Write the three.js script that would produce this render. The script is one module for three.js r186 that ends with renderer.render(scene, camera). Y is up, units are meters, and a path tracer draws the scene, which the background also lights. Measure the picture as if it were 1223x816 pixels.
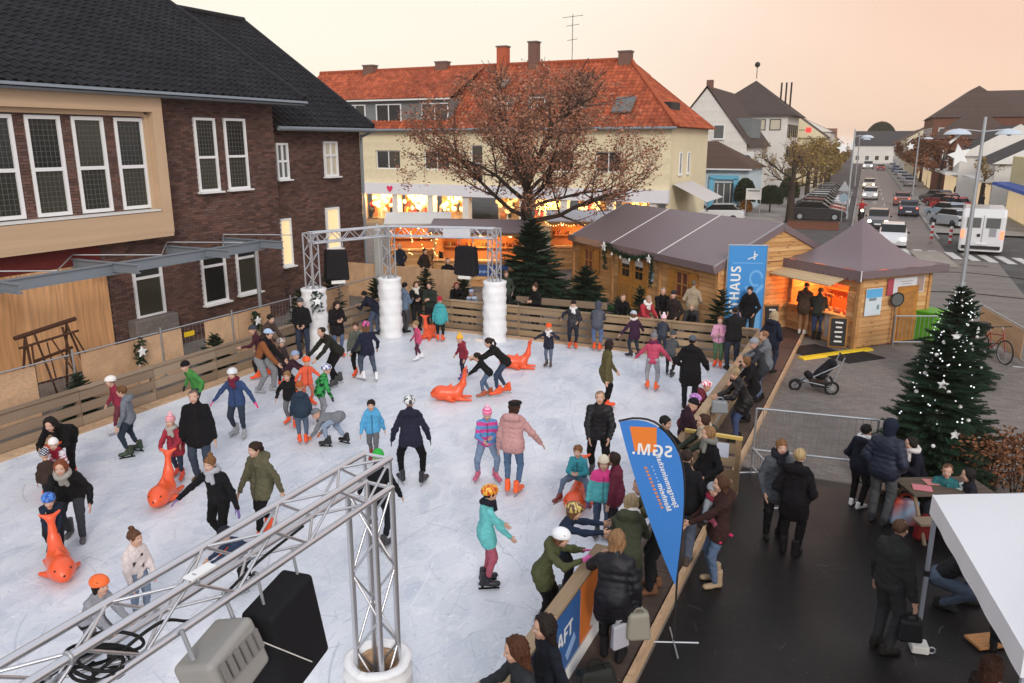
import * as THREE from 'three';
import { mergeGeometries, mergeVertices } from 'three/addons/utils/BufferGeometryUtils.js';
import { RoundedBoxGeometry } from 'three/addons/geometries/RoundedBoxGeometry.js';
import { FontLoader } from 'three/addons/loaders/FontLoader.js';
import { TextGeometry } from 'three/addons/geometries/TextGeometry.js';

// ------------------------------------------------ camera, sky, sun, exposure
const R = Math.PI / 180;
const scene = new THREE.Scene();
const camera = new THREE.PerspectiveCamera(47.05, 1024 / 683, 0.1, 900);
camera.rotation.order = 'YXZ';
camera.position.set(0, 6, 0);
camera.rotation.set(-14.25 * R, 25.6 * R, 0);
const renderer = new THREE.WebGLRenderer({ antialias: true });
renderer.setSize(1024, 683);
renderer.toneMapping = THREE.LinearToneMapping;
renderer.toneMappingExposure = 1.35;
scene.fog = new THREE.FogExp2(0xf3dccb, .0005);
renderer.shadowMap.enabled = true;
renderer.shadowMap.type = THREE.PCFSoftShadowMap;

const sstep = (a, b, x) => { const t = Math.min(1, Math.max(0, (x - a) / (b - a))); return t * t * (3 - 2 * t); };
{ // evening sky after sunset: pale cream over the houses, peach to pink down the street, cool blue grey overhead
  const W = 512, Hh = 256, d = new Float32Array(W * Hh * 4);
  const mix = (a, b, t) => a.map((v, i) => v + (b[i] - v) * t);
  for (let j = 0; j < Hh; j++) for (let i = 0; i < W; i++) {
    const th = ((i + .5) / W - .5) * 2 * Math.PI, el = ((j + .5) / Hh - .5) * Math.PI;
    const x = Math.cos(th), z = Math.sin(th);
    const rt = x * .902 - z * .432, fw = -x * .432 - z * .902;      // towards the street's side / towards the market
    let glow = mix([.78, .735, .635], [.72, .505, .395], sstep(-.05, .5, rt));
    glow = mix(glow, [.705, .455, .385], sstep(.35, .6, rt) * .5 * sstep(2 * R, 12 * R, el));
    glow = mix(glow, mix(glow, [.74, .55, .40], .4), sstep(9 * R, 0, Math.abs(el)));
    const back = [.90, .88, .91];
    let c = mix(back, glow, sstep(-.35, .55, fw));
    const zen = [.60, .64, .73];
    c = mix(c, zen, sstep(16 * R, 46 * R, el));
    const w = 1 + .025 * Math.sin(th * 9 + el * 31) * Math.sin(el * 23 + 2 * Math.sin(th * 4));
    const k = (j * W + i) * 4; d[k] = c[0] * w; d[k + 1] = c[1] * w; d[k + 2] = c[2] * w; d[k + 3] = 1;
  }
  const t = new THREE.DataTexture(d, W, Hh, THREE.RGBAFormat, THREE.FloatType);
  t.mapping = THREE.EquirectangularReflectionMapping; t.magFilter = THREE.LinearFilter; t.minFilter = THREE.LinearFilter; t.needsUpdate = true;
  scene.background = t; scene.environment = t;
}
const sun = new THREE.DirectionalLight(new THREE.Color(1, .93, .84), 1.2);
sun.position.set(22, 26, 26); sun.target.position.set(-8, 0, -16);
sun.castShadow = true; sun.shadow.radius = 30; sun.shadow.mapSize.set(2048, 2048);
Object.assign(sun.shadow.camera, { left: -60, right: 60, top: 60, bottom: -60, near: 1, far: 200 });
scene.add(sun, sun.target);

// ------------------------------------------------ kit
let seed = 12345;
const rnd = () => { seed = (seed * 1664525 + 1013904223) >>> 0; return seed / 4294967296; };
const rr = (a, b) => a + (b - a) * rnd();
const pick = a => a[Math.floor(rnd() * a.length)];
const V = (x, y, z) => new THREE.Vector3(x, y, z);
function hash(x, y) { let n = Math.imul(x | 0, 374761393) + Math.imul(y | 0, 668265263); n = Math.imul(n ^ (n >>> 13), 1274126177); return ((n ^ (n >>> 16)) >>> 0) / 4294967296; }
function vnoise(x, y, px, py) { // value noise, wraps with period px,py
  const x0 = Math.floor(x), y0 = Math.floor(y), fx = x - x0, fy = y - y0, u = fx * fx * (3 - 2 * fx), v = fy * fy * (3 - 2 * fy);
  const m = (a, p) => ((a % p) + p) % p, h = (a, b) => hash(m(a, px), m(b, py));
  return (h(x0, y0) * (1 - u) + h(x0 + 1, y0) * u) * (1 - v) + (h(x0, y0 + 1) * (1 - u) + h(x0 + 1, y0 + 1) * u) * v;
}
function fbm(x, y, px, py, o = 4) { let s = 0, a = .5, f = 1; for (let i = 0; i < o; i++) { s += a * vnoise(x * f, y * f, px * f, py * f); a *= .5; f *= 2; } return s; }
const sr = v => Math.round(255 * Math.pow(Math.min(1, Math.max(0, v)), 1 / 2.2));
function tex(w, h, fn, srgb = true, rep = [1, 1]) { // fn(u,v) -> [r,g,b] linear or grey number
  const d = new Uint8Array(w * h * 4);
  for (let j = 0; j < h; j++) for (let i = 0; i < w; i++) {
    let c = fn(i / w, j / h); if (typeof c === 'number') c = [c, c, c];
    const k = (j * w + i) * 4;
    for (let q = 0; q < 3; q++) d[k + q] = srgb ? sr(c[q]) : Math.round(255 * Math.min(1, Math.max(0, c[q])));
    d[k + 3] = 255;
  }
  const t = new THREE.DataTexture(d, w, h, THREE.RGBAFormat);
  t.wrapS = t.wrapT = THREE.RepeatWrapping; t.magFilter = THREE.LinearFilter; t.minFilter = THREE.LinearMipmapLinearFilter; t.generateMipmaps = true;
  if (srgb) t.colorSpace = THREE.SRGBColorSpace;
  t.repeat.set(...rep); t.needsUpdate = true; return t;
}
const std = (color, rough = .85, o = {}) => { const m = new THREE.MeshPhysicalMaterial({ roughness: rough, specularIntensity: rough > .7 ? .3 : rough > .45 ? .55 : 1, ...o }); if (Array.isArray(color)) m.color.setRGB(...color); else m.color.set(color); return m; };

const used = {};
const numbered = n => { const k = used[n] = (used[n] ?? -1) + 1; return k ? n + '_' + String(k).padStart(3, '0') : n; };
function thing(name, label, category, group, pos, ry = 0) {
  const g = new THREE.Group(); g.name = numbered(name); g.userData = { label, category }; if (group) g.userData.group = group;
  if (pos) g.position.set(...pos); g.rotation.y = ry; scene.add(g); return g;
}
function lone(name, label, category, geo, mat, group) { const m = new THREE.Mesh(geo, mat); m.name = numbered(name); m.userData = { label, category }; if (group) m.userData.group = group; scene.add(m); return m; }
function structure(name, label, category, geo, mat) { const m = lone(name, label, category, geo, mat); m.userData.kind = 'structure'; return m; }
function part(parent, name, geo, mat, p, r) { const m = new THREE.Mesh(geo, mat); m.name = name; if (p) m.position.set(p[0], p[1], p[2]); if (r) m.rotation.set(r[0], r[1], r[2]); parent.add(m); return m; }
const bcache = new Map();
function box(w, h, d) { const k = [w, h, d].map(v => v.toFixed(3)).join(); if (!bcache.has(k)) bcache.set(k, new THREE.BoxGeometry(w, h, d)); return bcache.get(k); }
function bx(w, h, d, x = 0, y = 0, z = 0, rx = 0, ry = 0, rz = 0) { const g = new THREE.BoxGeometry(w, h, d); if (rx) g.rotateX(rx); if (ry) g.rotateY(ry); if (rz) g.rotateZ(rz); return g.translate(x, y, z); }
const ccache = new Map();
function cyl(r1, r2, h, n = 10) { const k = [r1, r2, h, n].join(); if (!ccache.has(k)) ccache.set(k, new THREE.CylinderGeometry(r1, r2, h, n)); return ccache.get(k); }
const UP = V(0, 1, 0);
function rod(parent, name, a, b, r, mat, n = 8) { // a bar from a to b
  const A = V(...a), D = V(...b).sub(A), L = D.length(); const m = part(parent, name, cyl(r, r, 1, n), mat);
  m.scale.y = L; m.position.copy(A.addScaledVector(D, .5)); m.quaternion.setFromUnitVectors(UP, D.normalize()); return m;
}
function rodG(a, b, r, n = 6, r2 = r) { const A = V(...a), D = V(...b).sub(A), L = D.length(); const g = new THREE.CylinderGeometry(r2, r, L, n); g.applyQuaternion(new THREE.Quaternion().setFromUnitVectors(UP, D.normalize())); const c = V(...a).add(V(...b)).multiplyScalar(.5); return g.translate(c.x, c.y, c.z); }
const merge = l => mergeGeometries(l.map(g => g.index ? g.toNonIndexed() : g));
function inst(parent, name, geo, mat, mats, cols) {
  const m = new THREE.InstancedMesh(geo, mat, mats.length); mats.forEach((x, i) => m.setMatrixAt(i, x));
  if (cols) cols.forEach((c, i) => m.setColorAt(i, c));
  m.name = name; m.userData.kind = 'stuff'; parent.add(m); return m;
}
const M4 = (p, e = [0, 0, 0], s = [1, 1, 1]) => new THREE.Matrix4().compose(V(...p), new THREE.Quaternion().setFromEuler(new THREE.Euler(...e)), V(...s));
const lin = h => { const c = new THREE.Color(h); return [c.r, c.g, c.b]; };

// distance field on a grid, meshed with surface nets
const cap = (a, b, ra, rb = ra, o) => ({ a, b, ra, rb, ...o });
const ell = (c, r, o) => ({ c, r, ...o });
function sdf(prims, cell, { k = .02, cuts = [], warp, color } = {}) {
  const pad = cell * 2 + .01; let lo = [1e9, 1e9, 1e9], hi = [-1e9, -1e9, -1e9];
  const bb = p => p.c ? [p.c.map((v, i) => v - p.r[i]), p.c.map((v, i) => v + p.r[i])] : [p.a.map((v, i) => Math.min(v - p.ra, p.b[i] - p.rb) - (p.puff || 0)), p.a.map((v, i) => Math.max(v + p.ra, p.b[i] + p.rb) + (p.puff || 0))];
  for (const p of prims) if (!p.neg) { const [a, b] = bb(p); for (let i = 0; i < 3; i++) { lo[i] = Math.min(lo[i], a[i] - pad); hi[i] = Math.max(hi[i], b[i] + pad); } }
  const n = lo.map((v, i) => Math.ceil((hi[i] - v) / cell) + 1), [nx, ny, nz] = n, F = new Float32Array(nx * ny * nz).fill(9);
  for (const p of prims) {
    const [a, b] = bb(p), kk = p.k ?? k, mg = kk + cell * 2.5;
    const i0 = [0, 1, 2].map(i => Math.max(0, Math.floor((a[i] - mg - lo[i]) / cell))), i1 = [0, 1, 2].map(i => Math.min(n[i] - 1, Math.ceil((b[i] + mg - lo[i]) / cell)));
    let bax, bay, baz, l2, L; if (!p.c) { bax = p.b[0] - p.a[0]; bay = p.b[1] - p.a[1]; baz = p.b[2] - p.a[2]; l2 = bax * bax + bay * bay + baz * baz || 1e-9; L = Math.sqrt(l2); }
    for (let z = i0[2]; z <= i1[2]; z++) for (let y = i0[1]; y <= i1[1]; y++) for (let x = i0[0]; x <= i1[0]; x++) {
      const X = lo[0] + x * cell, Y = lo[1] + y * cell, Z = lo[2] + z * cell; let d;
      if (p.c) { const ux = (X - p.c[0]) / p.r[0], uy = (Y - p.c[1]) / p.r[1], uz = (Z - p.c[2]) / p.r[2]; const k0 = Math.hypot(ux, uy, uz), k1 = Math.hypot(ux / p.r[0], uy / p.r[1], uz / p.r[2]) || 1e-6; d = k0 * (k0 - 1) / k1; if (k0 < .05) d = -Math.min(...p.r); }
      else {
        const px = X - p.a[0], py = Y - p.a[1], pz = Z - p.a[2]; let t = (px * bax + py * bay + pz * baz) / l2; t = t < 0 ? 0 : t > 1 ? 1 : t;
        const dx = px - bax * t, dy = py - bay * t, dz = pz - baz * t; d = Math.sqrt(dx * dx + dy * dy + dz * dz) - (p.ra + (p.rb - p.ra) * t);
        if (p.puff) d -= p.puff * (Math.abs(Math.sin(Math.PI * (t * L / p.pitch + .3))) - .5);
      }
      const q = (z * ny + y) * nx + x, f = F[q];
      if (p.neg) { const e = -d; if (e > f) F[q] = e; }
      else { const h = Math.max(kk - Math.abs(d - f), 0); F[q] = Math.min(d, f) - (kk > 0 ? h * h / (4 * kk) : 0); }
    }
  }
  if (cuts.length || warp) for (let z = 0, q = 0; z < nz; z++) for (let y = 0; y < ny; y++) for (let x = 0; x < nx; x++, q++) if (F[q] < 3 * cell) {
    const X = lo[0] + x * cell, Y = lo[1] + y * cell, Z = lo[2] + z * cell;
    if (warp) F[q] += warp(X, Y, Z);
    for (const c of cuts) { const d = c(X, Y, Z); if (d > F[q]) F[q] = d; }
  }
  const id = new Int32Array(nx * ny * nz).fill(-1), P = [], I = [];
  const e = [[0, 1], [2, 3], [4, 5], [6, 7], [0, 2], [1, 3], [4, 6], [5, 7], [0, 4], [1, 5], [2, 6], [3, 7]], o = []; for (let c = 0; c < 8; c++) o.push((c & 1) + ((c >> 1) & 1) * nx + (c >> 2) * nx * ny);
  const v = new Float32Array(8);
  for (let z = 0; z < nz - 1; z++) for (let y = 0; y < ny - 1; y++) for (let x = 0; x < nx - 1; x++) {
    const q = (z * ny + y) * nx + x; let m = 0; for (let c = 0; c < 8; c++) { v[c] = F[q + o[c]]; if (v[c] < 0) m |= 1 << c; }
    if (m === 0 || m === 255) continue;
    let sx = 0, sy = 0, sz = 0, cn = 0;
    for (const [a, b] of e) if ((v[a] < 0) !== (v[b] < 0)) { const t = v[a] / (v[a] - v[b]); sx += (a & 1) + ((b & 1) - (a & 1)) * t; sy += ((a >> 1) & 1) + (((b >> 1) & 1) - ((a >> 1) & 1)) * t; sz += (a >> 2) + ((b >> 2) - (a >> 2)) * t; cn++; }
    id[q] = P.length / 3; P.push(lo[0] + (x + sx / cn) * cell, lo[1] + (y + sy / cn) * cell, lo[2] + (z + sz / cn) * cell);
  }
  const sx = 1, sy = nx, sz = nx * ny, quad = (a, b, c, d, flip) => { if (a < 0 || b < 0 || c < 0 || d < 0) return; if (flip) I.push(a, c, b, a, d, c); else I.push(a, b, c, a, c, d); };
  for (let z = 1; z < nz - 1; z++) for (let y = 1; y < ny - 1; y++) for (let x = 1; x < nx - 1; x++) {
    const q = (z * ny + y) * nx + x, s = F[q] < 0;
    if (s !== F[q + sx] < 0) quad(id[q - sy - sz], id[q - sz], id[q], id[q - sy], !s);
    if (s !== F[q + sy] < 0) quad(id[q - sx - sz], id[q - sx], id[q], id[q - sz], !s);
    if (s !== F[q + sz] < 0) quad(id[q - sx - sy], id[q - sy], id[q], id[q - sx], !s);
  }
  const g = new THREE.BufferGeometry(), N = P.length / 3;
  g.setAttribute('position', new THREE.Float32BufferAttribute(P, 3)); g.setIndex(I); g.computeVertexNormals();
  const uv = new Float32Array(N * 2), nn = g.attributes.normal.array; for (let i = 0; i < N; i++) { uv[2 * i] = (P[3 * i] * Math.abs(nn[3 * i + 2]) + P[3 * i + 2] * Math.abs(nn[3 * i])) * 2 + P[3 * i] * .3; uv[2 * i + 1] = P[3 * i + 1] * 2 + P[3 * i + 2] * .5; }
  g.setAttribute('uv', new THREE.BufferAttribute(uv, 2));
  if (color) { const C = new Float32Array(N * 3); for (let i = 0; i < N; i++) { const c = color(P[3 * i], P[3 * i + 1], P[3 * i + 2], nn[3 * i], nn[3 * i + 1], nn[3 * i + 2]); C[3 * i] = c[0]; C[3 * i + 1] = c[1]; C[3 * i + 2] = c[2]; } g.setAttribute('color', new THREE.BufferAttribute(C, 3)); }
  return g;
}

// ------------------------------------------------ surfaces
const T = {};
T.grain = tex(512, 256, (u, v) => { const s = fbm(u * 4, v * 40 + 2 * fbm(u * 3, v * 3, 3, 3), 4, 40, 3), f = vnoise(u * 12, v * 120, 12, 120); return .62 + .5 * s + .16 * (f - .5); });
T.grainV = tex(256, 512, (u, v) => { const s = fbm(u * 22 + 3 * fbm(u * 3, v * 3, 3, 3), v * 2, 22, 2, 3), f = vnoise(u * 90, v * 8, 90, 8), k = Math.sin(u * 40 + 9 * fbm(u * 3, v * 2, 3, 2)); return .62 + .5 * s + .10 * (f - .5) + .05 * k; });
T.grainB = tex(256, 128, (u, v) => fbm(u * 4, v * 40, 4, 40, 3), false);
T.knot = tex(512, 512, (u, v) => { let k = 0; for (let i = 0; i < 14; i++) { const x = hash(i, 1), y = hash(i, 2), r = .012 + .014 * hash(i, 3); const d = Math.hypot(Math.min(Math.abs(u - x), 1 - Math.abs(u - x)) * .7, Math.min(Math.abs(v - y), 1 - Math.abs(v - y))); k = Math.max(k, Math.exp(-d * d / r / r)); } const s = fbm(u * 3, v * 28 + 3 * k, 3, 28, 3); const b = .68 + .5 * s; return [b * (1 - .62 * k), b * (1 - .7 * k) * (.97 + .05 * s), b * (1 - .76 * k) * (.95)]; });
T.cloth = tex(256, 256, (u, v) => .5 + .5 * (fbm(u * 6, v * 6, 6, 6, 4) - .5) + .22 * (vnoise(u * 90, v * 90, 90, 90) - .5), false);
T.plaster = tex(256, 256, (u, v) => .86 + .2 * (fbm(u * 5, v * 5, 5, 5, 5) - .2), true);
T.rough = tex(256, 256, (u, v) => fbm(u * 16, v * 16, 16, 16, 5), false);
T.asphalt = tex(512, 512, (u, v) => { const c = fbm(u * 6, v * 6, 6, 6, 4), f = vnoise(u * 170, v * 170, 170, 170); return .55 + .55 * c + .35 * (f - .5); });
T.speck = tex(256, 256, (u, v) => .72 + .35 * fbm(u * 5, v * 5, 5, 5, 3) + .3 * (vnoise(u * 110, v * 110, 110, 110) - .5));
const wood = (c, rough = .8, knots = false) => { const m = std(c, rough, { map: knots ? T.knot : T.grain, bumpMap: T.grainB, bumpScale: .002 }); return m; };
const M = {
  boards: [[.42, .29, .17], [.37, .25, .145], [.47, .34, .21], [.34, .24, .15]].map(c => wood(c)),
  oldboards: [[.34, .25, .17], [.29, .21, .145], [.38, .285, .20]].map(c => wood(c)),
  kick: [[.62, .41, .25], [.57, .37, .22], [.66, .45, .28]].map(c => wood(c)),
  ply: [[.80, .43, .20], [.84, .465, .225], [.76, .40, .18]].map(c => std(c, .75, { map: T.grainV })),
  sheet: [[.70, .44, .26], [.74, .48, .29], [.66, .41, .24]].map(c => std(c, .85, { map: T.speck })),
  hut: [[.66, .37, .16], [.60, .32, .13], [.72, .43, .20], [.54, .28, .11]].map(c => wood(c, .7, true)),
  hutdoor: wood([.52, .22, .04], .55), hutframe: wood([.45, .20, .05], .6),
  alu: std([.62, .62, .64], .32, { metalness: .85, bumpMap: T.rough, bumpScale: .0004 }), galv: std([.42, .44, .46], .45, { metalness: .7 }),
  steel: std([.22, .25, .28], .55, { metalness: .2 }), dark: std([.02, .02, .022], .6), black: std([.012, .012, .014], .85, { bumpMap: T.cloth, bumpScale: .004 }),
  white: std([.78, .78, .77], .5), offwhite: std([.70, .68, .64], .7), wrap: std([.80, .80, .80], .38, { bumpMap: T.cloth, bumpScale: .006 }),
  brick: [[.145, .080, .063], [.12, .066, .054], [.17, .093, .072], [.10, .057, .05], [.145, .088, .077]].map(c => std(c, .88, { bumpMap: T.rough, bumpScale: .003 })),
  mortar: std([.15, .125, .11], .95), tan: std([.60, .42, .27], .85, { map: T.plaster }), cream: std([.78, .67, .45], .88, { map: T.plaster }),
  whitewall: std([.76, .72, .66], .88, { map: T.plaster }), greyslate: std([.20, .22, .22], .8, { map: T.speck }),
  glass: new THREE.MeshPhysicalMaterial({ color: new THREE.Color(.016, .017, .017), roughness: .09, specularIntensity: .45 }), glassL: new THREE.MeshPhysicalMaterial({ color: new THREE.Color(.12, .125, .12), roughness: .12, specularIntensity: .6 }), curtain: std([.55, .50, .38], .5),
  panes: [[.016, .017, .016], [.035, .035, .026], [.05, .047, .034], [.025, .028, .028]].map((c, i) => new THREE.MeshPhysicalMaterial({ color: new THREE.Color(...c), roughness: .07 + .02 * i, specularIntensity: .5 + .1 * i, bumpMap: T.cloth, bumpScale: .0015 })),
  roofdark: [[.012, .0125, .015], [.016, .0165, .02], [.010, .0105, .013]].map(c => std(c, .72)), roofred: [[.37, .085, .035], [.32, .07, .03], [.42, .10, .045]].map(c => std(c, .75)),
  orange: new THREE.MeshPhysicalMaterial({ color: new THREE.Color(.80, .095, .022), roughness: .38, bumpMap: T.rough, bumpScale: .002, clearcoat: .3, clearcoatRoughness: .3 }), gold: std([.65, .45, .12], .4), tarp: std([.17, .122, .13], .42, { bumpMap: T.cloth, bumpScale: .01 }),
  green: std([.10, .36, .02], .5), needle: std([.018, .042, .022], .8), bark: std([.06, .045, .035], .95, { map: T.speck }),
  star: std([.82, .82, .80], .5), yellow: std([.75, .50, .02], .6), rubber: std([.02, .02, .02], .8),
};
// ------------------------------------------------ ground sheets
const flat = (x0, x1, z0, z1, y, s = 1) => { const g = new THREE.PlaneGeometry(x1 - x0, z1 - z0).rotateX(-Math.PI / 2).translate((x0 + x1) / 2, y, (z0 + z1) / 2); const p = g.attributes.position, uv = g.attributes.uv; for (let i = 0; i < p.count; i++) uv.setXY(i, p.getX(i) * s, -p.getZ(i) * s); return g; };
const st = (x, z) => [x + (z + 50) * .034, z], STY = 1.95 * R;   // the street runs a little askew to the square
structure('ground', 'grey asphalt ground reaching to the horizon', 'ground', flat(-450, 450, -700, 120, 0, .25), std([.11, .106, .104], .85, { map: T.asphalt, bumpMap: T.rough, bumpScale: .004 }));
structure('square_paving', 'pale brown brick paved market square', 'paving', flat(-34, 5.2, -47, 8, .004, .6), std([.225, .198, .176], .9, { map: T.speck }));
{ // individual pavers right of the rink
  const sq = new THREE.Group(); sq.name = 'brick_paving'; sq.userData = { label: 'grey brown clay pavers laid beside the rink deck', category: 'paving', kind: 'structure' }; scene.add(sq);
  const mats = [[.25, .215, .19], [.225, .195, .172], [.275, .24, .212], [.235, .21, .192]].map(c => std(c, .88, { map: T.speck })), g = box(.196, .03, .096), far = [], col = []; let n = 0; const list = [];
  for (let j = 0; j < 175; j++) for (let i = 0; i < 39; i++) { const x = -2.08 + i * .2 + (j % 2) * .1, z = -14.5 - j * .1; if (x > 5.2) continue; list.push([x, z, Math.hypot(x * 1.3, z)]); }
  list.sort((a, b) => a[2] - b[2]);
  const base = std([1, 1, 1], .88, { map: T.speck });
  for (const [x, z] of list) { const y = .007 + .003 * hash(x * 991, z * 733), big = vnoise(x * .7 + 50, z * .7 + 90, 200, 200); if (n++ < 300) part(sq, 'paver', g, mats[Math.floor(hash(x * 77, z * 131) * 4)], [x, y, z], [0, 0, (hash(x * 51, z * 17) - .5) * .01]); else { far.push(M4([x, y, z])); const k = .8 + .25 * hash(x * 77, z * 131) + .18 * (big - .5); col.push(new THREE.Color(.25 * k, .216 * k, .19 * k)); } }
  inst(sq, 'far_pavers', g, base, far, col);
}
{ // black roofing felt on the near right
  const c = document.createElement('canvas'); c.width = c.height = 1024; const x = c.getContext('2d'); x.fillStyle = '#1b1a1a'; x.fillRect(0, 0, 1024, 1024);
  for (let i = 0; i < 6000; i++) { x.fillStyle = `rgba(${rnd() < .5 ? '9,9,10' : '44,42,41'},${(.06 + .16 * rnd()).toFixed(2)})`; const r = 1 + 12 * rnd() * rnd(); x.beginPath(); x.arc(rnd() * 1024, rnd() * 1024, r, 0, 7); x.fill(); }
  for (let i = 0; i < 120; i++) { x.strokeStyle = `rgba(150,145,138,${(.10 + .5 * rnd() * rnd()).toFixed(2)})`; x.lineWidth = .8 + 7 * rnd() * rnd() * rnd(); const a = rnd() * 6.3, X = rnd() * 1024, Y = rnd() * 1024, L = 4 + 34 * rnd(); x.beginPath(); x.moveTo(X, Y); x.quadraticCurveTo(X + L * Math.cos(a), Y + L * Math.sin(a), X + L * 1.6 * Math.cos(a + .3), Y + L * 1.6 * Math.sin(a + .3)); x.stroke(); }
  for (let i = 0; i < 260; i++) { x.fillStyle = `rgba(130,122,112,${(.12 + .4 * rnd()).toFixed(2)})`; x.beginPath(); x.arc(rnd() * 1024, rnd() * 1024, .6 + 1.8 * rnd(), 0, 7); x.fill(); }
  const t = new THREE.CanvasTexture(c); t.colorSpace = THREE.SRGBColorSpace; t.wrapS = t.wrapT = THREE.RepeatWrapping;
  const m = std([.9, .9, .92], .58, { map: t, bumpMap: T.rough, bumpScale: .004, specularIntensity: .4, roughnessMap: tex(128, 128, (u, v) => .55 + .5 * fbm(u * 4, v * 4, 4, 4, 4), false) });
  for (let i = 0; i < 11; i++) structure('felt_sheet', 'strip of black roofing felt covering the near right ground', 'ground', flat(-2.05 + i * 1.02, -1.01 + i * 1.02, -14.42, 4, .010 + .003 * (i % 2), .21), m).userData.group = 'black felt strips';
}
{ // ice
  const c = document.createElement('canvas'); c.width = 1536; c.height = 2048; const x = c.getContext('2d'); x.fillStyle = '#dcdfe4'; x.fillRect(0, 0, 1536, 2048);
  for (let i = 0; i < 2600; i++) { const X = rnd() * 1536, Y = rnd() * 2048, n = fbm(X / 190, Y / 190, 64, 64, 3); x.fillStyle = n > .47 ? `rgba(250,251,252,${(.06 + .16 * rnd()).toFixed(3)})` : `rgba(170,180,195,${(.05 + .17 * rnd()).toFixed(3)})`; x.save(); x.translate(X, Y); x.rotate(rnd() * 6.3); x.scale(1, .25 + .6 * rnd()); x.beginPath(); x.arc(0, 0, 5 + 34 * rnd(), 0, 7); x.fill(); x.restore(); }
  for (let i = 0; i < 900; i++) { const g = rnd() < .5; x.fillStyle = g ? `rgba(176,186,200,${(.04 + .09 * rnd()).toFixed(3)})` : `rgba(248,249,250,${(.05 + .13 * rnd()).toFixed(3)})`; x.save(); x.translate(rnd() * 1536, rnd() * 2048); x.rotate(rnd() * 6.3); x.scale(1, .2 + .5 * rnd()); x.beginPath(); x.arc(0, 0, 8 + 70 * rnd() * rnd(), 0, 7); x.fill(); x.restore(); }
  for (let i = 0; i < 24000; i++) {
    const w = rnd() < .55; x.strokeStyle = w ? `rgba(253,254,255,${(.10 + .4 * rnd() * rnd()).toFixed(2)})` : `rgba(128,138,154,${(.10 + .36 * rnd() * rnd()).toFixed(2)})`; x.lineWidth = .6 + 2.2 * rnd() * rnd();
    const r = 30 + 300 * rnd(), a = rnd() * 6.3, s = .05 + .5 * rnd() * rnd(); x.beginPath(); x.arc(rnd() * 1800 - 130, rnd() * 2300 - 120, r, a, a + s); x.stroke();
  }
  for (let i = 0; i < 42000; i++) { x.fillStyle = rnd() < .6 ? `rgba(255,255,255,${(.2 + .5 * rnd()).toFixed(2)})` : `rgba(130,142,160,${(.1 + .25 * rnd()).toFixed(2)})`; const r = .5 + 2 * rnd() * rnd(); x.fillRect(rnd() * 1536, rnd() * 2048, r * (1 + 2 * rnd()), r); }
  const t = new THREE.CanvasTexture(c); t.colorSpace = THREE.SRGBColorSpace;
  const g = new THREE.BoxGeometry(11.95, .03, 25).translate(-8.975, .015, -9.2);
  structure('ice_sheet', 'white scratched ice of the skating rink', 'ice rink', g, new THREE.MeshPhysicalMaterial({ map: t, roughness: .42, bumpMap: t, bumpScale: .004, color: new THREE.Color(.97, .97, .98) }));
}
// ------------------------------------------------ rink edge: kick boards, fences, deck
const kb = thing('kick_boards', 'flat tan planks lying along the left and back edge of the ice', 'planks');
for (let i = 0; i < 10; i++) part(kb, 'plank', box(.34, .05, 2.38), M.kick[i % 3], [-15.10, .035 + .002 * (i % 2), -20.2 + i * 2.4], [0, rr(-.004, .004), 0]);
for (let i = 0; i < 5; i++) part(kb, 'plank', box(2.38, .05, .26), M.kick[(i + 1) % 3], [-13.7 + i * 2.4, .036, -21.66]);
function fence(name, label, a, b, { h = .92, rows = 3, mats = M.boards, bay = 1.95, cap: cp = true, off = .04 } = {}) {
  const L = Math.hypot(b[0] - a[0], b[1] - a[1]), n = Math.max(1, Math.round(L / bay)), ry = Math.atan2(-(b[1] - a[1]), b[0] - a[0]), f = thing(name, label, 'fence', null, [a[0], 0, a[1]], ry), w = L / n;
  for (let i = 0; i <= n; i++) part(f, 'post', box(.09, h - .02, .09), M.oldboards[i % 3], [i * w, (h - .02) / 2, -.068]);
  const ph = rows === 4 ? .165 : .20, gap = (h - rows * ph) / rows;
  for (let i = 0; i < n; i++) for (let r = 0; r < rows; r++) part(f, 'plank', box(w - .012, ph, .035), mats[Math.floor(rnd() * mats.length)], [i * w + w / 2, gap * .8 + ph / 2 + r * (ph + gap), rr(-.004, .004)], [rr(-.012, .012), 0, rr(-.004, .004)]);
  if (cp) for (let i = 0; i < n; i++) part(f, 'cap_plank', box(w - .008, .035, .17), mats[(i + 1) % mats.length], [i * w + w / 2, h + .022, -.045], [0, 0, rr(-.003, .003)]);
  return f;
}
fence('rink_fence', 'weathered three plank wooden fence along the left side of the rink', [-15.3, 3], [-15.3, -21.95], { mats: M.oldboards, h: .84, cap: true });
fence('rink_fence', 'low wooden plank fence closing the far end of the rink', [-15.2, -21.95], [-2.95, -21.95], { rows: 4, h: .95, bay: 2.4 });
fence('rink_fence', 'wooden plank fence on the right side of the rink before the spectators', [-2.84, -11.5], [-2.84, -21.8], { rows: 3, h: .95, bay: 2.0 });
let AFT; const nf = fence('rink_fence', 'near right rink fence with a blue and an orange board', [-2.84, 3.2], [-2.84, -8.7], { rows: 3, h: .97, bay: 1.7 });
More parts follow.
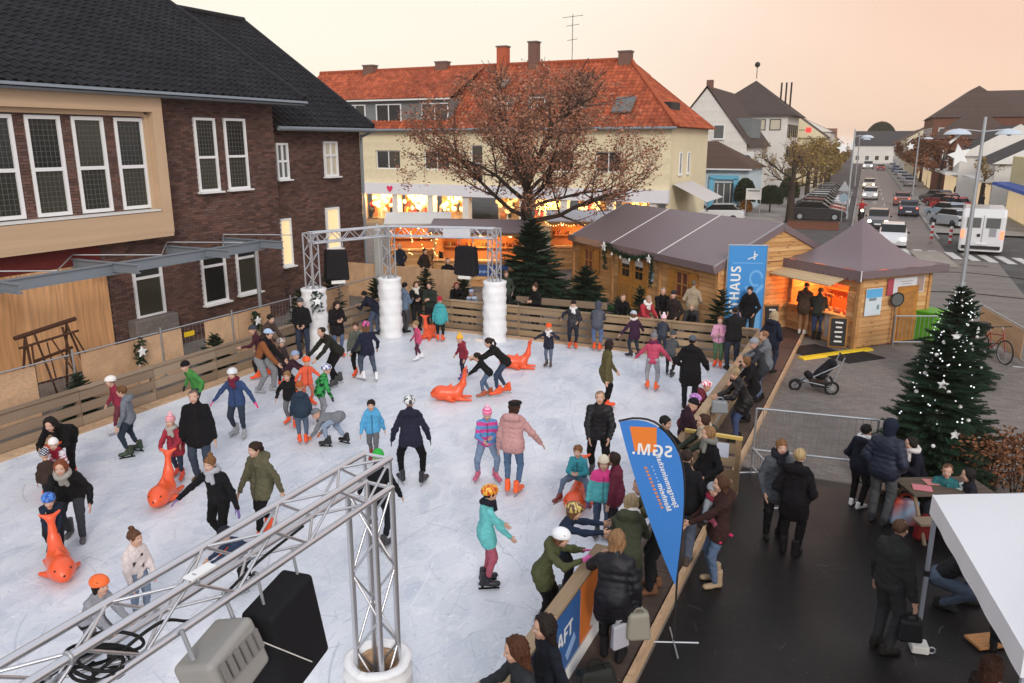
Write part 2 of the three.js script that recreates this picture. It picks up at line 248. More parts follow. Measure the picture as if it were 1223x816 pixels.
{ // advertising boards on the near fence, seen from the spectators' side
  const blue = std([.035, .12, .33], .45), org = std([.62, .17, .03], .5);
  const b1 = part(nf, 'blue_board', box(2.3, .86, .012), blue, [9.75, .52, .034]); b1.userData.label = 'blue board with white capital letters';
  part(nf, 'orange_board', box(.95, .86, .012), org, [11.4, .52, .034]); part(nf, 'orange_board_print', box(.3, .5, .004), M.offwhite, [11.5, .40, .043], [0, 0, -.5]);
  part(nf, 'blue_board_print', box(.3, .12, .004), std([.3, .45, .7], .5), [10.6, .38, .043], [0, 0, .5]); part(nf, 'bottom_rail', box(11.7, .2, .05), M.offwhite, [5.9, .11, .09], [-.5, 0, 0]);
  AFT = nf;
}
{ // gate panel set across the deck, with a paper notice
  const f = thing('rink_gate', 'wooden gate panel with a paper notice across the spectator deck', 'gate', null, [-2.78, .12, -12.9], 0);
  for (const x of [0, .86]) part(f, 'post', box(.09, 1.0, .09), M.boards[1], [x, .5, 0]);
  for (let r = 0; r < 4; r++) part(f, 'plank', box(.80, .17, .03), M.boards[r % 4], [.43, .14 + r * .235, .06]);
  part(f, 'top_rail', box(.98, .05, .07), M.gold, [.43, 1.025, 0]);
  part(f, 'paper_notice', box(.34, .26, .004), std([.62, .66, .78], .7), [.55, .80, .08]);
}
{ // spectator deck
  const d = thing('spectator_deck', 'brown boarded deck along the right side of the rink', 'deck', null, [-2.5, 0, 0]), mt = [[.085, .058, .046], [.075, .052, .043], [.095, .066, .05]].map(c => std(c, .6, { map: T.grain, bumpMap: T.rough, bumpScale: .003 }));
  for (let i = 0; i < 24; i++) part(d, 'deck_board', box(.70, .05, 1.236), mt[i % 3], [-.03, .095, 2 - i * 1.25]);
  for (let i = 0; i < 9; i++) part(d, 'edge_beam', box(.07, .15, 3.38), M.kick[i % 3], [.385, .076, 1 - i * 3.4], [0, rr(-.004, .004), 0]);
}
{ // yellow edged cable ramp and rubber mats
  const g = thing('cable_ramp', 'black rubber mats with a yellow cable cover on the paving by the round hut', 'ramp', null, [-1.02, 0, -23.95], .86);
  const s = new THREE.Shape([[-.16, 0], [.16, 0], [.09, .055], [-.09, .055]].map(p => new THREE.Vector2(...p)));
  part(g, 'rubber_mat', new RoundedBoxGeometry(1.3, .03, 1.0, 2, .012), M.rubber, [-.35, .03, -.62]); part(g, 'rubber_mat', new RoundedBoxGeometry(1.4, .03, .8, 2, .012), M.rubber, [.25, .03, .52]);
  for (let i = 0; i < 3; i++) part(g, 'yellow_cover', new THREE.ExtrudeGeometry(s, { depth: .88, bevelEnabled: false }).rotateY(Math.PI / 2), M.yellow, [-1.34 + i * .9, .02, 0]);
}
// ------------------------------------------------ helpers for buildings
function windowAt(parent, p, w, h, ry, { cols = 1, split = null, fr = .075, glass = M.glass, mat = M.white, sill = true, lattice = 0, dep = .09, q = 1 } = {}) {
  const gs = [bx(w, fr, dep, 0, h / 2 - fr / 2, 0), bx(w, fr, dep, 0, -h / 2 + fr / 2, 0), bx(fr, h - 2 * fr, dep, -w / 2 + fr / 2, 0, 0), bx(fr, h - 2 * fr, dep, w / 2 - fr / 2, 0, 0)];
  for (let i = 1; i < cols; i++) gs.push(bx(fr * .9, h - 2 * fr, dep * .9, -w / 2 + w * i / cols, 0, 0));
  if (split !== null) gs.push(bx(w - 2 * fr, fr, dep * .88, 0, -h / 2 + h * split, 0));
  const f = part(parent, 'window', merge(gs), mat, p, [0, ry, 0]);
  const ys = split === null ? [[-h / 2 + fr, h / 2 - fr]] : [[-h / 2 + fr, -h / 2 + h * split - fr / 2], [-h / 2 + h * split + fr / 2, h / 2 - fr]];
  for (let i = 0; i < cols; i++) for (const [y0, y1] of ys) { const pw = (w - 2 * fr) / cols; part(f, 'pane', box(pw - .004, y1 - y0, .012), glass === M.glass ? pick(M.panes) : glass, [-w / 2 + fr + pw * (i + .5), (y0 + y1) / 2, -dep * .18]); }
  if (lattice) { const l = []; for (const [y0, y1] of ys) { const nx = lattice, ny = Math.round((y1 - y0) / ((w - 2 * fr) / nx)); for (let i = 1; i < nx; i++) l.push(bx(.012, y1 - y0, .01, -w / 2 + fr + (w - 2 * fr) * i / nx, (y0 + y1) / 2, -dep * .18 + .012)); for (let i = 1; i < ny; i++) l.push(bx(w - 2 * fr, .012, .01, 0, y0 + (y1 - y0) * i / ny, -dep * .18 + .0125)); } part(f, 'lead_lattice', merge(l), std([.10, .105, .10], .5)); }
  if (sill) part(f, 'sill', box(w + .12, .05, .2), mat, [0, -h / 2 - .027, .06]);
  return f;
}
function wallHoles(w, h, holes, depth) { const s = new THREE.Shape([[0, 0], [w, 0], [w, h], [0, h]].map(p => new THREE.Vector2(...p))); for (const [x, y, a, b] of holes) s.holes.push(new THREE.Path([[x, y], [x, y + b], [x + a, y + b], [x + a, y]].map(p => new THREE.Vector2(...p)))); return new THREE.ExtrudeGeometry(s, { depth, bevelEnabled: false }); }
const poly2 = (pts) => { const g = new THREE.BufferGeometry(), P = []; for (let i = 1; i < pts.length - 1; i++) P.push(...pts[0], ...pts[i], ...pts[i + 1]); g.setAttribute('position', new THREE.Float32BufferAttribute(P, 3)); g.computeVertexNormals(); g.setAttribute('uv', new THREE.Float32BufferAttribute(P.flatMap((v, i) => i % 3 === 1 ? [] : [v]), 2)); return g; };
const tileGeo = (() => { const W = .30, L = .42, g = new THREE.PlaneGeometry(W, L, 6, 1).rotateX(-Math.PI / 2), p = g.attributes.position; for (let i = 0; i < p.count; i++) { const u = p.getX(i) / W + .5; p.setY(i, .035 * Math.sin(u * 6.283) + (p.getZ(i) > 0 ? .03 : 0)); } g.computeVertexNormals(); const e = new THREE.PlaneGeometry(W, .03, 6, 1).translate(0, 0, L / 2), q = e.attributes.position; for (let i = 0; i < q.count; i++) { const u = q.getX(i) / W + .5; q.setY(i, .035 * Math.sin(u * 6.283) + (q.getY(i) > 0 ? .03 : 0)); } e.computeVertexNormals(); return merge([g, e]); })();
function tiles(parent, O, U, Vv, lu, lv, mats, clip, eye, sc = 1, single = 300) { // rows of curved tiles on a slope
  const u = V(...U).normalize(), v = V(...Vv).normalize(), n = u.clone().cross(v).normalize(); if (n.y < 0) n.negate();
  const w = .30 * sc, l = .34 * sc, list = [];
  for (let j = 0; j * l < lv; j++) for (let i = 0; i * w < lu; i++) { const a = (i + .5) * w, b = (j + .5) * l; if (clip && !clip(a, b)) continue; const P = V(...O).addScaledVector(u, a).addScaledVector(v, b).addScaledVector(n, .04); list.push([P, eye ? P.distanceTo(eye) : 0]); }
  if (eye) list.sort((a, b) => a[1] - b[1]);
  const xs = v.clone().negate(), bas = new THREE.Matrix4(), right = n.clone().cross(xs).normalize(), m = []; let k = 0;
  bas.makeBasis(right, n, xs);
  const qn = new THREE.Quaternion().setFromRotationMatrix(bas), cols = [];
  for (const [P] of list) { if (eye && k++ < single) { const t = part(parent, 'roof_tile', tileGeo, mats[Math.floor(hash(P.x * 97, P.z * 61) * mats.length)]); t.position.copy(P); t.quaternion.copy(qn); t.scale.setScalar(sc); } else { m.push(new THREE.Matrix4().compose(P, qn, V(sc, sc, sc))); const c = mats[Math.floor(hash(P.x * 97, P.z * 61 + P.y * 13) * mats.length)].color, f = (.7 + .45 * hash(P.x * 41, P.y * 77 + P.z * 23)) * (.7 + .65 * fbm(P.x * .5 + P.y * .3 + 80, P.z * .5 + 90, 400, 400, 3)); cols.push(new THREE.Color(c.r * f, c.g * f, c.b * f)); } }
  inst(parent, 'roof_tiles', tileGeo, mats.inst ??= std([1, 1, 1], mats[0].roughness), m, cols);
}
// ------------------------------------------------ brick building on the left
{
  const b = thing('brick_building', 'dark brown brick building with black tiled roof left of the rink', 'building');
  const WX = -19.2, holes = [];  // holes: z0,z1,y0,y1
  const wins = [[-18.29, 5.62, .84, 2.2, 6], [-19.53, 5.63, .92, 2.2, 6]], gw = [[-15.66, 1.90, 1.0, 1.65], [-18.14, 1.88, 1.0, 1.7], [-19.6, 1.96, 1.0, 1.72]];
  part(b, 'wall', box(8, 7.3, 27.4), M.mortar, [WX - 4.02, 3.65, -7.65]);
  part(b, 'wall', box(8, 6.5, 5.4), M.mortar, [-19.62 - 4.02, 3.25, -24.05]);
  const near = [], far = [], cols = [], g = box(.045, .066, .236);
  const put = (X, z0, z1, y0, y1, skip, ops) => { for (let j = 0; y0 + j * .077 < y1; j++) for (let z = z0 - (j % 2) * .123 - .12; z > z1; z -= .246) { const y = y0 + j * .077 + .035; let a = Math.max(z - .118, z1), c2 = z + .118; for (const [c, cy, w, h] of ops) if (Math.abs(y - cy) < h / 2 + .03) { const l = c - w / 2, r = c + w / 2; if (a < r && c2 > l) { if (a < l && c2 < r) c2 = l; else if (c2 > r && a > l) a = r; else a = c2; } } if (c2 - a < .03 || skip(z, y)) continue; const e = (z < -14.4 && z > -17.55 && y > 1.25 && y < 2.9 && X === WX) ? near : far; e.push([X - .004 + .006 * hash(z * 311, y * 577), y, (a + c2) / 2, (c2 - a) / .236]); } };
  put(WX, 6, -21.35, 0, 7.25, (z, y) => (z > -16.6 && y > 3.4) || (z > -14.36 && y < 3.0), [...wins, ...gw]);
  put(-19.62, -21.35, -26.7, 0, 6.5, () => false, [[-22.1, 5.35, .6, 1.25], [-24.8, 5.38, .8, 1.3], [-22.0, 2.5, .6, 1.7], [-24.7, 2.75, .8, 1.6]]);
  near.sort((a, c) => c[2] - a[2]); let k = 0;
  for (const p of near) { if (k++ < 300) part(b, 'brick', g, M.brick[Math.floor(hash(p[2] * 71, p[1] * 191) * 5)], p).scale.z = p[3]; else far.push(p); }
  const fm = far.map(p => M4(p.slice(0, 3), [0, 0, 0], [1, 1, p[3]])); for (const p of far) { const c = M.brick[Math.floor(hash(p[2] * 71, p[1] * 191) * 5)].color, f = (.72 + .34 * hash(p[2] * 13, p[1] * 57)) * (.72 + .6 * fbm(p[2] * .55 + 60, p[1] * .8 + 40, 400, 400, 3)); cols.push(new THREE.Color(c.r * f, c.g * f, c.b * f)); }
  inst(b, 'brick_courses', g, std([1, 1, 1], .88, { bumpMap: T.rough, bumpScale: .003 }), fm, cols);
  for (const [c, y, w, h] of wins) windowAt(b, [WX + .03, y, c], w, h, Math.PI / 2, { split: .47, lattice: 6, glass: M.glass });
  for (const [c, y, w, h] of gw) windowAt(b, [WX + .03, y, c], w, h, Math.PI / 2, { split: .70 });
  windowAt(b, [-19.57, 5.35, -22.1], .6, 1.25, Math.PI / 2, { cols: 2, split: .5, glass: M.glassL }); windowAt(b, [-19.57, 5.38, -24.8], .8, 1.3, Math.PI / 2, { cols: 2, split: .6, glass: M.curtain });
  const litm = std([.5, .4, .25], .6, { emissive: new THREE.Color(1, .72, .36), emissiveIntensity: .55 });
  windowAt(b, [-19.57, 2.5, -22.0], .6, 1.7, Math.PI / 2, { glass: litm }); windowAt(b, [-19.57, 2.75, -24.7], .8, 1.6, Math.PI / 2, { glass: litm });
  // projecting tan surround with four tall windows
  const X0 = -18.75; const zs = [-15.52, -14.28, -13.06, -11.84, -10.62, -9.4, -8.18];
  const Zf = -16.42;
  part(b, 'oriel_top', box(.95, .42, 12), M.tan, [X0 - .475, 7.02, Zf + 6]); part(b, 'oriel_base', box(.95, .62, 12), M.tan, [X0 - .475, 3.78, Zf + 6]); part(b, 'oriel_ledge', box(.99, .10, 11.95), M.tan, [X0 - .495, 3.42, Zf + 6.0]);
  part(b, 'oriel_side', box(.95, 2.72, .34), M.tan, [X0 - .475, 5.45, Zf + .17]); part(b, 'oriel_reveal', box(.42, 2.60, .12), M.tan, [X0 - .40, 5.45, Zf + .401]); part(b, 'oriel_reveal_top', box(.42, .12, 11.4), M.tan, [X0 - .40, 6.748, Zf + 6.16]);
  part(b, 'oriel_back', box(.1, 2.72, 11.6), M.mortar, [X0 - .40, 5.45, Zf + 6.2]);
  const ob = [], oc = []; for (let j = 0; j < 35; j++) for (let z = Zf + .55 + (j % 2) * .12; z < -5; z += .246) { const y = 4.12 + j * .077; let a = z - .118, c2 = z + .118; for (const c of zs) { const l = c - .46, r = c + .46; if (a < r && c2 > l) { if (a < l && c2 < r) c2 = l; else if (c2 > r && a > l) a = r; else a = c2; } } if (c2 - a < .03) continue; ob.push(M4([X0 - .335, y, (a + c2) / 2], [0, 0, 0], [1, 1, (c2 - a) / .236])); const c = M.brick[Math.floor(hash(z * 71, y * 191) * 5)].color; oc.push(c); } inst(b, 'oriel_bricks', g, std([1, 1, 1], .88), ob, oc);
  for (const c of zs) windowAt(b, [X0 - .33, 5.42, c], .92, 2.45, Math.PI / 2, { split: .47, lattice: 6, fr: .09, sill: false });
  part(b, 'oriel_sill', box(.34, .05, 11.4), M.offwhite, [X0 - .155, 4.135, Zf + 6.1]);
  part(b, 'red_soffit_wall', box(.06, .5, 14), std([.13, .022, .02], .8), [WX + .06, 3.12, -7.2]);
  for (let i = 0; i < 11; i++) part(b, 'plywood_sheet', box(.03, 2.85, 1.215), M.ply[i % 3], [WX + .05, 1.43, -13.72 + i * 1.22]);
  part(b, 'masonry_patch', new RoundedBoxGeometry(.4, 1.1, 1.5, 2, .05), std([.22, .19, .17], .95, { map: T.speck, bumpMap: T.rough, bumpScale: .03 }), [WX + .15, .55, -15.6]);
  // roofs
  const eave = [-18.55, 7.36], sl = Math.atan2(3.39, 5.79), vx = -Math.cos(sl), vy = Math.sin(sl);
  const slab = (x, y, z0, z1, len, s) => { const q = part(b, 'roof_slab', box(len, .12, Math.abs(z1 - z0)), M.roofdark[0]); q.position.set(x - Math.cos(s) * len / 2 + .06 * Math.sin(s), y + Math.sin(s) * len / 2 - .08, (z0 + z1) / 2); q.rotation.z = -s; };
  slab(eave[0], eave[1], 8, -22.2, 10, sl);
  tiles(b, [eave[0] + .06, eave[1], -22.25], [0, 0, 1], [vx, vy, 0], 24, 10, M.roofdark, null, V(-16, 7, -12));
  const s2 = Math.atan2(4.32, 6.4); slab(-19.1, 6.55, -21.4, -26.9, 8, s2); tiles(b, [-19.05, 6.55, -26.95], [0, 0, 1], [-Math.cos(s2), Math.sin(s2), 0], 5.3, 7.75, M.roofdark, null, null);
  for (const [z, x0, y0, s, len] of [[-22.28, eave[0], eave[1], sl, 9.5], [-26.98, -19.1, 6.55, s2, 7.6]]) { const m = part(b, 'verge_tiles', new THREE.CylinderGeometry(.11, .11, len, 10).rotateZ(Math.PI / 2), M.roofdark[1]); m.position.set(x0 - Math.cos(s) * len / 2, y0 + Math.sin(s) * len / 2 + .08, z); m.rotation.z = -s; }
  part(b, 'ridge_tiles', new THREE.CylinderGeometry(.13, .13, 5.4, 10).rotateX(Math.PI / 2), M.roofdark[1], [-25.48, 10.98, -24.3]);
  part(b, 'gutter', new THREE.CylinderGeometry(.085, .085, 30.3, 10, 1, false, Math.PI / 2, Math.PI).rotateX(Math.PI / 2), M.steel, [-18.47, 7.28, -7.1]); part(b, 'eave_board', box(.62, .05, 30.2), M.steel, [-18.82, 7.235, -7.1]);
  part(b, 'gutter', new THREE.CylinderGeometry(.08, .08, 5.6, 10).rotateX(Math.PI / 2), M.steel, [-19.02, 6.46, -24.2]);
  rod(b, 'downpipe', [-19.45, 6.3, -26.62], [-19.45, 0, -26.62], .055, M.steel); rod(b, 'downpipe_bend', [-19.02, 6.42, -26.8], [-19.45, 6.2, -26.62], .05, M.steel);
  part(b, 'gable_wall', poly2([[-19.6, 0, -26.72], [-31.4, 0, -26.72], [-31.4, 6.4, -26.72], [-25.5, 10.8, -26.72], [-19.6, 6.4, -26.72]]), M.mortar);
}
{ // steel canopy frame
  const c = thing('steel_canopy', 'grey steel canopy frame without roof on the brick building', 'canopy');
  const beam = (a, b, h = .26, w = .12) => { const A = V(...a), D = V(...b).sub(A), L = D.length(); const m = part(c, 'beam', merge([bx(L, .03, w, 0, h / 2), bx(L, .03, w, 0, -h / 2), bx(L, h, .02)]), M.steel); m.position.copy(A.addScaledVector(D, .5)); m.rotation.y = Math.atan2(-D.z, D.x); };
  beam([-17.6, 2.9, 1], [-17.6, 2.9, -18.75]);
  for (const z of [-2, -6.2, -10.4, -13.4, -16.4, -18.6]) { beam([-19.15, 2.95, z], [-16.7, 2.95, z], .2); rod(c, 'tie_rod', [-19.1, 3.16, z], [-17.6, 3.06, z - 1.5], .016, M.galv); rod(c, 'tie_rod', [-19.1, 3.16, z], [-17.6, 3.06, z + 1.5], .016, M.galv); }
  rod(c, 'post', [-17.6, 0, -18.4], [-17.6, 2.78, -18.4], .06, M.galv);
}
{ // site fence with beige sheets
  const f = thing('site_fence', 'temporary wire fence hung with beige sheets in front of the brick building', 'fence', null, [-16.6, 0, 0]);
  for (const [a, b] of [[1, -2.4], [-2.5, -6.2], [-6.25, -10.4], [-11.5, -12.95], [-12.97, -14.4], [-15.2, -16.4], [-16.42, -17.75], [-18.9, -20.2], [-20.22, -21.6]]) part(f, 'sheet', box(.02, 1.2, Math.abs(b - a)), pick(M.sheet), [rr(-.01, .01), .64, (a + b) / 2], [0, 0, rr(-.01, .01)]);
  for (let z = 1; z > -22; z -= 2.45) { rod(f, 'rail', [.03, 1.29, z], [.03, 1.29, z - 2.4], .02, M.galv); rod(f, 'rail', [.03, .08, z], [.03, .08, z - 2.4], .02, M.galv); rod(f, 'post', [.035, 0, z - .03], [.035, 1.4, z - .03], .022, M.galv); part(f, 'foot', box(.5, .12, .22), std([.25, .25, .25], .9), [.03, .06, z]); }
  const wires = []; for (let z = 1; z > -21.6; z -= .14) wires.push(bx(.004, 1.2, .004, -.03, .68, z)); for (let i = 1; i < 7; i++) wires.push(bx(.004, .004, 22.6, -.03, .08 + i * .19, -10.3)); part(f, 'wire_mesh', merge(wires), M.galv).userData.kind = 'stuff';
  part(f, 'yellow_notice', box(.01, .13, .34), M.yellow, [.05, 1.05, -14.62]);
  const f2 = thing('board_screen', 'low beige board screen behind the far left corner of the rink', 'screen', null, [0, 0, -25.3]);
  for (let i = 0; i < 5; i++) part(f2, 'board', box(1.19, 1.35, .03), M.sheet[i % 3], [-19.2 + i * 1.2, .68, 0]);
}
{ // rusty trestles
  const t = thing('trestle_stack', 'stacked rusty brown metal trestles leaning at the plywood wall', 'trestles', null, [-17.9, 0, -11.6]), rust = std([.075, .035, .022], .9, { bumpMap: T.rough, bumpScale: .003 });
  const bars = [[[0, 1.62, .75], [0, 1.78, -.8], .055], [[.2, 1.42, .8], [.2, 1.52, -.7], .03], [[.1, 1.0, .45], [.1, 1.12, -.55], .04], [[0, 1.62, .5], [.45, 0, .7], .03], [[0, 1.62, .5], [-.4, 0, .55], .03], [[0, 1.7, -.55], [.45, 0, -.75], .03], [[0, 1.7, -.55], [-.4, 0, -.6], .03], [[.05, 1.62, .3], [.3, 0, .1], .025], [[.05, 1.66, -.4], [.35, 0, -.45], .03], [[.2, 1.45, .5], [.55, 0, .75], .025], [[.2, 1.5, -.55], [.55, .0, -1.0], .022], [[.25, .5, .6], [.3, .5, -.6], .025], [[.2, 1.45, 0], [.4, .2, -.5], .018], [[.15, 1.4, .1], [.3, .5, .1], .018]];
  for (const [a, b, r] of bars) rod(t, 'bar', a, b, r, rust, 6);
}
// ------------------------------------------------ trees
const sprayGeo = (() => { // a fir branchlet: stem with flat rows of needles
  const P = [], tri = (a, b, c) => P.push(...a, ...b, ...c); tri([-.012, 0, 0], [.012, 0, 0], [0, .01, 1]); tri([0, -.012, 0], [0, .012, 0], [0, 0, 1]);
  for (let i = 0; i < 15; i++) { const t = .05 + .95 * i / 15, l = .34 * (1 - t * .72); for (const s of [-1, 1]) { const e = [s * l, -.03 + .05 * hash(i, s + 5), t + l * .75]; tri([0, 0, t - .025], [0, 0, t + .045], e); tri([0, .02, t], [0, -.02, t + .01], [s * l * .7, .10 * hash(i, s) - .02, t + l * .9]); } tri([-.012, 0, t], [.012, 0, t], [0, .13 * (1 - t * .5), t + .16]); }
  const g = new THREE.BufferGeometry(); g.setAttribute('position', new THREE.Float32BufferAttribute(P, 3)); g.computeVertexNormals(); g.setAttribute('uv', new THREE.Float32BufferAttribute(new Float32Array(P.length / 3 * 2), 2)); return g;
})();
const needleM = std([1, 1, 1], .75, { side: THREE.DoubleSide });
function fir(x, z, h, r, label, group, o = {}) {
  const t = thing(o.name || 'fir_tree', label, 'fir tree', group, [x, o.y || 0, z]); part(t, 'trunk', cyl(.012 * h, .03 * h, h * .96, 7), M.bark, [0, h * .48, 0]);
  const m = [], c = [], n = Math.round((o.n || 90) * (.6 + h * .35));
  for (let i = 0; i < n; i++) {
    const f = Math.pow((i + .5) / n, 1.35), y = h * (.06 + .90 * f), R0 = r * Math.pow(1 - f, .85) * rr(.78, 1.12) + .04 * h, az = i * 2.39996 + rr(-.3, .3), dip = .34 - .8 * f + rr(-.25, .25);
    for (const [k, a] of [[.25, 0], [.4, .5], [.4, -.5], [.58, .3], [.58, -.3], [.75, .15], [.75, -.15]]) { const L = (R0 * .55 + .08) * rr(.8, 1.15), d = V(Math.sin(az + a) * Math.cos(dip), -Math.sin(dip) + .10 * k, Math.cos(az + a) * Math.cos(dip)).normalize(), p = V(Math.sin(az) * R0 * (k - .25), y - Math.sin(dip) * R0 * (k - .25), Math.cos(az) * R0 * (k - .25)); const xx = UP.clone().cross(d).normalize(), yy = d.clone().cross(xx); m.push(new THREE.Matrix4().makeBasis(xx, yy, d).scale(V(L, L, L)).setPosition(p)); const q = rr(.65, 1.35); c.push(new THREE.Color(.019 * q * rr(.8, 1.3), .046 * q, .026 * q)); }
  }
  inst(t, 'needles', sprayGeo, needleM, m, c); return t;
}
const leafGeo = (() => { const g = new THREE.BufferGeometry(); g.setAttribute('position', new THREE.Float32BufferAttribute([0, 0, 0, .32, .1, .5, 0, 0, 1, 0, 0, 0, 0, 0, 1, -.32, .1, .5], 3)); g.computeVertexNormals(); g.setAttribute('uv', new THREE.Float32BufferAttribute([.5, 0, 1, .5, .5, 1, .5, 0, .5, 1, 0, .5], 2)); return g; })();
const twigM = std([.20, .125, .10], .9);
const leafM = std([1, 1, 1], .85, { side: THREE.DoubleSide });
function tree(x, z, label, group, { h = 8, r = 4, trunk = .35, fork = 2.4, limbs = 8, leaves = 9000, leaf = .12, cols = [[.20, .075, .035], [.15, .06, .03], [.26, .11, .05]], up = .5, twigs = 3, seedv = 1, squash = .62 } = {}) {
  const t = thing('leafy_tree', label, 'tree', group, [x, 0, z]), save = seed; seed = seedv * 7919 + 17; const segs = [], tips = [];
  const cy = fork + (h - fork) * .47, grow = (p, d, L, r0, lv) => {
    const n = lv === 0 ? 5 : lv === 1 ? 6 : 4; let a = p.clone(), dir = d.clone(), ra = r0;
    for (let i = 0; i < n; i++) {
      const b = a.clone().addScaledVector(dir, L / n), rb = r0 * (1 - .78 * (i + 1) / n); segs.push([a, b, ra, rb, lv]);
      dir.add(V(rr(-1, 1), rr(-1, 1), rr(-1, 1)).multiplyScalar(.27)).add(V(0, lv === 1 ? .06 * up : .03, 0)).normalize();
      const e = Math.hypot(b.x / r, b.z / r, (b.y - cy) / (r * squash)); if (e > 1.12) break; if (e > .92) dir.lerp(V(-b.x, cy - b.y, -b.z).normalize(), .12).normalize();
      if (lv < 3 && i > (lv === 1 ? 0 : -1)) for (let q = 0; q < (lv === 1 ? 2 : twigs); q++) { const sd = V(rr(-1, 1), rr(-.35, .8), rr(-1, 1)).normalize().multiplyScalar(.95).add(dir).normalize(); grow(b, sd, L * (lv === 1 ? rr(.34, .55) : rr(.35, .6)), rb * .6 + .004, lv + 1); }
      if (lv >= 2) tips.push([b, dir.clone()]); a = b; ra = rb;
    }
  };
  const top = V(rr(-.1, .1), fork, rr(-.1, .1)); segs.push([V(0, -.05, 0), top, trunk * 1.15, trunk * .85, 0]); segs.push([top, V(.1, fork + (h - fork) * .42, .1), trunk * .8, trunk * .25, 0]);
  for (let i = 0; i < limbs; i++) { const az = i / limbs * 6.283 * 1.618 * 2 + rr(-.3, .3), el = .15 + .95 * (i / limbs) * up + rr(-.1, .15), f = i / limbs; grow(V(.1 * f, fork * .95 + (h - fork) * .36 * f, .1 * f), V(Math.cos(az) * Math.cos(el), Math.sin(el), Math.sin(az) * Math.cos(el)), r * rr(.85, 1.1), trunk * rr(.24, .36), 1); }
  const limb = [], tw = []; for (const [a, b, ra, rb, lv] of segs) { const A = ar3(a), B = ar3(b), D = V(...B).sub(V(...A)), Ln = D.length(), g = new THREE.CylinderGeometry(rb, ra, Ln, lv < 2 ? 8 : lv === 2 ? 5 : 3, 1, true); g.applyQuaternion(new THREE.Quaternion().setFromUnitVectors(UP, D.normalize())); g.translate((A[0] + B[0]) / 2, (A[1] + B[1]) / 2, (A[2] + B[2]) / 2); (lv < 3 ? limb : tw).push(g); }
  part(t, 'trunk', merge(limb), M.bark); if (tw.length) part(t, 'twigs', merge(tw), twigM).userData.kind = 'stuff';
  const m = [], c = []; for (let i = 0; i < leaves; i++) { const [p, d] = tips[Math.floor(rnd() * tips.length)]; const s = leaf * rr(.6, 1.4), q = rr(.7, 1.3), k = pick(cols); m.push(M4([p.x + rr(-.16, .16) * r / 4, p.y + rr(-.2, .12), p.z + rr(-.16, .16) * r / 4], [rr(0, 6), rr(0, 6), rr(0, 6)], [s, s, s])); c.push(new THREE.Color(k[0] * q, k[1] * q, k[2] * q)); }
  inst(t, 'crown', leafGeo, leafM, m, c); seed = save; return t;
}
const ar3 = v => [v.x, v.y, v.z];
// ------------------------------------------------ trusses
function trussRun(t, a, b, s = .29, step = .29, rc = .027, rbr = .013) { // square box truss
  const A = V(...a), D = V(...b).sub(A), L = D.length(), d = D.clone().normalize(), side = Math.abs(d.y) > .9 ? V(1, 0, 0) : UP.clone().cross(d).normalize(), up = d.clone().cross(side).normalize(), c = [[1, 1], [1, -1], [-1, -1], [-1, 1]], pt = (k, q) => ar3(A.clone().addScaledVector(d, q).addScaledVector(side, c[k][0] * s / 2).addScaledVector(up, c[k][1] * s / 2));
  for (let k = 0; k < 4; k++) rod(t, 'chord', pt(k, 0), pt(k, L), rc, M.alu, 10);
  const n = Math.round(L / step), w = L / n; for (let k = 0; k < 4; k++) { const e = (k + 1) % 4; for (let i = 0; i < n; i++) rod(t, 'brace', pt((i + k) % 2 ? k : e, i * w), pt((i + k) % 2 ? e : k, (i + 1) * w), rbr, M.alu, 6); for (const q of [0.01, L - .01]) rod(t, 'brace', pt(k, q), pt(e, q), rbr * 1.3, M.alu, 6); }
}
const wrapGeo = (h, r) => { const pts = [], n = 22; for (let i = 0; i <= n; i++) pts.push(new THREE.Vector2(r * (1 + .045 * Math.sin(i * 2.1) + .03 * Math.sin(i * 5.3)), h * i / n)); pts.push(new THREE.Vector2(r * .8, h + .03), new THREE.Vector2(r * .62, h - .05)); const g = new THREE.LatheGeometry(pts, 28), p = g.attributes.position; for (let i = 0; i < p.count; i++) { const a = Math.atan2(p.getX(i), p.getZ(i)), y = p.getY(i), k = 1 + .02 * Math.sin(a * 5 + y * 9) + .015 * Math.sin(a * 9 - y * 14); p.setX(i, p.getX(i) * k); p.setZ(i, p.getZ(i) * k); } g.computeVertexNormals(); return g; };
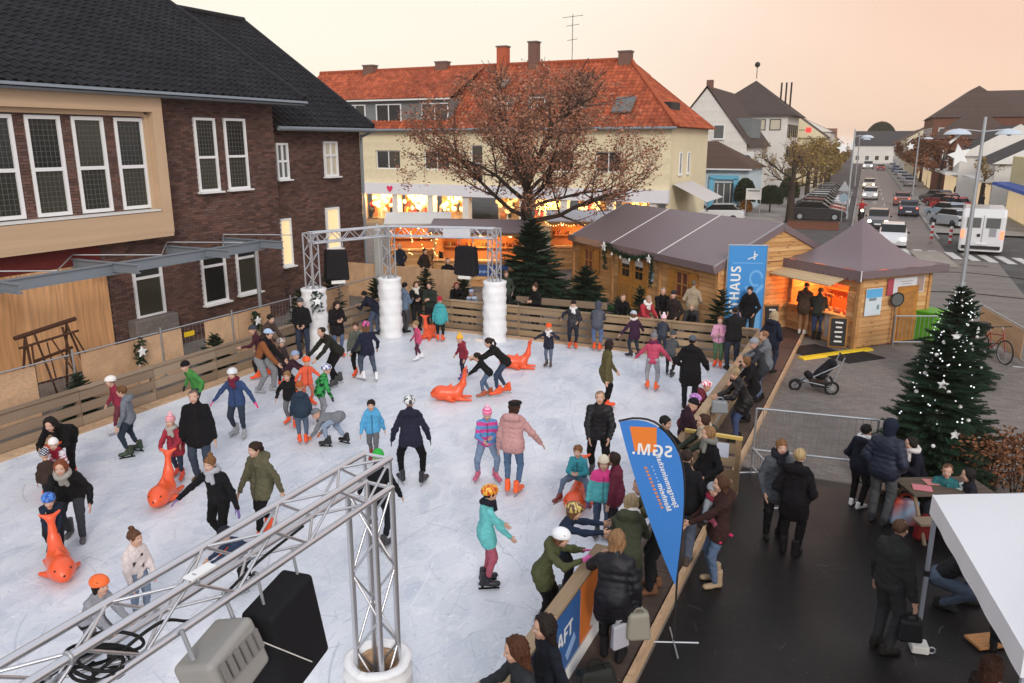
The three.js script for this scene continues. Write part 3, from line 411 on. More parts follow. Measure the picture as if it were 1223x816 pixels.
{
  const t = thing('truss_arch', 'silver box truss arch on three white wrapped pillars at the far end of the rink', 'truss'), Ps = [[-14.9, -17.75], [-13.96, -20.25], [-10.7, -21.1]], Hh = 3.35;
  for (const [x, z] of Ps) { part(t, 'wrapped_pillar', wrapGeo(1.86, .36), M.wrap, [x, .03, z]); trussRun(t, [x, 1.6, z], [x, Hh + .15, z]); }
  trussRun(t, [Ps[0][0], Hh, Ps[0][1]], [Ps[1][0], Hh, Ps[1][1]]); trussRun(t, [Ps[1][0], Hh, Ps[1][1]], [Ps[2][0], Hh, Ps[2][1]]);
  part(t, 'grey_panel', box(.85, .26, .02), std([.55, .56, .58], .5), [-11.75, Hh, -20.66], [0, .25, 0]);
  for (const [x, z, lab, ry] of [[-14.62, -18.5, 'black covered loudspeaker hanging from the left truss span', .9], [-11.55, -20.88, 'black covered loudspeaker hanging from the long truss span', .1]]) {
    const s = thing('hanging_speaker', lab, 'loudspeaker', null, [x, 2.60, z], ry); s.scale.set(1.55, 1.35, 1.3); { const g = new RoundedBoxGeometry(.50, .66, .36, 5, .05), p = g.attributes.position; for (let i = 0; i < p.count; i++) { const X = p.getX(i), Y = p.getY(i), Z = p.getZ(i), k = 1 - .22 * sstep(0, .33, Y) - .12 * sstep(-.1, -.33, Y); p.setXYZ(i, X * k + .012 * Math.sin(Y * 17 + Z * 12), Y + .01 * Math.sin(X * 21), Z * k + .012 * Math.sin(Y * 15 + X * 9)); } g.computeVertexNormals(); part(s, 'cover', g, M.black, [0, -.08, 0]); } for (const q of [-.14, .14]) rod(s, 'hook', [q, .3, 0], [q, .5, 0], .012, M.galv);
    part(s, 'bracket', box(.26, .07, .05), M.offwhite, [0, -.44, .12]);
  }
}
{
  const t = thing('near_truss', 'silver box truss crossing the lower left corner with its post in a wrapped drum', 'truss'), X = -4.25, Y = 2.90;
  trussRun(t, [X, Y, 1.5], [X, Y, -5.85], .30, .40, .030, .0125); trussRun(t, [X, 0.6, -5.70], [X, Y - .15, -5.70], .30, .40, .030, .0125);
  part(t, 'wrapped_drum', wrapGeo(.86, .34), M.wrap, [X, .03, -5.70]); part(t, 'cardboard_lining', new THREE.CylinderGeometry(.21, .21, .5, 16, 1, true), M.kick[0], [X, .62, -5.70]);
  part(t, 'clamp_plate', box(.09, .012, .22), M.white, [X + .15, Y + .185, -3.5]); for (const z of [-3.45, -2.5]) part(t, 'clamp', new THREE.TorusGeometry(.036, .012, 6, 14), M.galv, [X + .15, Y + .15, z]);
  const fl = thing('flood_light', 'grey box shaped flood light hanging under the near truss', 'flood light', null, [X + .26, 2.36, -3.52], .2);
  part(fl, 'housing', new RoundedBoxGeometry(.34, .42, .54, 3, .05), std([.30, .29, .27], .55), [0, 0, 0], [.12, 0, .25]);
  for (let i = 0; i < 6; i++) part(fl, 'cooling_fin', box(.012, .16, .05), std([.22, .21, .2], .5), [.180 - .01, .10, -.2 + i * .08], [.12, 0, .25]);
  for (const z of [-.24, .24]) rod(fl, 'yoke_arm', [-.05, .2, z], [-.12, .42, z], .016, M.galv);
  const sp = thing('covered_speaker', 'large black fabric cover over a loudspeaker under the near truss', 'loudspeaker', null, [X + .20, 2.30, -4.22], 0);
  { const g = new RoundedBoxGeometry(.34, .80, .64, 6, .04), p = g.attributes.position; for (let i = 0; i < p.count; i++) { const X = p.getX(i), Y = p.getY(i), Z = p.getZ(i), k = 1 - .16 * (Y + .46) / .92; p.setXYZ(i, X * k + .010 * Math.sin(Y * 15 + Z * 9), Y + .012 * Math.sin(Z * 12), Z * (1 - .10 * (Y + .46) / .92) + .012 * Math.sin(Y * 13 + X * 20)); } g.computeVertexNormals(); part(sp, 'cover', g, M.black, [.0, -.14, 0], [.10, .12, .02]); }
  rod(sp, 'strap', [.18, .1, .42], [.2, -.38, -.06], .005, M.offwhite); for (const z of [-.2, .2]) rod(sp, 'hanger', [0, .22, z], [-.05, .5, z], .012, M.galv); 
  const cb = thing('cable_coil', 'coil of black cables hanging in the near truss', 'cable', null, [X - .02, 2.78, -2.75]);
  for (let i = 0; i < 7; i++) part(cb, 'cable_loop', new THREE.TorusGeometry(.15 + .02 * (i % 3), .012, 6, 26), M.rubber, [rr(-.05, .05), rr(-.05, .04), rr(-.22, .2)], [rr(.5, 1.6), rr(-.6, .6), rr(-.4, .4)]);
  part(cb, 'cable', new THREE.TubeGeometry(new THREE.CatmullRomCurve3([V(.1, .0, .1), V(.14, .1, -.4), V(.05, -.12, -.8), V(.15, .08, -1.3), V(.1, .1, -1.9)]), 40, .012, 6), M.rubber);
}
// ------------------------------------------------ seal shaped skating aids
const sealGeo = sdf([ell([0, .20, .34], [.175, .165, .23]), cap([0, .19, .3], [0, .18, -.12], .18, .165), cap([0, .2, -.12], [0, .42, -.30], .15, .085), cap([0, .42, -.30], [0, .74, -.36], .085, .042), cap([0, .74, -.36], [.14, .82, -.40], .042, .022), cap([0, .74, -.36], [-.14, .82, -.40], .042, .022), cap([.13, .07, .12], [.27, .05, -.06], .06, .03), cap([-.13, .07, .12], [-.27, .05, -.06], .06, .03), cap([.09, .06, -.1], [.16, .045, -.52], .06, .03), cap([-.09, .06, -.1], [-.16, .045, -.52], .06, .03), cap([0, .36, .06], [0, .42, .02], .04, .02), ell([0, .16, .54], [.09, .075, .06])], .021, { k: .06, cuts: [(x, y) => .02 - y] });
const seals = [];
function seal(x, z, phi, label) { const s = thing('seal_skating_aid', label, 'skating aid', 'orange seals for learner skaters', [x, .03, z], Math.atan2(-x, -z) + phi * R); s.scale.set(.92, .98, .86); part(s, 'body', sealGeo, M.orange); for (const q of [1, -1]) part(s, 'eye', mcEye, M.dark, [q * .105, .265, .495]); part(s, 'nose', mcEye, M.dark, [0, .20, .595]); }
const mcEye = new THREE.SphereGeometry(.017, 8, 6);
seal(-12.67, -8.04, 0, 'orange plastic seal under the child in the white hat'); seal(-10.16, -6.28, 4, 'orange plastic seal facing us under the child in the blue helmet'); seal(-10.75, -8.63, -22, 'orange plastic seal held by the girl in the red coat');
seal(-12.72, -20.5, 160, 'orange plastic seal with its tail up beside the turquoise child at the far fence'); seal(-8.98, -15.45, -92, 'orange plastic seal pushed leftwards by the bending woman and child'); seal(-8.72, -18.6, -95, 'orange plastic seal held by the child in the orange cap'); seal(-4.28, -11.5, -12, 'orange plastic seal ridden by the boy in teal');
// ------------------------------------------------ feather flag, banner, texts
const fontB = await new FontLoader().loadAsync('fonts/droid/droid_sans_bold.typeface.json'), fontR = await new FontLoader().loadAsync('fonts/droid/droid_sans_regular.typeface.json');
function text(s, size, o = {}) { const g = new TextGeometry(s, { font: o.thin ? fontR : fontB, size, depth: .002, curveSegments: 3, bevelEnabled: false }); g.computeBoundingBox(); const b = g.boundingBox; return g.translate(-(b.min.x + b.max.x) / 2, -(b.min.y + b.max.y) / 2, 0); }
{
  const f = thing('feather_flag', 'blue feather flag with an orange square and white club lettering seen from behind', 'flag', null, [-1.86, 0, -8.50], 14 * R);
  const s = new THREE.Shape(); s.moveTo(-.02, .80); s.bezierCurveTo(.02, 1.5, .06, 2.05, -.04, 2.42); s.bezierCurveTo(-.14, 2.76, -.42, 2.98, -.76, 2.84); s.bezierCurveTo(-.62, 2.3, -.34, 1.5, -.02, .80);
  const cloth = new THREE.ExtrudeGeometry(s, { depth: .006, bevelEnabled: false, curveSegments: 24 }); part(f, 'flag_cloth', cloth, std([.045, .20, .56], .7, { bumpMap: T.cloth, bumpScale: .004 }));
  const pl = []; const pc = new THREE.CatmullRomCurve3([V(0, .05, -.01), V(.0, 1.0, -.01), V(.025, 1.8, -.01), V(.0, 2.3, -.01), V(-.12, 2.64, -.01), V(-.36, 2.87, -.01), V(-.58, 2.90, -.01), V(-.77, 2.85, -.01)]); part(f, 'pole', new THREE.TubeGeometry(pc, 40, .013, 7), M.dark);
  part(f, 'orange_square', new THREE.ExtrudeGeometry(new THREE.Shape([[-.64, 2.80], [-.33, 2.81], [-.32, 2.50], [-.57, 2.50]].map(p => new THREE.Vector2(...p))), { depth: .002, bevelEnabled: false }), std([.75, .20, .03], .7), [0, 0, .0065]);
  const mir = (txt, sz, x, y, rz, mat, thin) => { let g = text(txt, sz, { thin }); g = g.index ? g.toNonIndexed() : g; const P = g.attributes.position.array; for (let i = 0; i < P.length; i += 9) { for (let k = 0; k < 9; k += 3) P[i + k] *= -1; for (let k = 0; k < 3; k++) { const q = P[i + 3 + k]; P[i + 3 + k] = P[i + 6 + k]; P[i + 6 + k] = q; } } g.computeVertexNormals(); part(f, 'lettering', g, mat, [x, y, .0105], [0, 0, rz]); };
  mir('SGM.', .14, -.37, 2.53, -.02, M.white); mir('Sportgemeinschaft', .056, -.19, 2.16, -69 * R, M.white); mir('Monheim', .058, -.20, 1.95, -69 * R, M.white);
  const om = std([.7, .24, .06], .7); for (let i = 0; i < 12; i++) part(f, 'orange_print', box(.03, .026, .003), om, [-.435 + i * .019, 2.30 - i * .044, .0075], [0, 0, .4]); for (let i = 0; i < 9; i++) part(f, 'fine_print', box(.016, .02, .003), std([.3, .45, .75], .7), [-.36 + i * .019, 2.32 - i * .044, .0075], [0, 0, .4]);
  rod(f, 'foot_bar', [-.3, .02, .05], [.3, .02, -.05], .012, M.galv); rod(f, 'foot_bar', [-.05, .02, -.3], [.05, .02, .3], .012, M.galv);
}
{ const l = part(AFT, 'lettering', text('AFT', .19), M.white, [10.42, .64, .042]); l.userData.label = 'white capital letters on the blue board'; }
{
  const b = thing('town_banner', 'tall blue banner with white vertical capital letters beside the hut', 'banner', null, [-3.82, 0, -24.62], 21 * R), bl = std([.055, .27, .62], .6), lt = std([.16, .42, .75], .6);
  part(b, 'cloth', box(1.12, 2.66, .02), bl, [0, 1.62, 0]); for (const x of [-.585, .585]) rod(b, 'pole', [x, 0, 0], [x, 2.98, 0], .022, M.galv); rod(b, 'cross_bar', [-.585, 2.965, 0], [.585, 2.965, 0], .018, M.galv);
  part(b, 'lettering', text('RATHAUS', .30), M.white, [-.32, 1.42, .012], [0, 0, Math.PI / 2]);
  part(b, 'emblem', merge([new THREE.CylinderGeometry(.012, .03, .26, 6).translate(.2, 2.66, 0), bx(.2, .03, .004, .17, 2.6, 0, 0, 0, .35), bx(.1, .035, .004, .06, 2.56, 0, 0, 0, .5), bx(.1, .03, .004, .26, 2.68, 0, 0, 0, -.4)]), M.white, [0, 0, .014]);
  part(b, 'fine_line', box(.9, .03, .003), lt, [.02, 2.42, .0125]);
  const arc = (r, w, a0, a1, x, y, sx = 1) => { const g = new THREE.RingGeometry(r - w, r, 24, 1, a0, a1).scale(sx, 1, 1); part(b, 'pale_emblem', g, lt, [x, y, .0125]); };
  arc(.26, .07, 0, 5.2, .3, 1.95, .8); part(b, 'pale_emblem', box(.10, .5, .003), lt, [.36, 1.55, .0128], [0, 0, -.7]); part(b, 'pale_emblem', box(.10, .45, .003), lt, [.12, 1.5, .0131], [0, 0, .5]); part(b, 'pale_emblem', box(.48, .72, .003), lt, [.26, .75, .0125]); part(b, 'pale_emblem', box(.24, .10, .003), bl, [.26, .95, .0145]);
}
// ------------------------------------------------ wooden hall and round-the-corner hut
const ORD = ['first', 'second', 'third', 'fourth', 'fifth', 'sixth', 'seventh', 'eighth', 'ninth', 'tenth', 'eleventh', 'twelfth', 'thirteenth', 'fourteenth', 'fifteenth', 'sixteenth', 'seventeenth', 'eighteenth', 'nineteenth', 'twentieth', 'twenty-first', 'twenty-second'];
const HR = -40 * R, tarpD = M.tarp.clone(), mcBall = new THREE.SphereGeometry(.035, 10, 8); tarpD.side = THREE.DoubleSide;
const pgc = new Map(); const pgeo = (w, h, d) => { const v = Math.floor(rnd() * 3), k = [w.toFixed(2), h.toFixed(3), d, v].join(); if (!pgc.has(k)) { const g = new THREE.BoxGeometry(w, h, d), u = g.attributes.uv; for (let i = 0; i < u.count; i++) u.setXY(i, u.getX(i) * w / 1.3 + v * .37, u.getY(i) * h / .9 + v * .29); pgc.set(k, g); } return pgc.get(k); };
function plankWall(t, w, h, p, ry, { ph = .15, mats = M.hut, y0 = .06, skip } = {}) { // horizontal boards on local wall
  const n = Math.floor((h - y0) / ph); for (let j = 0; j < n; j++) for (const [a, b] of (skip ? skip(y0 + (j + .5) * ph) : [[-w / 2, w / 2]])) part(t, 'board', pgeo(b - a - .006, ph - .008, .04), mats[Math.floor(rnd() * mats.length)], [p[0] + Math.cos(ry) * (a + b) / 2, p[1] + y0 + (j + .5) * ph, p[2] - Math.sin(ry) * (a + b) / 2], [0, ry, 0]);
}
{
  const t = thing('wooden_hall', 'long wooden market hall with a brown tarpaulin roof behind the rink', 'market hall', null, [-4.6, 0, -24.4], HR), L = 9.2, Dp = 4.8;
  part(t, 'inner_wall', box(L - .1, 2.3, Dp - .1), std([.10, .06, .035], .9), [-L / 2, 1.16, -Dp / 2]);
  for (let k = 0; k < 3; k++) { const x0 = -L + k * L / 3; plankWall(t, L / 3 - .1, 2.32, [x0 + L / 6, 0, 0], 0); part(t, 'post', box(.11, 2.35, .10), M.hut[3], [x0 + .0, 1.175, .03]); }
  part(t, 'post', box(.12, 2.35, .12), M.hut[3], [0, 1.175, .02]); part(t, 'sill_beam', box(L, .12, .1), M.oldboards[0], [-L / 2, .06, .03]);
  plankWall(t, Dp - .1, 2.32, [0, 0, -Dp / 2], Math.PI / 2); for (let j = 0; j < 7; j++) { const w = (Dp + .1) * (1 - (j + .5) / 7.4); part(t, 'board', pgeo(w, .142, .04), M.hut[j % 4], [0, 2.40 + j * .15, -Dp / 2], [0, Math.PI / 2, 0]); }
  const rs = Math.atan2(1.12, 2.4), rl = Math.hypot(1.12, 2.4) + .32;
  for (let k = 0; k < 3; k++) for (const s of [1, -1]) { const q = part(t, 'roof_tarp', box(L / 3 - .03, .05, rl), M.tarp, [-L + (k + .5) * L / 3 * 1.0, 2.92 - .055, -Dp / 2 + s * (1.2 + .13)], [s * rs, 0, 0]); }
  for (let k = 0; k <= 3; k++) for (const s of [1, -1]) part(t, 'roof_seam', box(.05, .06, rl), k % 3 ? M.offwhite : std([.35, .33, .33], .6), [-L + k * L / 3, 2.92 - .045, -Dp / 2 + s * 1.33], [s * rs, 0, 0]);
  part(t, 'valance', box(L + .1, .24, .04), M.tarp, [-L / 2, 2.22, .27]); for (const s of [1, -1]) part(t, 'gable_valance', box(.05, .2, rl), M.tarp, [.06, 2.78, -Dp / 2 + s * 1.33], [s * rs, 0, 0]);
  // double door
  for (const x of [-5.15, -4.27]) { const d = part(t, 'door', box(.84, 1.95, .05), M.hutdoor, [x, 1.06, .06]); part(d, 'door_panel', box(.66, .72, .02), M.hutframe, [0, -.5, .033]); for (let i = 0; i < 4; i++) part(d, 'pane', box(.20, .26, .012), M.glass, [-.12 + (i % 2) * .24, .30 + Math.floor(i / 2) * .31, .03]); part(d, 'curtain', box(.5, .2, .006), M.offwhite, [0, .72, .04]); }
  part(t, 'door_frame', merge([bx(.08, 2.05, .08, -5.63, 1.03, .06), bx(.08, 2.05, .08, -3.79, 1.03, .06), bx(1.92, .08, .08, -4.71, 2.09, .06)]), M.hutframe);
  for (const x of [-7.9, -1.75]) { const w = part(t, 'window', merge([bx(.66, .06, .08, 0, .42, 0), bx(.66, .06, .08, 0, -.42, 0), bx(.06, .9, .08, -.33, 0, 0), bx(.06, .9, .08, .33, 0, 0), bx(.04, .84, .06), bx(.62, .04, .059)]), M.hutframe, [x, 1.45, .06]); for (let i = 0; i < 4; i++) part(w, 'pane', box(.28, .38, .012), std([.16, .05, .04], .2), [-.15 + (i % 2) * .3, -.2 + Math.floor(i / 2) * .4, -.012]); for (const s of [-1, 1]) part(t, 'shutter', box(.42, .92, .035), M.hutdoor, [x + s * .58, 1.45, .055]); }
  part(t, 'poster', box(.26, .34, .01), std([.45, .55, .72], .6), [-3.55, 1.45, .05]);
  part(t, 'green_mat', box(1.9, .03, .7), std([.02, .22, .05], .9), [-4.6, .02, .5]);
  const gl = thing('fir_garland', 'fir garland with white bows above the hall door', 'garland', null, [-4.6, 0, -24.4], HR), gm = [], gc = [];
  const path = new THREE.CatmullRomCurve3([V(-6.2, 1.35, .36), V(-6.15, 2.25, .36), V(-5.4, 2.1, .38), V(-4.6, 2.02, .38), V(-3.8, 2.08, .38), V(-3.2, 2.2, .36), V(-3.15, 1.2, .36)], false, 'centripetal');
  for (let i = 0; i < 520; i++) { const p = path.getPointAt(i / 519); gm.push(M4([p.x, p.y, p.z], [rr(0, 6), rr(0, 6), rr(0, 6)], [.14, .14, .14])); const q = rr(.7, 1.3); gc.push(new THREE.Color(.02 * q, .05 * q, .025 * q)); } inst(gl, 'needles', sprayGeo, needleM, gm, gc);
  part(gl, 'stem', new THREE.TubeGeometry(path, 40, .02, 5), M.bark);
  for (const [x, y, s] of [[-6.18, 2.2, .17], [-3.2, 2.12, .14], [-5.6, 2.0, .05], [-5.0, 1.95, .05], [-4.4, 1.94, .05], [-3.8, 2.0, .05]]) part(gl, 'white_bow', starG(s), M.star, [x, y, .42]);
}
function starG(r, d = .03) { const s = new THREE.Shape(); for (let i = 0; i < 10; i++) { const a = i / 10 * 6.283 + 1.571, q = i % 2 ? r * .45 : r; i ? s.lineTo(q * Math.cos(a), q * Math.sin(a)) : s.moveTo(q * Math.cos(a), q * Math.sin(a)); } return new THREE.ExtrudeGeometry(s, { depth: d, bevelEnabled: true, bevelSize: .008, bevelThickness: .008, bevelSegments: 1 }); }
{
  const t = thing('market_hut', 'wooden market hut with a pointed brown tarpaulin roof and open lit counter', 'market hut', null, [-.6, 0, -24.8], HR), W = 2.9;   // local x: -W..0 front, z: 0..-W
  const wx = -W / 2; plankWall(t, W - .1, 2.35, [wx, 0, 0], 0, { skip: y => y < .95 || y > 1.88 ? [[-1.4, 1.4]] : [[-1.4, -1.2], [1.05, 1.4]] });
  plankWall(t, W - .1, 2.35, [0, 0, -W / 2], Math.PI / 2); plankWall(t, W - .1, 2.35, [-W, 0, -W / 2], Math.PI / 2); plankWall(t, W - .1, 2.35, [wx, 0, -W], 0);
  for (const [x, z] of [[0, 0], [-W, 0], [0, -W], [-W, -W]]) part(t, 'corner_post', box(.12, 2.4, .12), M.hut[3], [x, 1.2, z]);
  part(t, 'floor', box(W - .1, .06, W - .1), M.oldboards[0], [wx, .06, -W / 2]); part(t, 'ceiling', box(W + .05, .04, W + .05), M.oldboards[1], [wx, 2.385, -W / 2]); part(t, 'counter', box(2.3, .05, .5), M.hut[2], [wx - .08, .93, -.12]); part(t, 'hatch_flap', box(2.45, .04, .95), wood([.66, .48, .28], .7), [wx - .08, 2.08, .45], [.28, 0, 0]); for (const x of [-1.1, 1.0]) rod(t, 'hatch_stay', [wx + x, 1.85, .05], [wx + x, 1.97, .85], .012, M.galv);
  const warm = std([.55, .18, .06], .7); part(t, 'back_shelf', box(2.3, .04, .3), warm, [wx, 1.35, -1.6]); part(t, 'back_panel', box(2.6, 1.6, .04), warm, [wx, 1.4, -1.9]);
  for (let i = 0; i < 16; i++) part(t, 'goods', new THREE.SphereGeometry(rr(.05, .09), 8, 6), std([rr(.5, .8), rr(.1, .35), rr(.03, .1)], .5), [wx + rr(-1.0, .9), rr(0, 1) < .5 ? 1.02 : 1.43, rr(0, 1) < .5 ? -.15 : -1.55]);
  for (const x of [-.8, 0, .7]) { const l = part(t, 'lamp', new THREE.SphereGeometry(.06, 12, 8), std([1, .5, .2], .5, { emissive: new THREE.Color(1, .35, .10), emissiveIntensity: 9 }), [wx + x, 2.02, -.75]); }
  for (const x of [-.7, .6]) { const pl = new THREE.PointLight(new THREE.Color(1, .36, .11), 7, 6); pl.position.set(wx + x, 1.85, -.75); pl.castShadow = true; pl.shadow.radius = 3; t.add(pl); }
  const ap = [[-W - .35, 2.42, .35], [.35, 2.42, .35], [.35, 2.42, -W - .35], [-W - .35, 2.42, -W - .35]], apex = V(wx, 3.72, -W / 2);   // sagging tent roof in four faces
  for (let k = 0; k < 4; k++) { const a = V(...ap[k]), b = V(...ap[(k + 1) % 4]), P = [], N = 12, I = []; for (let j = 0; j <= N; j++) for (let i = 0; i <= N; i++) { const v = j / N, u = i / N, e = a.clone().lerp(b, u), p = e.lerp(apex, v); p.y -= .34 * Math.sin(Math.PI * Math.pow(v, .8)) * (1 - .25 * Math.sin(Math.PI * u)) + (v === 0 ? .015 * Math.sin(u * 20) : 0); P.push(p.x, p.y, p.z); } for (let j = 0; j < N; j++) for (let i = 0; i < N; i++) { const q = j * (N + 1) + i; I.push(q, q + 1, q + N + 2, q, q + N + 2, q + N + 1); } const g = new THREE.BufferGeometry(); g.setAttribute('position', new THREE.Float32BufferAttribute(P, 3)); g.setAttribute('uv', new THREE.Float32BufferAttribute(P.flatMap((v, i) => i % 3 === 1 ? [] : [v]), 2)); g.setIndex(I); g.computeVertexNormals(); part(t, 'roof_face', g, tarpD); const c = a.clone().add(b).multiplyScalar(.5); part(t, 'roof_valance', box(a.distanceTo(b), .22, .02), M.tarp, [c.x, 2.31, c.z], [0, k % 2 ? Math.PI / 2 : 0, 0]); }
  for (let i = 0; i < 15; i++) part(t, 'scallop', new THREE.CylinderGeometry(.11, .11, .02, 10).rotateX(Math.PI / 2), M.tarp, [-W - .2 + i * .236, 2.2, .352]);
  // things on the right hand face
  part(t, 'door', box(.05, 1.7, .9), M.hutdoor, [.05, .95, -1.95]); part(t, 'door_panel', box(.02, 1.4, .6), M.hutframe, [.085, .9, -1.95]);
  part(t, 'poster', box(.012, .82, .66), std([.62, .70, .74], .5), [.06, 1.42, -.55]); part(t, 'poster_head', box(.004, .26, .64), std([.12, .42, .72], .5), [.069, 1.68, -.55]); part(t, 'poster_print', box(.004, .08, .3), std([.2, .25, .3], .6), [.069, 1.5, -.5]); part(t, 'poster_print', box(.004, .14, .1), std([.2, .3, .34], .6), [.069, 1.25, -.75]);
  part(t, 'long_banner', box(.012, .5, 1.55), std([.66, .65, .68], .6), [.06, 1.82, -1.85]); part(t, 'banner_end', box(.004, .5, .25), std([.42, .07, .10], .6), [.069, 1.82, -1.18]); part(t, 'banner_end', box(.004, .46, .3), std([.36, .26, .22], .6), [.069, 1.83, -2.44]); for (let i = 0; i < 4; i++) part(t, 'banner_line', box(.004, .018, .5 - .1 * (i % 2)), std([.25, .25, .3], .6), [.069, 1.95 - i * .075, -1.85]);
  part(t, 'white_tie', cyl(.02, .02, .3, 6), M.white, [.33, 2.28, .36]);
  part(t, 'front_poster', box(.8, .7, .012), std([.40, .34, .33], .5), [wx + .7, .52, .03]); part(t, 'front_poster_print', box(.3, .3, .004), std([.6, .5, .45], .5), [wx + .85, .6, .04]);
}

for (const [x, z, ry, lab] of [[-3.1, -25.7, 30 * R, 'small blackboard with chalk writing leaning between hall and round hut'], [-1.05, -24.65, 10 * R, 'framed chalk board in front of the hut counter']]) { const s = thing('chalk_board', lab, 'sign', null, [x, 0, z], ry); part(s, 'frame', merge([bx(.5, .05, .05, 0, .95), bx(.5, .05, .05, 0, .08), bx(.05, .9, .05, -.235, .52), bx(.05, .9, .05, .235, .52)]), M.hutframe, null, [-.12, 0, 0]); part(s, 'slate', box(.42, .82, .02), M.dark, [0, .52, 0], [-.12, 0, 0]); for (let i = 0; i < 5; i++) part(s, 'chalk_line', box(.22 - .05 * (i % 2), .05, .003), M.offwhite, [0, .82 - i * .14, .014 - i * -.017], [-.12, 0, .05 * (i % 3 - 1)]); }
{ const s = thing('round_sign', 'round grey sign on a post beside the green box', 'sign', null, [.42, 0, -25.75], .6); rod(s, 'post', [0, 0, 0], [0, 1.35, 0], .03, M.oldboards[0]); part(s, 'disc', new THREE.CylinderGeometry(.2, .2, .03, 28).rotateX(Math.PI / 2), M.glassL, [0, 1.45, .02]); part(s, 'rim', new THREE.TorusGeometry(.2, .022, 8, 28), M.dark, [0, 1.45, .03]);
  const g = thing('green_box', 'bright green metal box beside the round hut', 'box', null, [1.3, 0, -27.0], -.5); part(g, 'body', new RoundedBoxGeometry(.95, .86, .8, 2, .03), M.green, [0, .5, 0]); part(g, 'lid', new RoundedBoxGeometry(1.0, .07, .86, 2, .02), M.green, [0, .965, 0]); for (const [x, z] of [[-.4, -.3], [.4, -.3], [-.4, .3], [.4, .3]]) part(g, 'foot', box(.08, .08, .08), M.dark, [x, .04, z]); }
// ------------------------------------------------ stalls behind the rink
function stall(x, z, ry, w, label, { roof = M.tarp, glow = 1, banner } = {}) {
  const t = thing('market_stall', label, 'market stall', null, [x, 0, z], ry), D = 1.8;
  for (let j = 0; j < 7; j++) part(t, 'front_board', pgeo(w, .142, .03), M.hut[(j * 3) % 4], [0, .08 + j * .15, 0]); part(t, 'counter', box(w + .1, .05, .4), M.hut[2], [0, 1.14, .05]); part(t, 'back_wall', box(w, 2.3, .05), std([.48, .2, .07], .8), [0, 1.15, -D]); for (const s of [-1, 1]) { part(t, 'side_wall', box(.05, 2.3, D), M.hut[3], [s * w / 2, 1.15, -D / 2]); part(t, 'post', box(.1, 2.4, .1), M.hut[3], [s * w / 2, 1.2, .02]); }
  part(t, 'roof', box(w + .5, .06, D * .75), roof, [0, 2.55, -.35], [.32, 0, 0]); part(t, 'roof', box(w + .5, .06, D * .75), roof, [0, 2.55, -1.55], [-.32, 0, 0]); part(t, 'fascia', box(w + .3, .2, .04), M.hut[0], [0, 2.28, .08]);
  part(t, 'shelf', box(w - .2, .04, .3), M.hut[1], [0, 1.5, -D + .2]); for (let i = 0; i < Math.round(w * 4); i++) part(t, 'jug', cyl(.05, .06, .18, 8), std([rr(.2, .6), rr(.1, .3), rr(.05, .12)], .4), [rr(-w / 2 + .2, w / 2 - .2), 1.61, -D + .2]);
  for (let i = 0; i < 3; i++) part(t, 'lamp', new THREE.SphereGeometry(.07, 10, 8), std([1, .6, .25], .5, { emissive: new THREE.Color(1, .5, .16), emissiveIntensity: 8 * glow }), [-w / 3 + i * w / 3, 2.12, -.6]);
  const pl = new THREE.PointLight(new THREE.Color(1, .5, .18), 10 * glow, 7); pl.position.set(0, 1.95, -.6); pl.castShadow = true; pl.shadow.radius = 4; t.add(pl);
  if (banner) { const b = part(t, 'blue_banner', box(w * .62, .5, .012), std([.03, .075, .24], .6), [.1, .72, .04]); for (let i = 0; i < 8; i++) part(b, 'banner_script', box(.05, .07 + .06 * (i % 2), .004), std([.35, .5, .75], .6), [-.32 + i * .09, -.06, .009], [0, 0, -.12]); for (const q of [.62, .72, .80]) part(b, 'white_tree', new THREE.ConeGeometry(.06, .26, 3).scale(1, 1, .05), M.offwhite, [q - .02, -.02, .01]); }
  return t;
}
stall(-15.6, -29.3, 18 * R, 3.8, 'orange lit drinks stall with a blue banner behind the truss arch', { banner: true });
stall(-13.2, -35.6, 22 * R, 3.2, 'wooden stall with grey roof and fairy lights beside the hall', { roof: std([.45, .44, .46], .6), glow: .7 });
stall(-19.8, -31.2, 30 * R, 2.6, 'dark market stall with silver lanterns near the brick building', { roof: M.offwhite, glow: .6 });
{ const f = thing('fairy_lights', 'string of small yellow fairy lights on the grey roofed stall', 'lights'); const em = std([1, .8, .4], .5, { emissive: new THREE.Color(1, .62, .2), emissiveIntensity: 6 }); for (let i = 0; i < 26; i++) part(f, 'bulb', mcEye, em, [-14.7 + i * .12 * .93, 2.32 - .16 * Math.abs(Math.sin(i * .5)), -35.0 - i * .045 + .62]);
  const f2 = thing('fairy_lights', 'vertical yellow fairy lights hanging behind the middle truss post', 'lights'); for (let i = 0; i < 40; i++) part(f2, 'bulb', mcEye, em, [-18.3 + (i % 3) * .55 + rr(-.12, .12), 1.3 + rr(0, 1.3), -28.4 + rr(-.2, .2)]); }
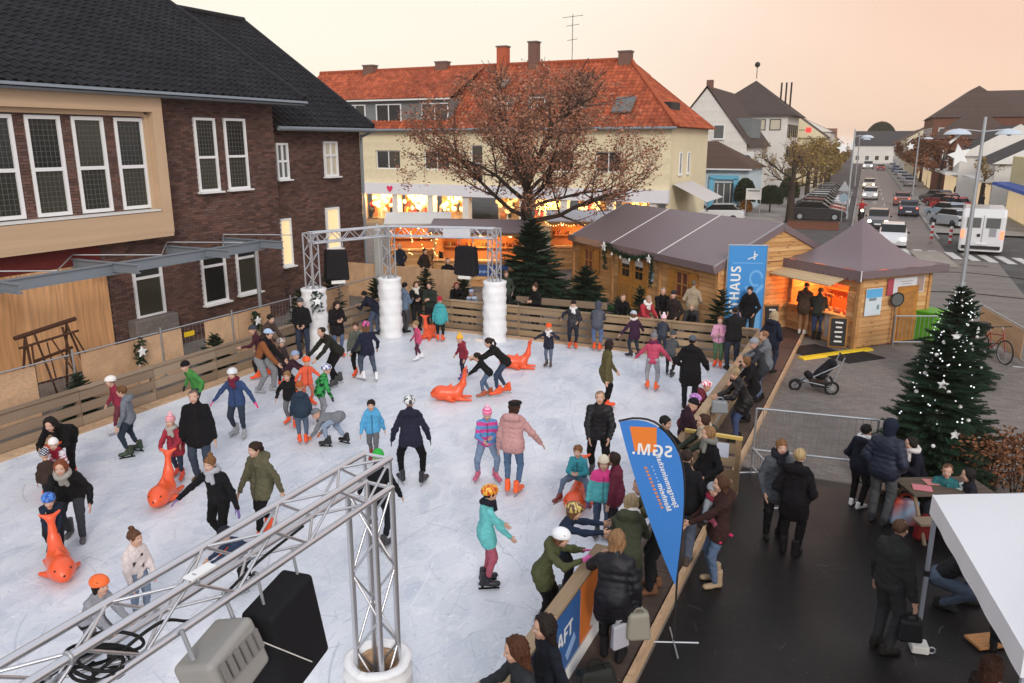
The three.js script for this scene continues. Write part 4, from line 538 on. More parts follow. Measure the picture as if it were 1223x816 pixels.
{ const p = thing('grey_column', 'pale grey square column beside the brick building', 'column', null, [-17.7, 0, -25.0]); part(p, 'shaft', new RoundedBoxGeometry(.24, 2.75, .24, 2, .03), std([.5, .49, .47], .8, { map: T.speck }), [0, 1.38, 0]); part(p, 'tip', cyl(.02, .16, .25, 4), std([.5, .49, .47], .8), [0, 2.86, 0], [0, Math.PI / 4, 0]);
  const bq = thing('barrel_table', 'wooden barrel table standing before the drinks stall', 'barrel', null, [-16.4, 0, -26.6]); part(bq, 'staves', new THREE.LatheGeometry([[.0, 0], [.27, 0], [.34, .35], [.36, .55], [.34, .75], [.27, 1.05], [0, 1.05]].map(p => new THREE.Vector2(...p)), 20), wood([.45, .32, .2])); for (const y of [.2, .85]) part(bq, 'hoop', new THREE.TorusGeometry(.315, .012, 6, 24), M.galv, [0, y, 0], [Math.PI / 2, 0, 0]);
  const bn = thing('wooden_bench', 'grey wooden bench behind the far fence', 'bench', null, [-9.6, 0, -23.6], .05); part(bn, 'seat', box(3.2, .06, .42), M.oldboards[2], [0, .5, 0]); part(bn, 'backrest', box(3.2, .22, .04), M.oldboards[1], [0, .82, -.22]); for (const x of [-1.4, 0, 1.4]) part(bn, 'leg', box(.07, .5, .4), M.oldboards[0], [x, .25, 0]); }
// firs and decorations
fir(-15.95, -10.9, 1.0, .42, 'small fir behind the left fence near the trestles', 'small firs round the rink'); fir(-15.95, -14.9, 1.05, .45, 'small fir behind the left fence below the first window', 'small firs round the rink'); fir(-15.9, -18.3, 1.75, .45, 'slim fir standing behind the bearded man', 'small firs round the rink'); fir(-15.9, -7.4, .9, .4, 'small fir at the near end of the left fence', 'small firs round the rink');
fir(-16.0, -22.3, 1.4, .5, 'bushy fir at the far left corner of the rink', 'small firs round the rink'); fir(-15.0, -24.0, 1.6, .55, 'decorated fir beside the grey column', 'small firs round the rink'); fir(-13.6, -24.3, 1.5, .5, 'fir behind the people at the middle pillar', 'small firs round the rink'); fir(-7.75, -24.2, 1.1, .5, 'low fir in front of the hall beside the star tree', 'small firs round the rink'); fir(-6.95, -24.0, 1.55, .38, 'thin fir with white stars before the hall', 'small firs round the rink'); fir(-4.35, -23.7, 1.75, .5, 'fir standing at the front corner of the hall', 'small firs round the rink'); fir(-9.7, -26.4, 1.7, .95, 'broad dark fir left of the hall', 'large firs behind the rink', { n: 150 }); fir(-12.0, -26.8, 3.3, 1.45, 'tall dark fir below the bare oak', 'large firs behind the rink', { n: 190 }); fir(-16.9, -21.0, 1.9, .5, 'fir in front of the far brick wall', 'small firs round the rink');
for (const [x, y, z, ry, lab] of [[-16.52, .98, -12.95, Math.PI / 2, 'fir branch bundle with a white star on the beige fence sheet'], [-16.52, .95, -16.95, Math.PI / 2, 'fir branch bundle with white bulbs on the beige fence sheet'], [-14.55, 1.62, -17.45, .8, 'small fir bundle with a white star on the left wrapped pillar'], [-13.6, 1.55, -24.95, .3, 'fir bundle with a white star on the beige board screen']]) { const w = thing('fir_bundle', lab, 'decoration', 'fir bundles with white decorations', [x, y, z], ry), m = [], c = []; for (let i = 0; i < 70; i++) { m.push(M4([rr(-.13, .13), rr(-.32, .28), rr(0, .06)], [rr(-1, 1), rr(-1, 1), rr(0, 6)], [.15, .15, .15])); const q = rr(.7, 1.3); c.push(new THREE.Color(.02 * q, .048 * q, .026 * q)); } inst(w, 'needles', sprayGeo, needleM, m, c); part(w, 'star', starG(.13), M.star, [0, 0, .16]); for (let i = 0; i < 3; i++) part(w, 'white_bulb', mcEye, M.star, [rr(-.1, .1), rr(-.5, -.3), .12]); }
fir(1.15, -15.1, 3.0, .98, 'large Christmas fir with white stars on the brown paving', null, { name: 'christmas_tree', n: 210 }); fir(1.85, -22.6, 2.5, .9, 'second Christmas fir with white stars farther back near the bicycle', null, { name: 'christmas_tree', n: 170 });
for (const [tx, tz, h, r, n, lab] of [[1.15, -15.1, 3.0, .98, 22, 'white ornament on the large Christmas fir'], [1.85, -22.6, 2.5, .9, 14, 'white ornament on the farther Christmas fir']]) for (let i = 0; i < n; i++) { const f = .12 + .83 * (i + .5) / n, a = rr(-1.6, 1.9), q = r * Math.pow(1 - f, .85) * .95 + .05; const big = i % 7 === 0; const s = lone('tree_ornament', lab.replace('white ornament', `white ${big ? 'star' : 'ball'}, ${ORD[i]} ornament from the bottom,`), 'ornament', big ? starG(.085, .02) : mcBall, M.star, lab + 's'); s.position.set(tx + Math.sin(a) * q, h * f, tz + Math.cos(a) * q); s.rotation.y = a; }
for (const [tx, tz, h, r, n, lab] of [[1.15, -15.1, 3.0, .98, 90, 'string of tiny white lights on the large Christmas fir'], [1.85, -22.6, 2.5, .9, 60, 'string of tiny white lights on the farther Christmas fir']]) { const f = thing('fairy_lights', lab, 'lights', null, [tx, 0, tz]), em = std([.9, .9, .9], .5, { emissive: new THREE.Color(.9, .95, 1), emissiveIntensity: .8 }), sg = new THREE.SphereGeometry(.014, 6, 5); for (let i = 0; i < n; i++) { const k = rr(.42, .95), a = rr(0, 6.283), q = r * Math.pow(1 - k, .85) * .98 + .06; part(f, 'bulb', sg, em, [Math.sin(a) * q, h * k, Math.cos(a) * q]); } }
{ const g = thing('beech_hedge', 'brown leaved beech hedge right of the Christmas fir', 'hedge', null, [2.5, 0, -14.9]), m = [], c = [], st2 = []; for (let i = 0; i < 5200; i++) { m.push(M4([rr(-1.15, 2.6), .12 + 1.05 * Math.sqrt(rnd()) + .08 * Math.sin(i), rr(-.5, .5)], [rr(0, 6), rr(0, 6), rr(0, 6)], [.075, .075, .085])); const q = rr(.55, 1.4); c.push(new THREE.Color(.20 * q, .085 * q, .042 * q)); } inst(g, 'leaves', leafGeo, leafM, m, c); for (let i = 0; i < 90; i++) { const x = rr(-1.1, 2.5), z = rr(-.4, .4); st2.push(rodG([x, 0, z], [x + rr(-.2, .2), rr(.7, 1.1), z + rr(-.15, .15)], .012, 4, .005)); } part(g, 'stems', merge(st2), M.bark).userData.kind = 'stuff'; }
// the big oak
tree(-14.3, -31.2, 'large oak with sparse red brown leaves behind the truss arch', null, { h: 8.9, r: 5.3, trunk: .33, fork: 2.7, limbs: 14, leaves: 24000, leaf: .105, seedv: 5, up: 1.0, twigs: 3, squash: .60, cols: [[.36, .165, .10], [.28, .125, .075], [.42, .21, .13], [.22, .10, .06]] });
// ------------------------------------------------ people: skeleton, garments and heads
const ClothM = { cloth: std([1, 1, 1], .92, { vertexColors: true, bumpMap: T.cloth, bumpScale: .006 }), nylon: std([1, 1, 1], .5, { vertexColors: true, bumpMap: T.cloth, bumpScale: .005 }), skin: std([1, 1, 1], .6, { vertexColors: true }) };
const mcache = {}; const hairM = hex => mcache['h' + hex] ??= std(hex, .7, { vertexColors: true });
const cm = (hex, rough = .8) => mcache[hex + rough] ??= std(hex, rough, { bumpMap: T.cloth, bumpScale: .003 });
const SKIN = [.56, .33, .235];
const headGeo = (() => {
  const p = [ell([0, .13, -.05], [.325, .37, .42]), ell([0, -.13, .08], [.265, .33, .29]), ell([0, -.40, .20], [.10, .08, .10]), cap([0, .06, .355], [0, -.09, .435], .028, .05, { k: .04 }), cap([-.14, .085, .31], [.14, .085, .31], .045, .045, { k: .05 }),
    ell([.34, -.03, -.04], [.04, .10, .065], { k: .02 }), ell([-.34, -.03, -.04], [.04, .10, .065], { k: .02 }), ell([.18, -.12, .22], [.09, .09, .10]), ell([-.18, -.12, .22], [.09, .09, .10]),
    cap([0, -.25, -.08], [0, -.58, -.13], .19, .19, { k: .06 }), ell([.125, .005, .40], [.075, .05, .06], { neg: true }), ell([-.125, .005, .40], [.075, .05, .06], { neg: true }), ell([.125, 0, .315], [.055, .055, .055], { k: 0 }), ell([-.125, 0, .315], [.055, .055, .055], { k: 0 }),
    cap([-.07, -.235, .335], [.07, -.235, .335], .03, .03, { k: .02 })];
  return sdf(p, .046, { k: .08, color: (x, y, z) => { const ax = Math.abs(x); if (z > .3 && Math.hypot(ax - .125, y) < .05) return Math.hypot(ax - .125, y) < .028 ? [.05, .03, .02] : [.75, .72, .70]; if (z > .25 && Math.abs(y + .235) < .035 && ax < .1) return [SKIN[0] * .9, SKIN[1] * .6, SKIN[2] * .62]; if (z > .24 && Math.abs(y - .10) < .022 && ax > .05 && ax < .2) return [.16, .10, .07]; return SKIN; } });
})();
const handGeo = [1, -1].map(sd => [0, 1].map(grip => {
  const p = [ell([0, -.26, .0], [.085, .28, .19])], f = [[.13, .40], [.045, .46], [-.045, .43], [-.13, .34]];
  for (const [z, l] of f) { const a = [0, -.48, z]; const b = grip ? [-.16 * sd, -.62, z] : [-.03 * sd, -.50 - l * .5, z * 1.08], c = grip ? [-.26 * sd, -.45, z] : [-.10 * sd, -.50 - l, z * 1.1]; p.push(cap(a, b, .052, .048, { k: .02 }), cap(b, c, .048, .04, { k: .02 })); }
  const t = grip ? [-.2 * sd, -.42, .22] : [-.10 * sd, -.50, .30]; p.push(cap([0, -.12, .14], [-.05 * sd, -.30, .27], .06, .055, { k: .03 }), cap([-.05 * sd, -.30, .27], t, .055, .045, { k: .02 }));
  return sdf(p, .05, { k: .03 });
}));
const strand = (x, y, z) => .016 * Math.sin(Math.atan2(x, z) * 22 + y * 4) + .018 * Math.sin(y * 9 + x * 11 + 2 * Math.sin(z * 8));
const faceCut = (a = .13) => (x, y, z) => (z * .82 - y * .57 - a) * .9;
const hairGeo = {
  short: sdf([ell([0, .16, -.07], [.365, .40, .45])], .045, { cuts: [faceCut(), (x, y, z) => -.20 - y - z * .1], warp: strand }),
  crop: sdf([ell([0, .15, -.08], [.345, .375, .43])], .045, { cuts: [faceCut(.02), (x, y, z) => -.08 - y], warp: strand }),
  bob: sdf([ell([0, .15, -.07], [.39, .41, .46]), cap([.27, 0, -.1], [.27, -.45, -.06], .16, .10), cap([-.27, 0, -.1], [-.27, -.45, -.06], .16, .10), cap([0, 0, -.28], [0, -.45, -.25], .22, .14)], .062, { k: .12, cuts: [faceCut(.15), (x, y, z) => (z - .24)], warp: strand }),
  long: sdf([ell([0, .15, -.07], [.39, .41, .46]), cap([.27, 0, -.1], [.30, -.85, -.02], .17, .09), cap([-.27, 0, -.1], [-.28, -.9, 0], .17, .09), cap([0, 0, -.28], [0, -1.1, -.34], .25, .14), cap([.15, 0, -.25], [.2, -1.05, -.3], .2, .1), cap([-.15, 0, -.25], [-.2, -1.0, -.3], .2, .1)], .062, { k: .12, cuts: [faceCut(.15), (x, y, z) => (z - .26)], warp: (x, y, z) => 1.6 * strand(x, y, z) }),
  curly: sdf([ell([0, .16, -.07], [.43, .44, .50]), cap([.33, 0, -.1], [.42, -.95, .02], .19, .17), cap([-.33, 0, -.1], [-.42, -1.0, 0], .19, .17), cap([0, 0, -.3], [0, -1.25, -.4], .27, .2), cap([.2, 0, -.28], [.3, -1.2, -.35], .22, .16), cap([-.2, 0, -.28], [-.3, -1.15, -.35], .22, .16)], .052, { k: .12, cuts: [faceCut(.16), (x, y, z) => (z - .24)], warp: (x, y, z) => .05 * Math.sin(x * 27 + 3 * Math.sin(y * 13)) * Math.sin(z * 25 + 2.4 * Math.sin(y * 15 + x * 8)) + strand(x, y, z) }),
  pony: sdf([ell([0, .16, -.07], [.36, .395, .445]), ell([0, .24, -.52], [.1, .1, .1]), cap([0, .2, -.58], [0, -.2, -.68], .11, .11), cap([0, -.2, -.68], [.02, -.7, -.58], .11, .04)], .045, { k: .06, cuts: [faceCut()], warp: strand }),
  bun: sdf([ell([0, .16, -.07], [.36, .395, .445]), ell([0, .62, -.22], [.17, .14, .17])], .045, { k: .06, cuts: [faceCut(), (x, y, z) => -.22 - y - z * .1], warp: strand }),
};
for (const k in hairGeo) { const g = hairGeo[k], P = g.attributes.position, C = new Float32Array(P.count * 3); for (let i = 0; i < P.count; i++) { const a = Math.atan2(P.getX(i), P.getZ(i) + .05), y = P.getY(i), s = .55 + .75 * vnoise(a * 9 + 60, y * 2.2 + 40 + .6 * Math.sin(a * 5), 400, 400) + .35 * (vnoise(a * 26 + 90, y * 4 + 70, 400, 400) - .5); C.set([s, s * .97, s * .93], i * 3); } g.setAttribute('color', new THREE.BufferAttribute(C, 3)); }
const rim = (y0, tilt) => (x, y, z) => (y0 - y + z * tilt);
const hatGeo = {
  beanie: sdf([ell([0, .19, -.06], [.385, .44, .47])], .045, { cuts: [rim(.13, .12)], warp: (x, y, z) => .008 * Math.sin(Math.atan2(x, z) * 30) }),
  pom: sdf([ell([0, .19, -.06], [.385, .46, .47]), ell([0, .74, -.1], [.17, .17, .17], { k: .01 })], .045, { cuts: [rim(.13, .12)], warp: (x, y, z) => .01 * Math.sin(Math.atan2(x, z) * 26) + (y > .6 ? .03 * Math.sin(x * 60) * Math.sin(y * 55) * Math.sin(z * 57) : 0) }),
  flap: sdf([ell([0, .19, -.06], [.395, .44, .48]), cap([.37, .1, -.02], [.33, -.28, .02], .10, .07), cap([-.37, .1, -.02], [-.33, -.28, .02], .10, .07)], .045, { cuts: [(x, y, z) => Math.min(.16 - y + z * .12, .30 - Math.abs(x)), faceCut(.1)] }),
  cap: sdf([ell([0, .19, -.06], [.375, .40, .455]), cap([-.12, .19, .36], [.12, .19, .36], .04), cap([-.1, .17, .55], [.1, .17, .55], .035), cap([0, .18, .38], [0, .17, .6], .05)], .045, { k: .1, cuts: [rim(.14, 0)] }),
  peaked: sdf([ell([0, .34, -.03], [.47, .15, .54]), ell([0, .2, -.05], [.37, .2, .44]), cap([-.14, .15, .40], [.14, .15, .40], .05), cap([0, .15, .3], [0, .10, .52], .06)], .045, { k: .06, cuts: [rim(.08, 0)] }),
  hood: sdf([ell([0, .12, -.10], [.46, .50, .52]), cap([0, -.2, -.25], [0, -.6, -.2], .36, .36)], .05, { k: .1, cuts: [(x, y, z) => -(Math.hypot(x / .30, (y + .02) / .42) - 1) * .3 * (z > .05 ? 1 : -1) - (z > .05 ? 0 : 9), (x, y, z) => -.75 - y] }),
  helmet: sdf([ell([0, .22, -.05], [.43, .40, .53]), ...[0, .17, -.17, .32, -.32].flatMap(x => [[.02, .30], [-.30, -.02], [-.5, -.36]].map(([a, b]) => { const yy = z => .22 + .40 * Math.sqrt(Math.max(.02, 1 - (x / .43) ** 2 - ((z + .05) / .53) ** 2)) + .02; return cap([x, yy(a), a], [x, yy(b), b], .036, .036, { neg: true }); }))], .042, { k: 0, cuts: [rim(.10, .18)] }),
};
const linerGeo = sdf([ell([0, .21, -.05], [.40, .365, .49])], .06, { cuts: [rim(.13, .18)] });
const skateGeo = sdf([cap([0, .10, -.07], [0, .085, .15], .042, .036), cap([0, .12, -.06], [0, .24, -.05], .042, .044), cap([.012, .09, .05], [.012, .085, .16], .034, .032), cap([-.012, .09, .05], [-.012, .085, .16], .034, .032), cap([0, .14, .03], [0, .20, -.02], .036, .04)], .017, { k: .02, cuts: [(x, y) => y - .265] });
const bladeGeo = merge([bx(.007, .028, .30, 0, .018, .03), bx(.014, .035, .04, 0, .045, -.06), bx(.014, .035, .05, 0, .045, .11)]);
const shoeGeo = sdf([cap([0, .045, -.07], [0, .038, .15], .042, .034), cap([0, .06, -.06], [0, .15, -.05], .042, .045), cap([.014, .04, .06], [.014, .035, .15], .032, .03), cap([-.014, .04, .06], [-.014, .035, .15], .032, .03)], .018, { k: .02, cuts: [(x, y) => -y, (x, y) => y - .15] });
const bootGeo = sdf([cap([0, .045, -.07], [0, .038, .15], .045, .036), cap([0, .06, -.06], [0, .27, -.05], .05, .058), cap([.014, .04, .06], [.014, .035, .15], .034, .03), cap([-.014, .04, .06], [-.014, .035, .15], .034, .03)], .018, { k: .02, cuts: [(x, y) => -y, (x, y) => y - .28] });
const poses = {
  stand: { hip: .525, lean: 3, feet: [[.055, .01, 0, 12], [-.055, -.01, 0, -12]], hands: [[.165, .44, .05], [-.165, .44, .05]] },
  pocket: { hip: .525, lean: 2, feet: [[.06, .02, 0, 14], [-.055, -.01, 0, -10]], hands: [[.12, .52, .09], [-.12, .52, .09]] },
  skate: { hip: .505, lean: 12, feet: [[.07, .09, 0, 14], [-.08, -.10, 0, -22]], hands: [[.22, .47, .12], [-.22, .48, .06]] },
  walk: { hip: .515, lean: 5, feet: [[.05, .13, 0, 4], [-.05, -.13, .02, -6]], hands: [[.17, .45, -.08], [-.17, .46, .12]] },
  wide: { hip: .50, lean: 5, feet: [[.11, .03, 0, 22], [-.12, -.03, 0, -22]], hands: [[.2, .45, .08], [-.2, .45, .08]] },
  push: { hip: .48, hz: -.10, lean: 48, feet: [[.07, .03, 0, 8], [-.07, -.12, 0, -10]], hands: [[.07, .46, .36], [-.07, .46, .36]], hp: -10 },
  bend: { hip: .42, hz: -.12, lean: 100, feet: [[.10, .04, 0, 10], [-.10, -.16, 0, -10]], hands: [[.10, .07, .30], [-.09, .09, .24]], hp: -10 },
  fence: { hip: .51, hz: -.10, lean: 22, feet: [[.06, .0, 0, 10], [-.06, -.04, 0, -10]], hands: [[.07, .56, .22], [-.07, .56, .22]] },
  phone: { hip: .525, lean: 4, feet: [[.05, .02, 0, 10], [-.05, 0, 0, -10]], hands: [[.05, .64, .19], [-.05, .62, .19]], hp: 26 },
  arms: { hip: .51, lean: 8, feet: [[.08, .04, 0, 16], [-.08, -.04, 0, -16]], hands: [[.30, .50, .10], [-.31, .48, .08]] },
  sit: { hip: .30, lean: 8, feet: [[.13, .24, 0, 15], [-.13, .24, 0, -15]], hands: [[.06, .40, .22], [-.06, .40, .22]] },
  crouch: { hip: .22, hz: -.06, lean: 42, feet: [[.08, .14, 0, 8], [-.08, -.02, 0, -8]], hands: [[.10, .22, .34], [-.08, .20, .36]] },
  hold: { hip: .525, lean: -3, feet: [[.06, .02, 0, 10], [-.06, 0, 0, -10]], hands: [[.02, .58, .24], [-.06, .52, .25]] },
};
function ik(root, tgt, l1, l2, hint) {
  const D = tgt.clone().sub(root); let L = D.length(); const mx = (l1 + l2) * .995; if (L > mx) { D.multiplyScalar(mx / L); L = mx; } const end = root.clone().add(D), u = D.clone().normalize();
  const a = (l1 * l1 - l2 * l2 + L * L) / (2 * L), hh = Math.sqrt(Math.max(0, l1 * l1 - a * a)); const n = hint.clone().addScaledVector(u, -hint.dot(u)).normalize();
  return [root.clone().addScaledVector(u, a).addScaledVector(n, hh), end];
}
const ar = v => [v.x, v.y, v.z];
function person(x, z, h, head, label, o = {}) {
  const p = { ...poses[o.pose || 'stand'], ...o }, g = thing('person', label, 'person', o.group, [x, o.y ?? .03, z], head * R);
  const sk = o.shoe?.[0] === 'skate' ? .06 : 0, q = o.q || (Math.hypot(x, z) < 13.5 ? .86 : 1), kid = h < 1.42, bulk = o.bulk || (kid ? .95 : .83), S = o.slim ? .88 : 1;
  const legL = (kid ? .235 : .245) * h, armA = .172 * h, armB = .150 * h;
  const H = V((p.hx || 0) * h, (p.hip - (kid ? .01 : 0)) * h + sk, (p.hz || 0) * h), ln = p.lean * R, sd = (p.side || 0) * R;
  const d = V(Math.sin(sd), Math.cos(ln) * Math.cos(sd), Math.sin(ln) * Math.cos(sd)).normalize(), tw = (p.twist || 0) * R;
  const ax = V(Math.cos(tw), -Math.sin(sd), -Math.sin(tw)).normalize(), fw = ax.clone().cross(d).normalize();
  const at = (t, a = 0, f = 0) => H.clone().addScaledVector(d, t * h).addScaledVector(ax, a * h).addScaledVector(fw, f * h);
  const neck = at(.29), kneeA = [], ank = [], elb = [], wri = [], hipJ = [], sho = [];
  for (const s of [0, 1]) {
    const sg = s ? -1 : 1, f = p.feet[s], A = V(f[0] * h, (f[2] || 0) * h + .05 * h + sk, f[1] * h), j = V(H.x + sg * .05 * h, H.y, H.z); hipJ.push(j);
    const fy = f[3] * R, [k, e] = ik(j, A, legL, legL, V(Math.sin(fy) + sg * .1, .05, 1)); kneeA.push(k); ank.push(e);
    const sh = at(.240, sg * (kid ? .088 : .092)); sho.push(sh); const ht = p.hands[s], [el, w] = ik(sh, V(ht[0] * h, ht[1] * h + sk, ht[2] * h), armA, armB, V(sg * .55, -.35, -.75)); elb.push(el); wri.push(w);
  }
  // body: torso, limbs, hands and head in one mesh
  const hh = .148 + .05 * h, geos = [];
  const bare = [cap(ar(H), ar(at(.25)), .05 * h, .036 * h), cap(ar(at(.245, .07)), ar(at(.245, -.07)), .022 * h), cap(ar(at(.25)), ar(at(.315)), .028 * h)];
  for (const s of [0, 1]) bare.push(cap(ar(hipJ[s]), ar(kneeA[s]), .04 * h, .03 * h), cap(ar(kneeA[s]), ar(ank[s]), .028 * h, .022 * h), cap(ar(sho[s]), ar(elb[s]), .020 * h, .020 * h), cap(ar(elb[s]), ar(wri[s]), .022 * h, .018 * h));
  const tone = o.skin || 1, gl = o.glove ? lin(o.glove) : null, paint = (gg, c) => { const n = gg.attributes.position.count, a = new Float32Array(n * 3); for (let i = 0; i < n; i++) a.set(c, i * 3); gg.setAttribute('color', new THREE.BufferAttribute(a, 3)); return gg; };
  geos.push(paint(sdf(bare, .055), SKIN.map(v => v * tone)));
  const hq = new THREE.Quaternion().setFromEuler(new THREE.Euler((p.hp || 0) * R + ln * .45, (p.hyaw || 0) * R, -sd * .5, 'YXZ')), hd = V(0, 1, 0).applyQuaternion(hq);
  const hc = neck.clone().addScaledVector(d, .012 * h).addScaledVector(hd, .5 * hh).addScaledVector(V(0, 0, 1).applyQuaternion(hq), .03 * h), hm = new THREE.Matrix4().compose(hc, hq, V(hh, hh, hh));
  const hg = headGeo.clone().applyMatrix4(hm); if (tone !== 1) { const c = hg.attributes.color.array; for (let i = 0; i < c.length; i++) c[i] *= tone; } geos.push(hg);
  for (const s of [0, 1]) {
    const y = elb[s].clone().sub(wri[s]).normalize(); let zf = V(0, Math.abs(y.z) > .8 ? 1 : 0, Math.abs(y.z) > .8 ? 0 : 1); const xf = y.clone().cross(zf).normalize(); zf = xf.clone().cross(y);
    const hs = .095 * h + .018, m = new THREE.Matrix4().makeBasis(xf, y, zf).scale(V(hs, hs, hs)).setPosition(wri[s]);
    geos.push(paint(handGeo[s][o.grip ? 1 : 0].clone().applyMatrix4(m), gl || SKIN.map(v => v * tone)));
  }
  part(g, 'body', mergeGeometries(geos), ClothM.skin);
  // garments
  const top = o.top || ['#222', 'plain'], tg = lin(top[0]), tm = (tg[0] + tg[1] + tg[2]) / 3, tc = tg.map(v => v * .84 + tm * .16), kind = top[1] || 'plain', hem = top[2] ?? .25, t2 = o.top2 ? lin(o.top2[0]) : null, pat = o.top2?.[1];
  const puff = kind === 'puffer' ? { puff: .012 * h / 1.4, pitch: .085 } : {}, bl = bulk * (kind === 'puffer' ? 1.1 : kind === 'coat' ? 1.05 : 1), J = [];
  for (const sg of [1, -1]) J.push(cap(ar(at(-.02, sg * .036)), ar(at(.185, sg * .052)), .066 * h * bl, .064 * h * bl, puff));
  J.push(cap(ar(at(-.02, 0, -.005)), ar(at(.20)), .068 * h * bl, .070 * h * bl, puff), cap(ar(at(.236, .066)), ar(at(.236, -.066)), .044 * h * bl, .044 * h * bl, { k: .04 * h }), cap(ar(at(.225)), ar(at(.305)), .060 * h * bl, .040 * h, { k: .05 * h }));
  for (const s of [0, 1]) {
    J.push(cap(ar(sho[s]), ar(elb[s]), .044 * h * bl, .038 * h * bl, puff), cap(ar(elb[s]), ar(wri[s]), .038 * h * bl, .029 * h * bl, puff));
    if (hem > 0) J.push(cap(ar(hipJ[s]), ar(hipJ[s].clone().lerp(kneeA[s], hem)), .07 * h * bl, (.068 + .012 * hem) * h * bl, { ...puff, k: .06 * h }));
  }
  if (hem > .35) J.push(cap(ar(H), ar(hipJ[0].clone().lerp(kneeA[0], hem).add(hipJ[1].clone().lerp(kneeA[1], hem)).multiplyScalar(.5)), .066 * h, .066 * h, { ...puff, k: .06 * h }));
  if (o.hood) J.push(cap(ar(at(.285, .045, -.06)), ar(at(.285, -.045, -.06)), .042 * h), cap(ar(at(.27, .07, -.02)), ar(at(.27, -.07, -.02)), .04 * h));
  const cutT = hem > 0 ? null : H.clone().addScaledVector(d, -.07 * h);
  const ph = x * 7 + z * 3, fold = (a) => (X, Y, Z) => a * (Math.sin(X * 36 + 3 * Math.sin(Y * 15 + ph)) * Math.sin(Y * 44 + 2.5 * Math.sin(Z * 19 + ph)) + .5 * Math.sin(Z * 47 + 4 * Math.sin(Y * 23)));
  const jcol = (X, Y, Z, nx, ny, nz) => {
    let c = tc; const ly = (Y - H.y) / h;
    if (t2) { const m = pat === 'yoke' ? ly > .17 : pat === 'stripes' ? Math.sin(Y * 46) > .1 : pat === 'check' ? Math.sin(X * 38 + Z * 38) * Math.sin(Y * 44) > .15 : pat === 'dots' ? Math.sin(X * 60 + Z * 30) * Math.sin(Y * 60) > .55 : pat === 'sleeves' ? Math.hypot(X - H.x, 0) > .105 * h && ly > .0 : pat === 'hem' ? ly < .0 : pat === 'mix' ? Math.sin(X * 31 + 5 * Math.sin(Y * 19)) * Math.sin(Y * 37 + Z * 21) > .1 : pat === 'vest' ? Math.abs(X) < .085 * h : pat === 'bows' ? Math.min(Math.hypot(X - .05, ly - .2), Math.hypot(X + .06, ly - .13), Math.hypot(X - .06, ly - .08)) < .022 && nz > 0 : false; if (m) c = t2; }
    if (kind !== 'hoodie' && !(pat === 'bows') && Math.abs(X - H.x) < .011 && nz > .25 && ly < .24) c = [c[0] * .35 + .01, c[1] * .35 + .01, c[2] * .35 + .01]; const w = .84 + .3 * hash(X * 90, Y * 90 + Z * 57); return [c[0] * w, c[1] * w, c[2] * w];
  };
  part(g, kind === 'coat' ? 'coat' : 'jacket', sdf(J, .0245 * q, { k: .025, cuts: cutT ? [(X, Y, Z) => (cutT.x - X) * d.x + (cutT.y - Y) * d.y + (cutT.z - Z) * d.z] : [], warp: fold(kind === 'puffer' ? .004 : .0075), color: jcol }), kind === 'puffer' ? ClothM.nylon : ClothM.cloth);
  const lg = lin(o.legs || '#2a3444'), lm = (lg[0] + lg[1] + lg[2]) / 3, lc = lg.map(v => (v * .62 + lm * .38) * .85), L = [cap(ar(hipJ[0]), ar(hipJ[1]), .064 * h * S, .064 * h * S)];
  for (const s of [0, 1]) L.push(cap(ar(hipJ[s]), ar(kneeA[s]), .060 * h * S, .043 * h * S, { k: .01 }), cap(ar(kneeA[s]), ar(ank[s].clone().lerp(kneeA[s], sk ? .28 : .03)), .042 * h * S, (o.flare ? .038 : .031) * h * S, { k: .012 }));
  part(g, 'trousers', sdf(L, .0275 * q, { warp: fold(.007), color: (X, Y, Z) => { const w = .88 + .2 * hash(X * 80, Y * 80 + Z * 50); return lc.map(v => v * w); } }), ClothM.cloth);
  const [sk0, sc, bc] = o.shoe || ['shoe', '#15120f'];
  for (const s of [0, 1]) {
    const f = p.feet[s], fs = (.155 * h + (sk ? .035 : .0)) / .27, m = part(g, sk0 === 'skate' ? 'skate' : sk0, sk0 === 'skate' ? skateGeo : sk0 === 'boot' ? bootGeo : shoeGeo, cm(sc, sk0 === 'skate' ? .4 : .7));
    m.scale.setScalar(fs); m.position.set(ank[s].x, ank[s].y - .05 * h - sk * 1.0, ank[s].z); m.rotation.set((f[2] || 0) > .015 ? .5 : 0, f[3] * R, 0, 'YXZ');
    if (sk0 === 'skate') part(m, 'blade', bladeGeo, bc ? cm(bc) : M.galv);
  }
  const wear = (n, geo, mat, sc2 = 1) => { const m = part(g, n, geo, mat); m.position.copy(hc); m.quaternion.copy(hq); m.scale.setScalar(hh * sc2); return m; };
  const hr = o.hair || ['short', '#2a1c12']; if (hr[0] !== 'none' && !(o.hat && ['short', 'crop', 'bun'].includes(hr[0]) && o.hat[0] !== 'cap' && o.hat[0] !== 'peaked' && o.hat[0] !== 'helmet')) wear('hair', hairGeo[hr[0]], hairM(hr[1]));
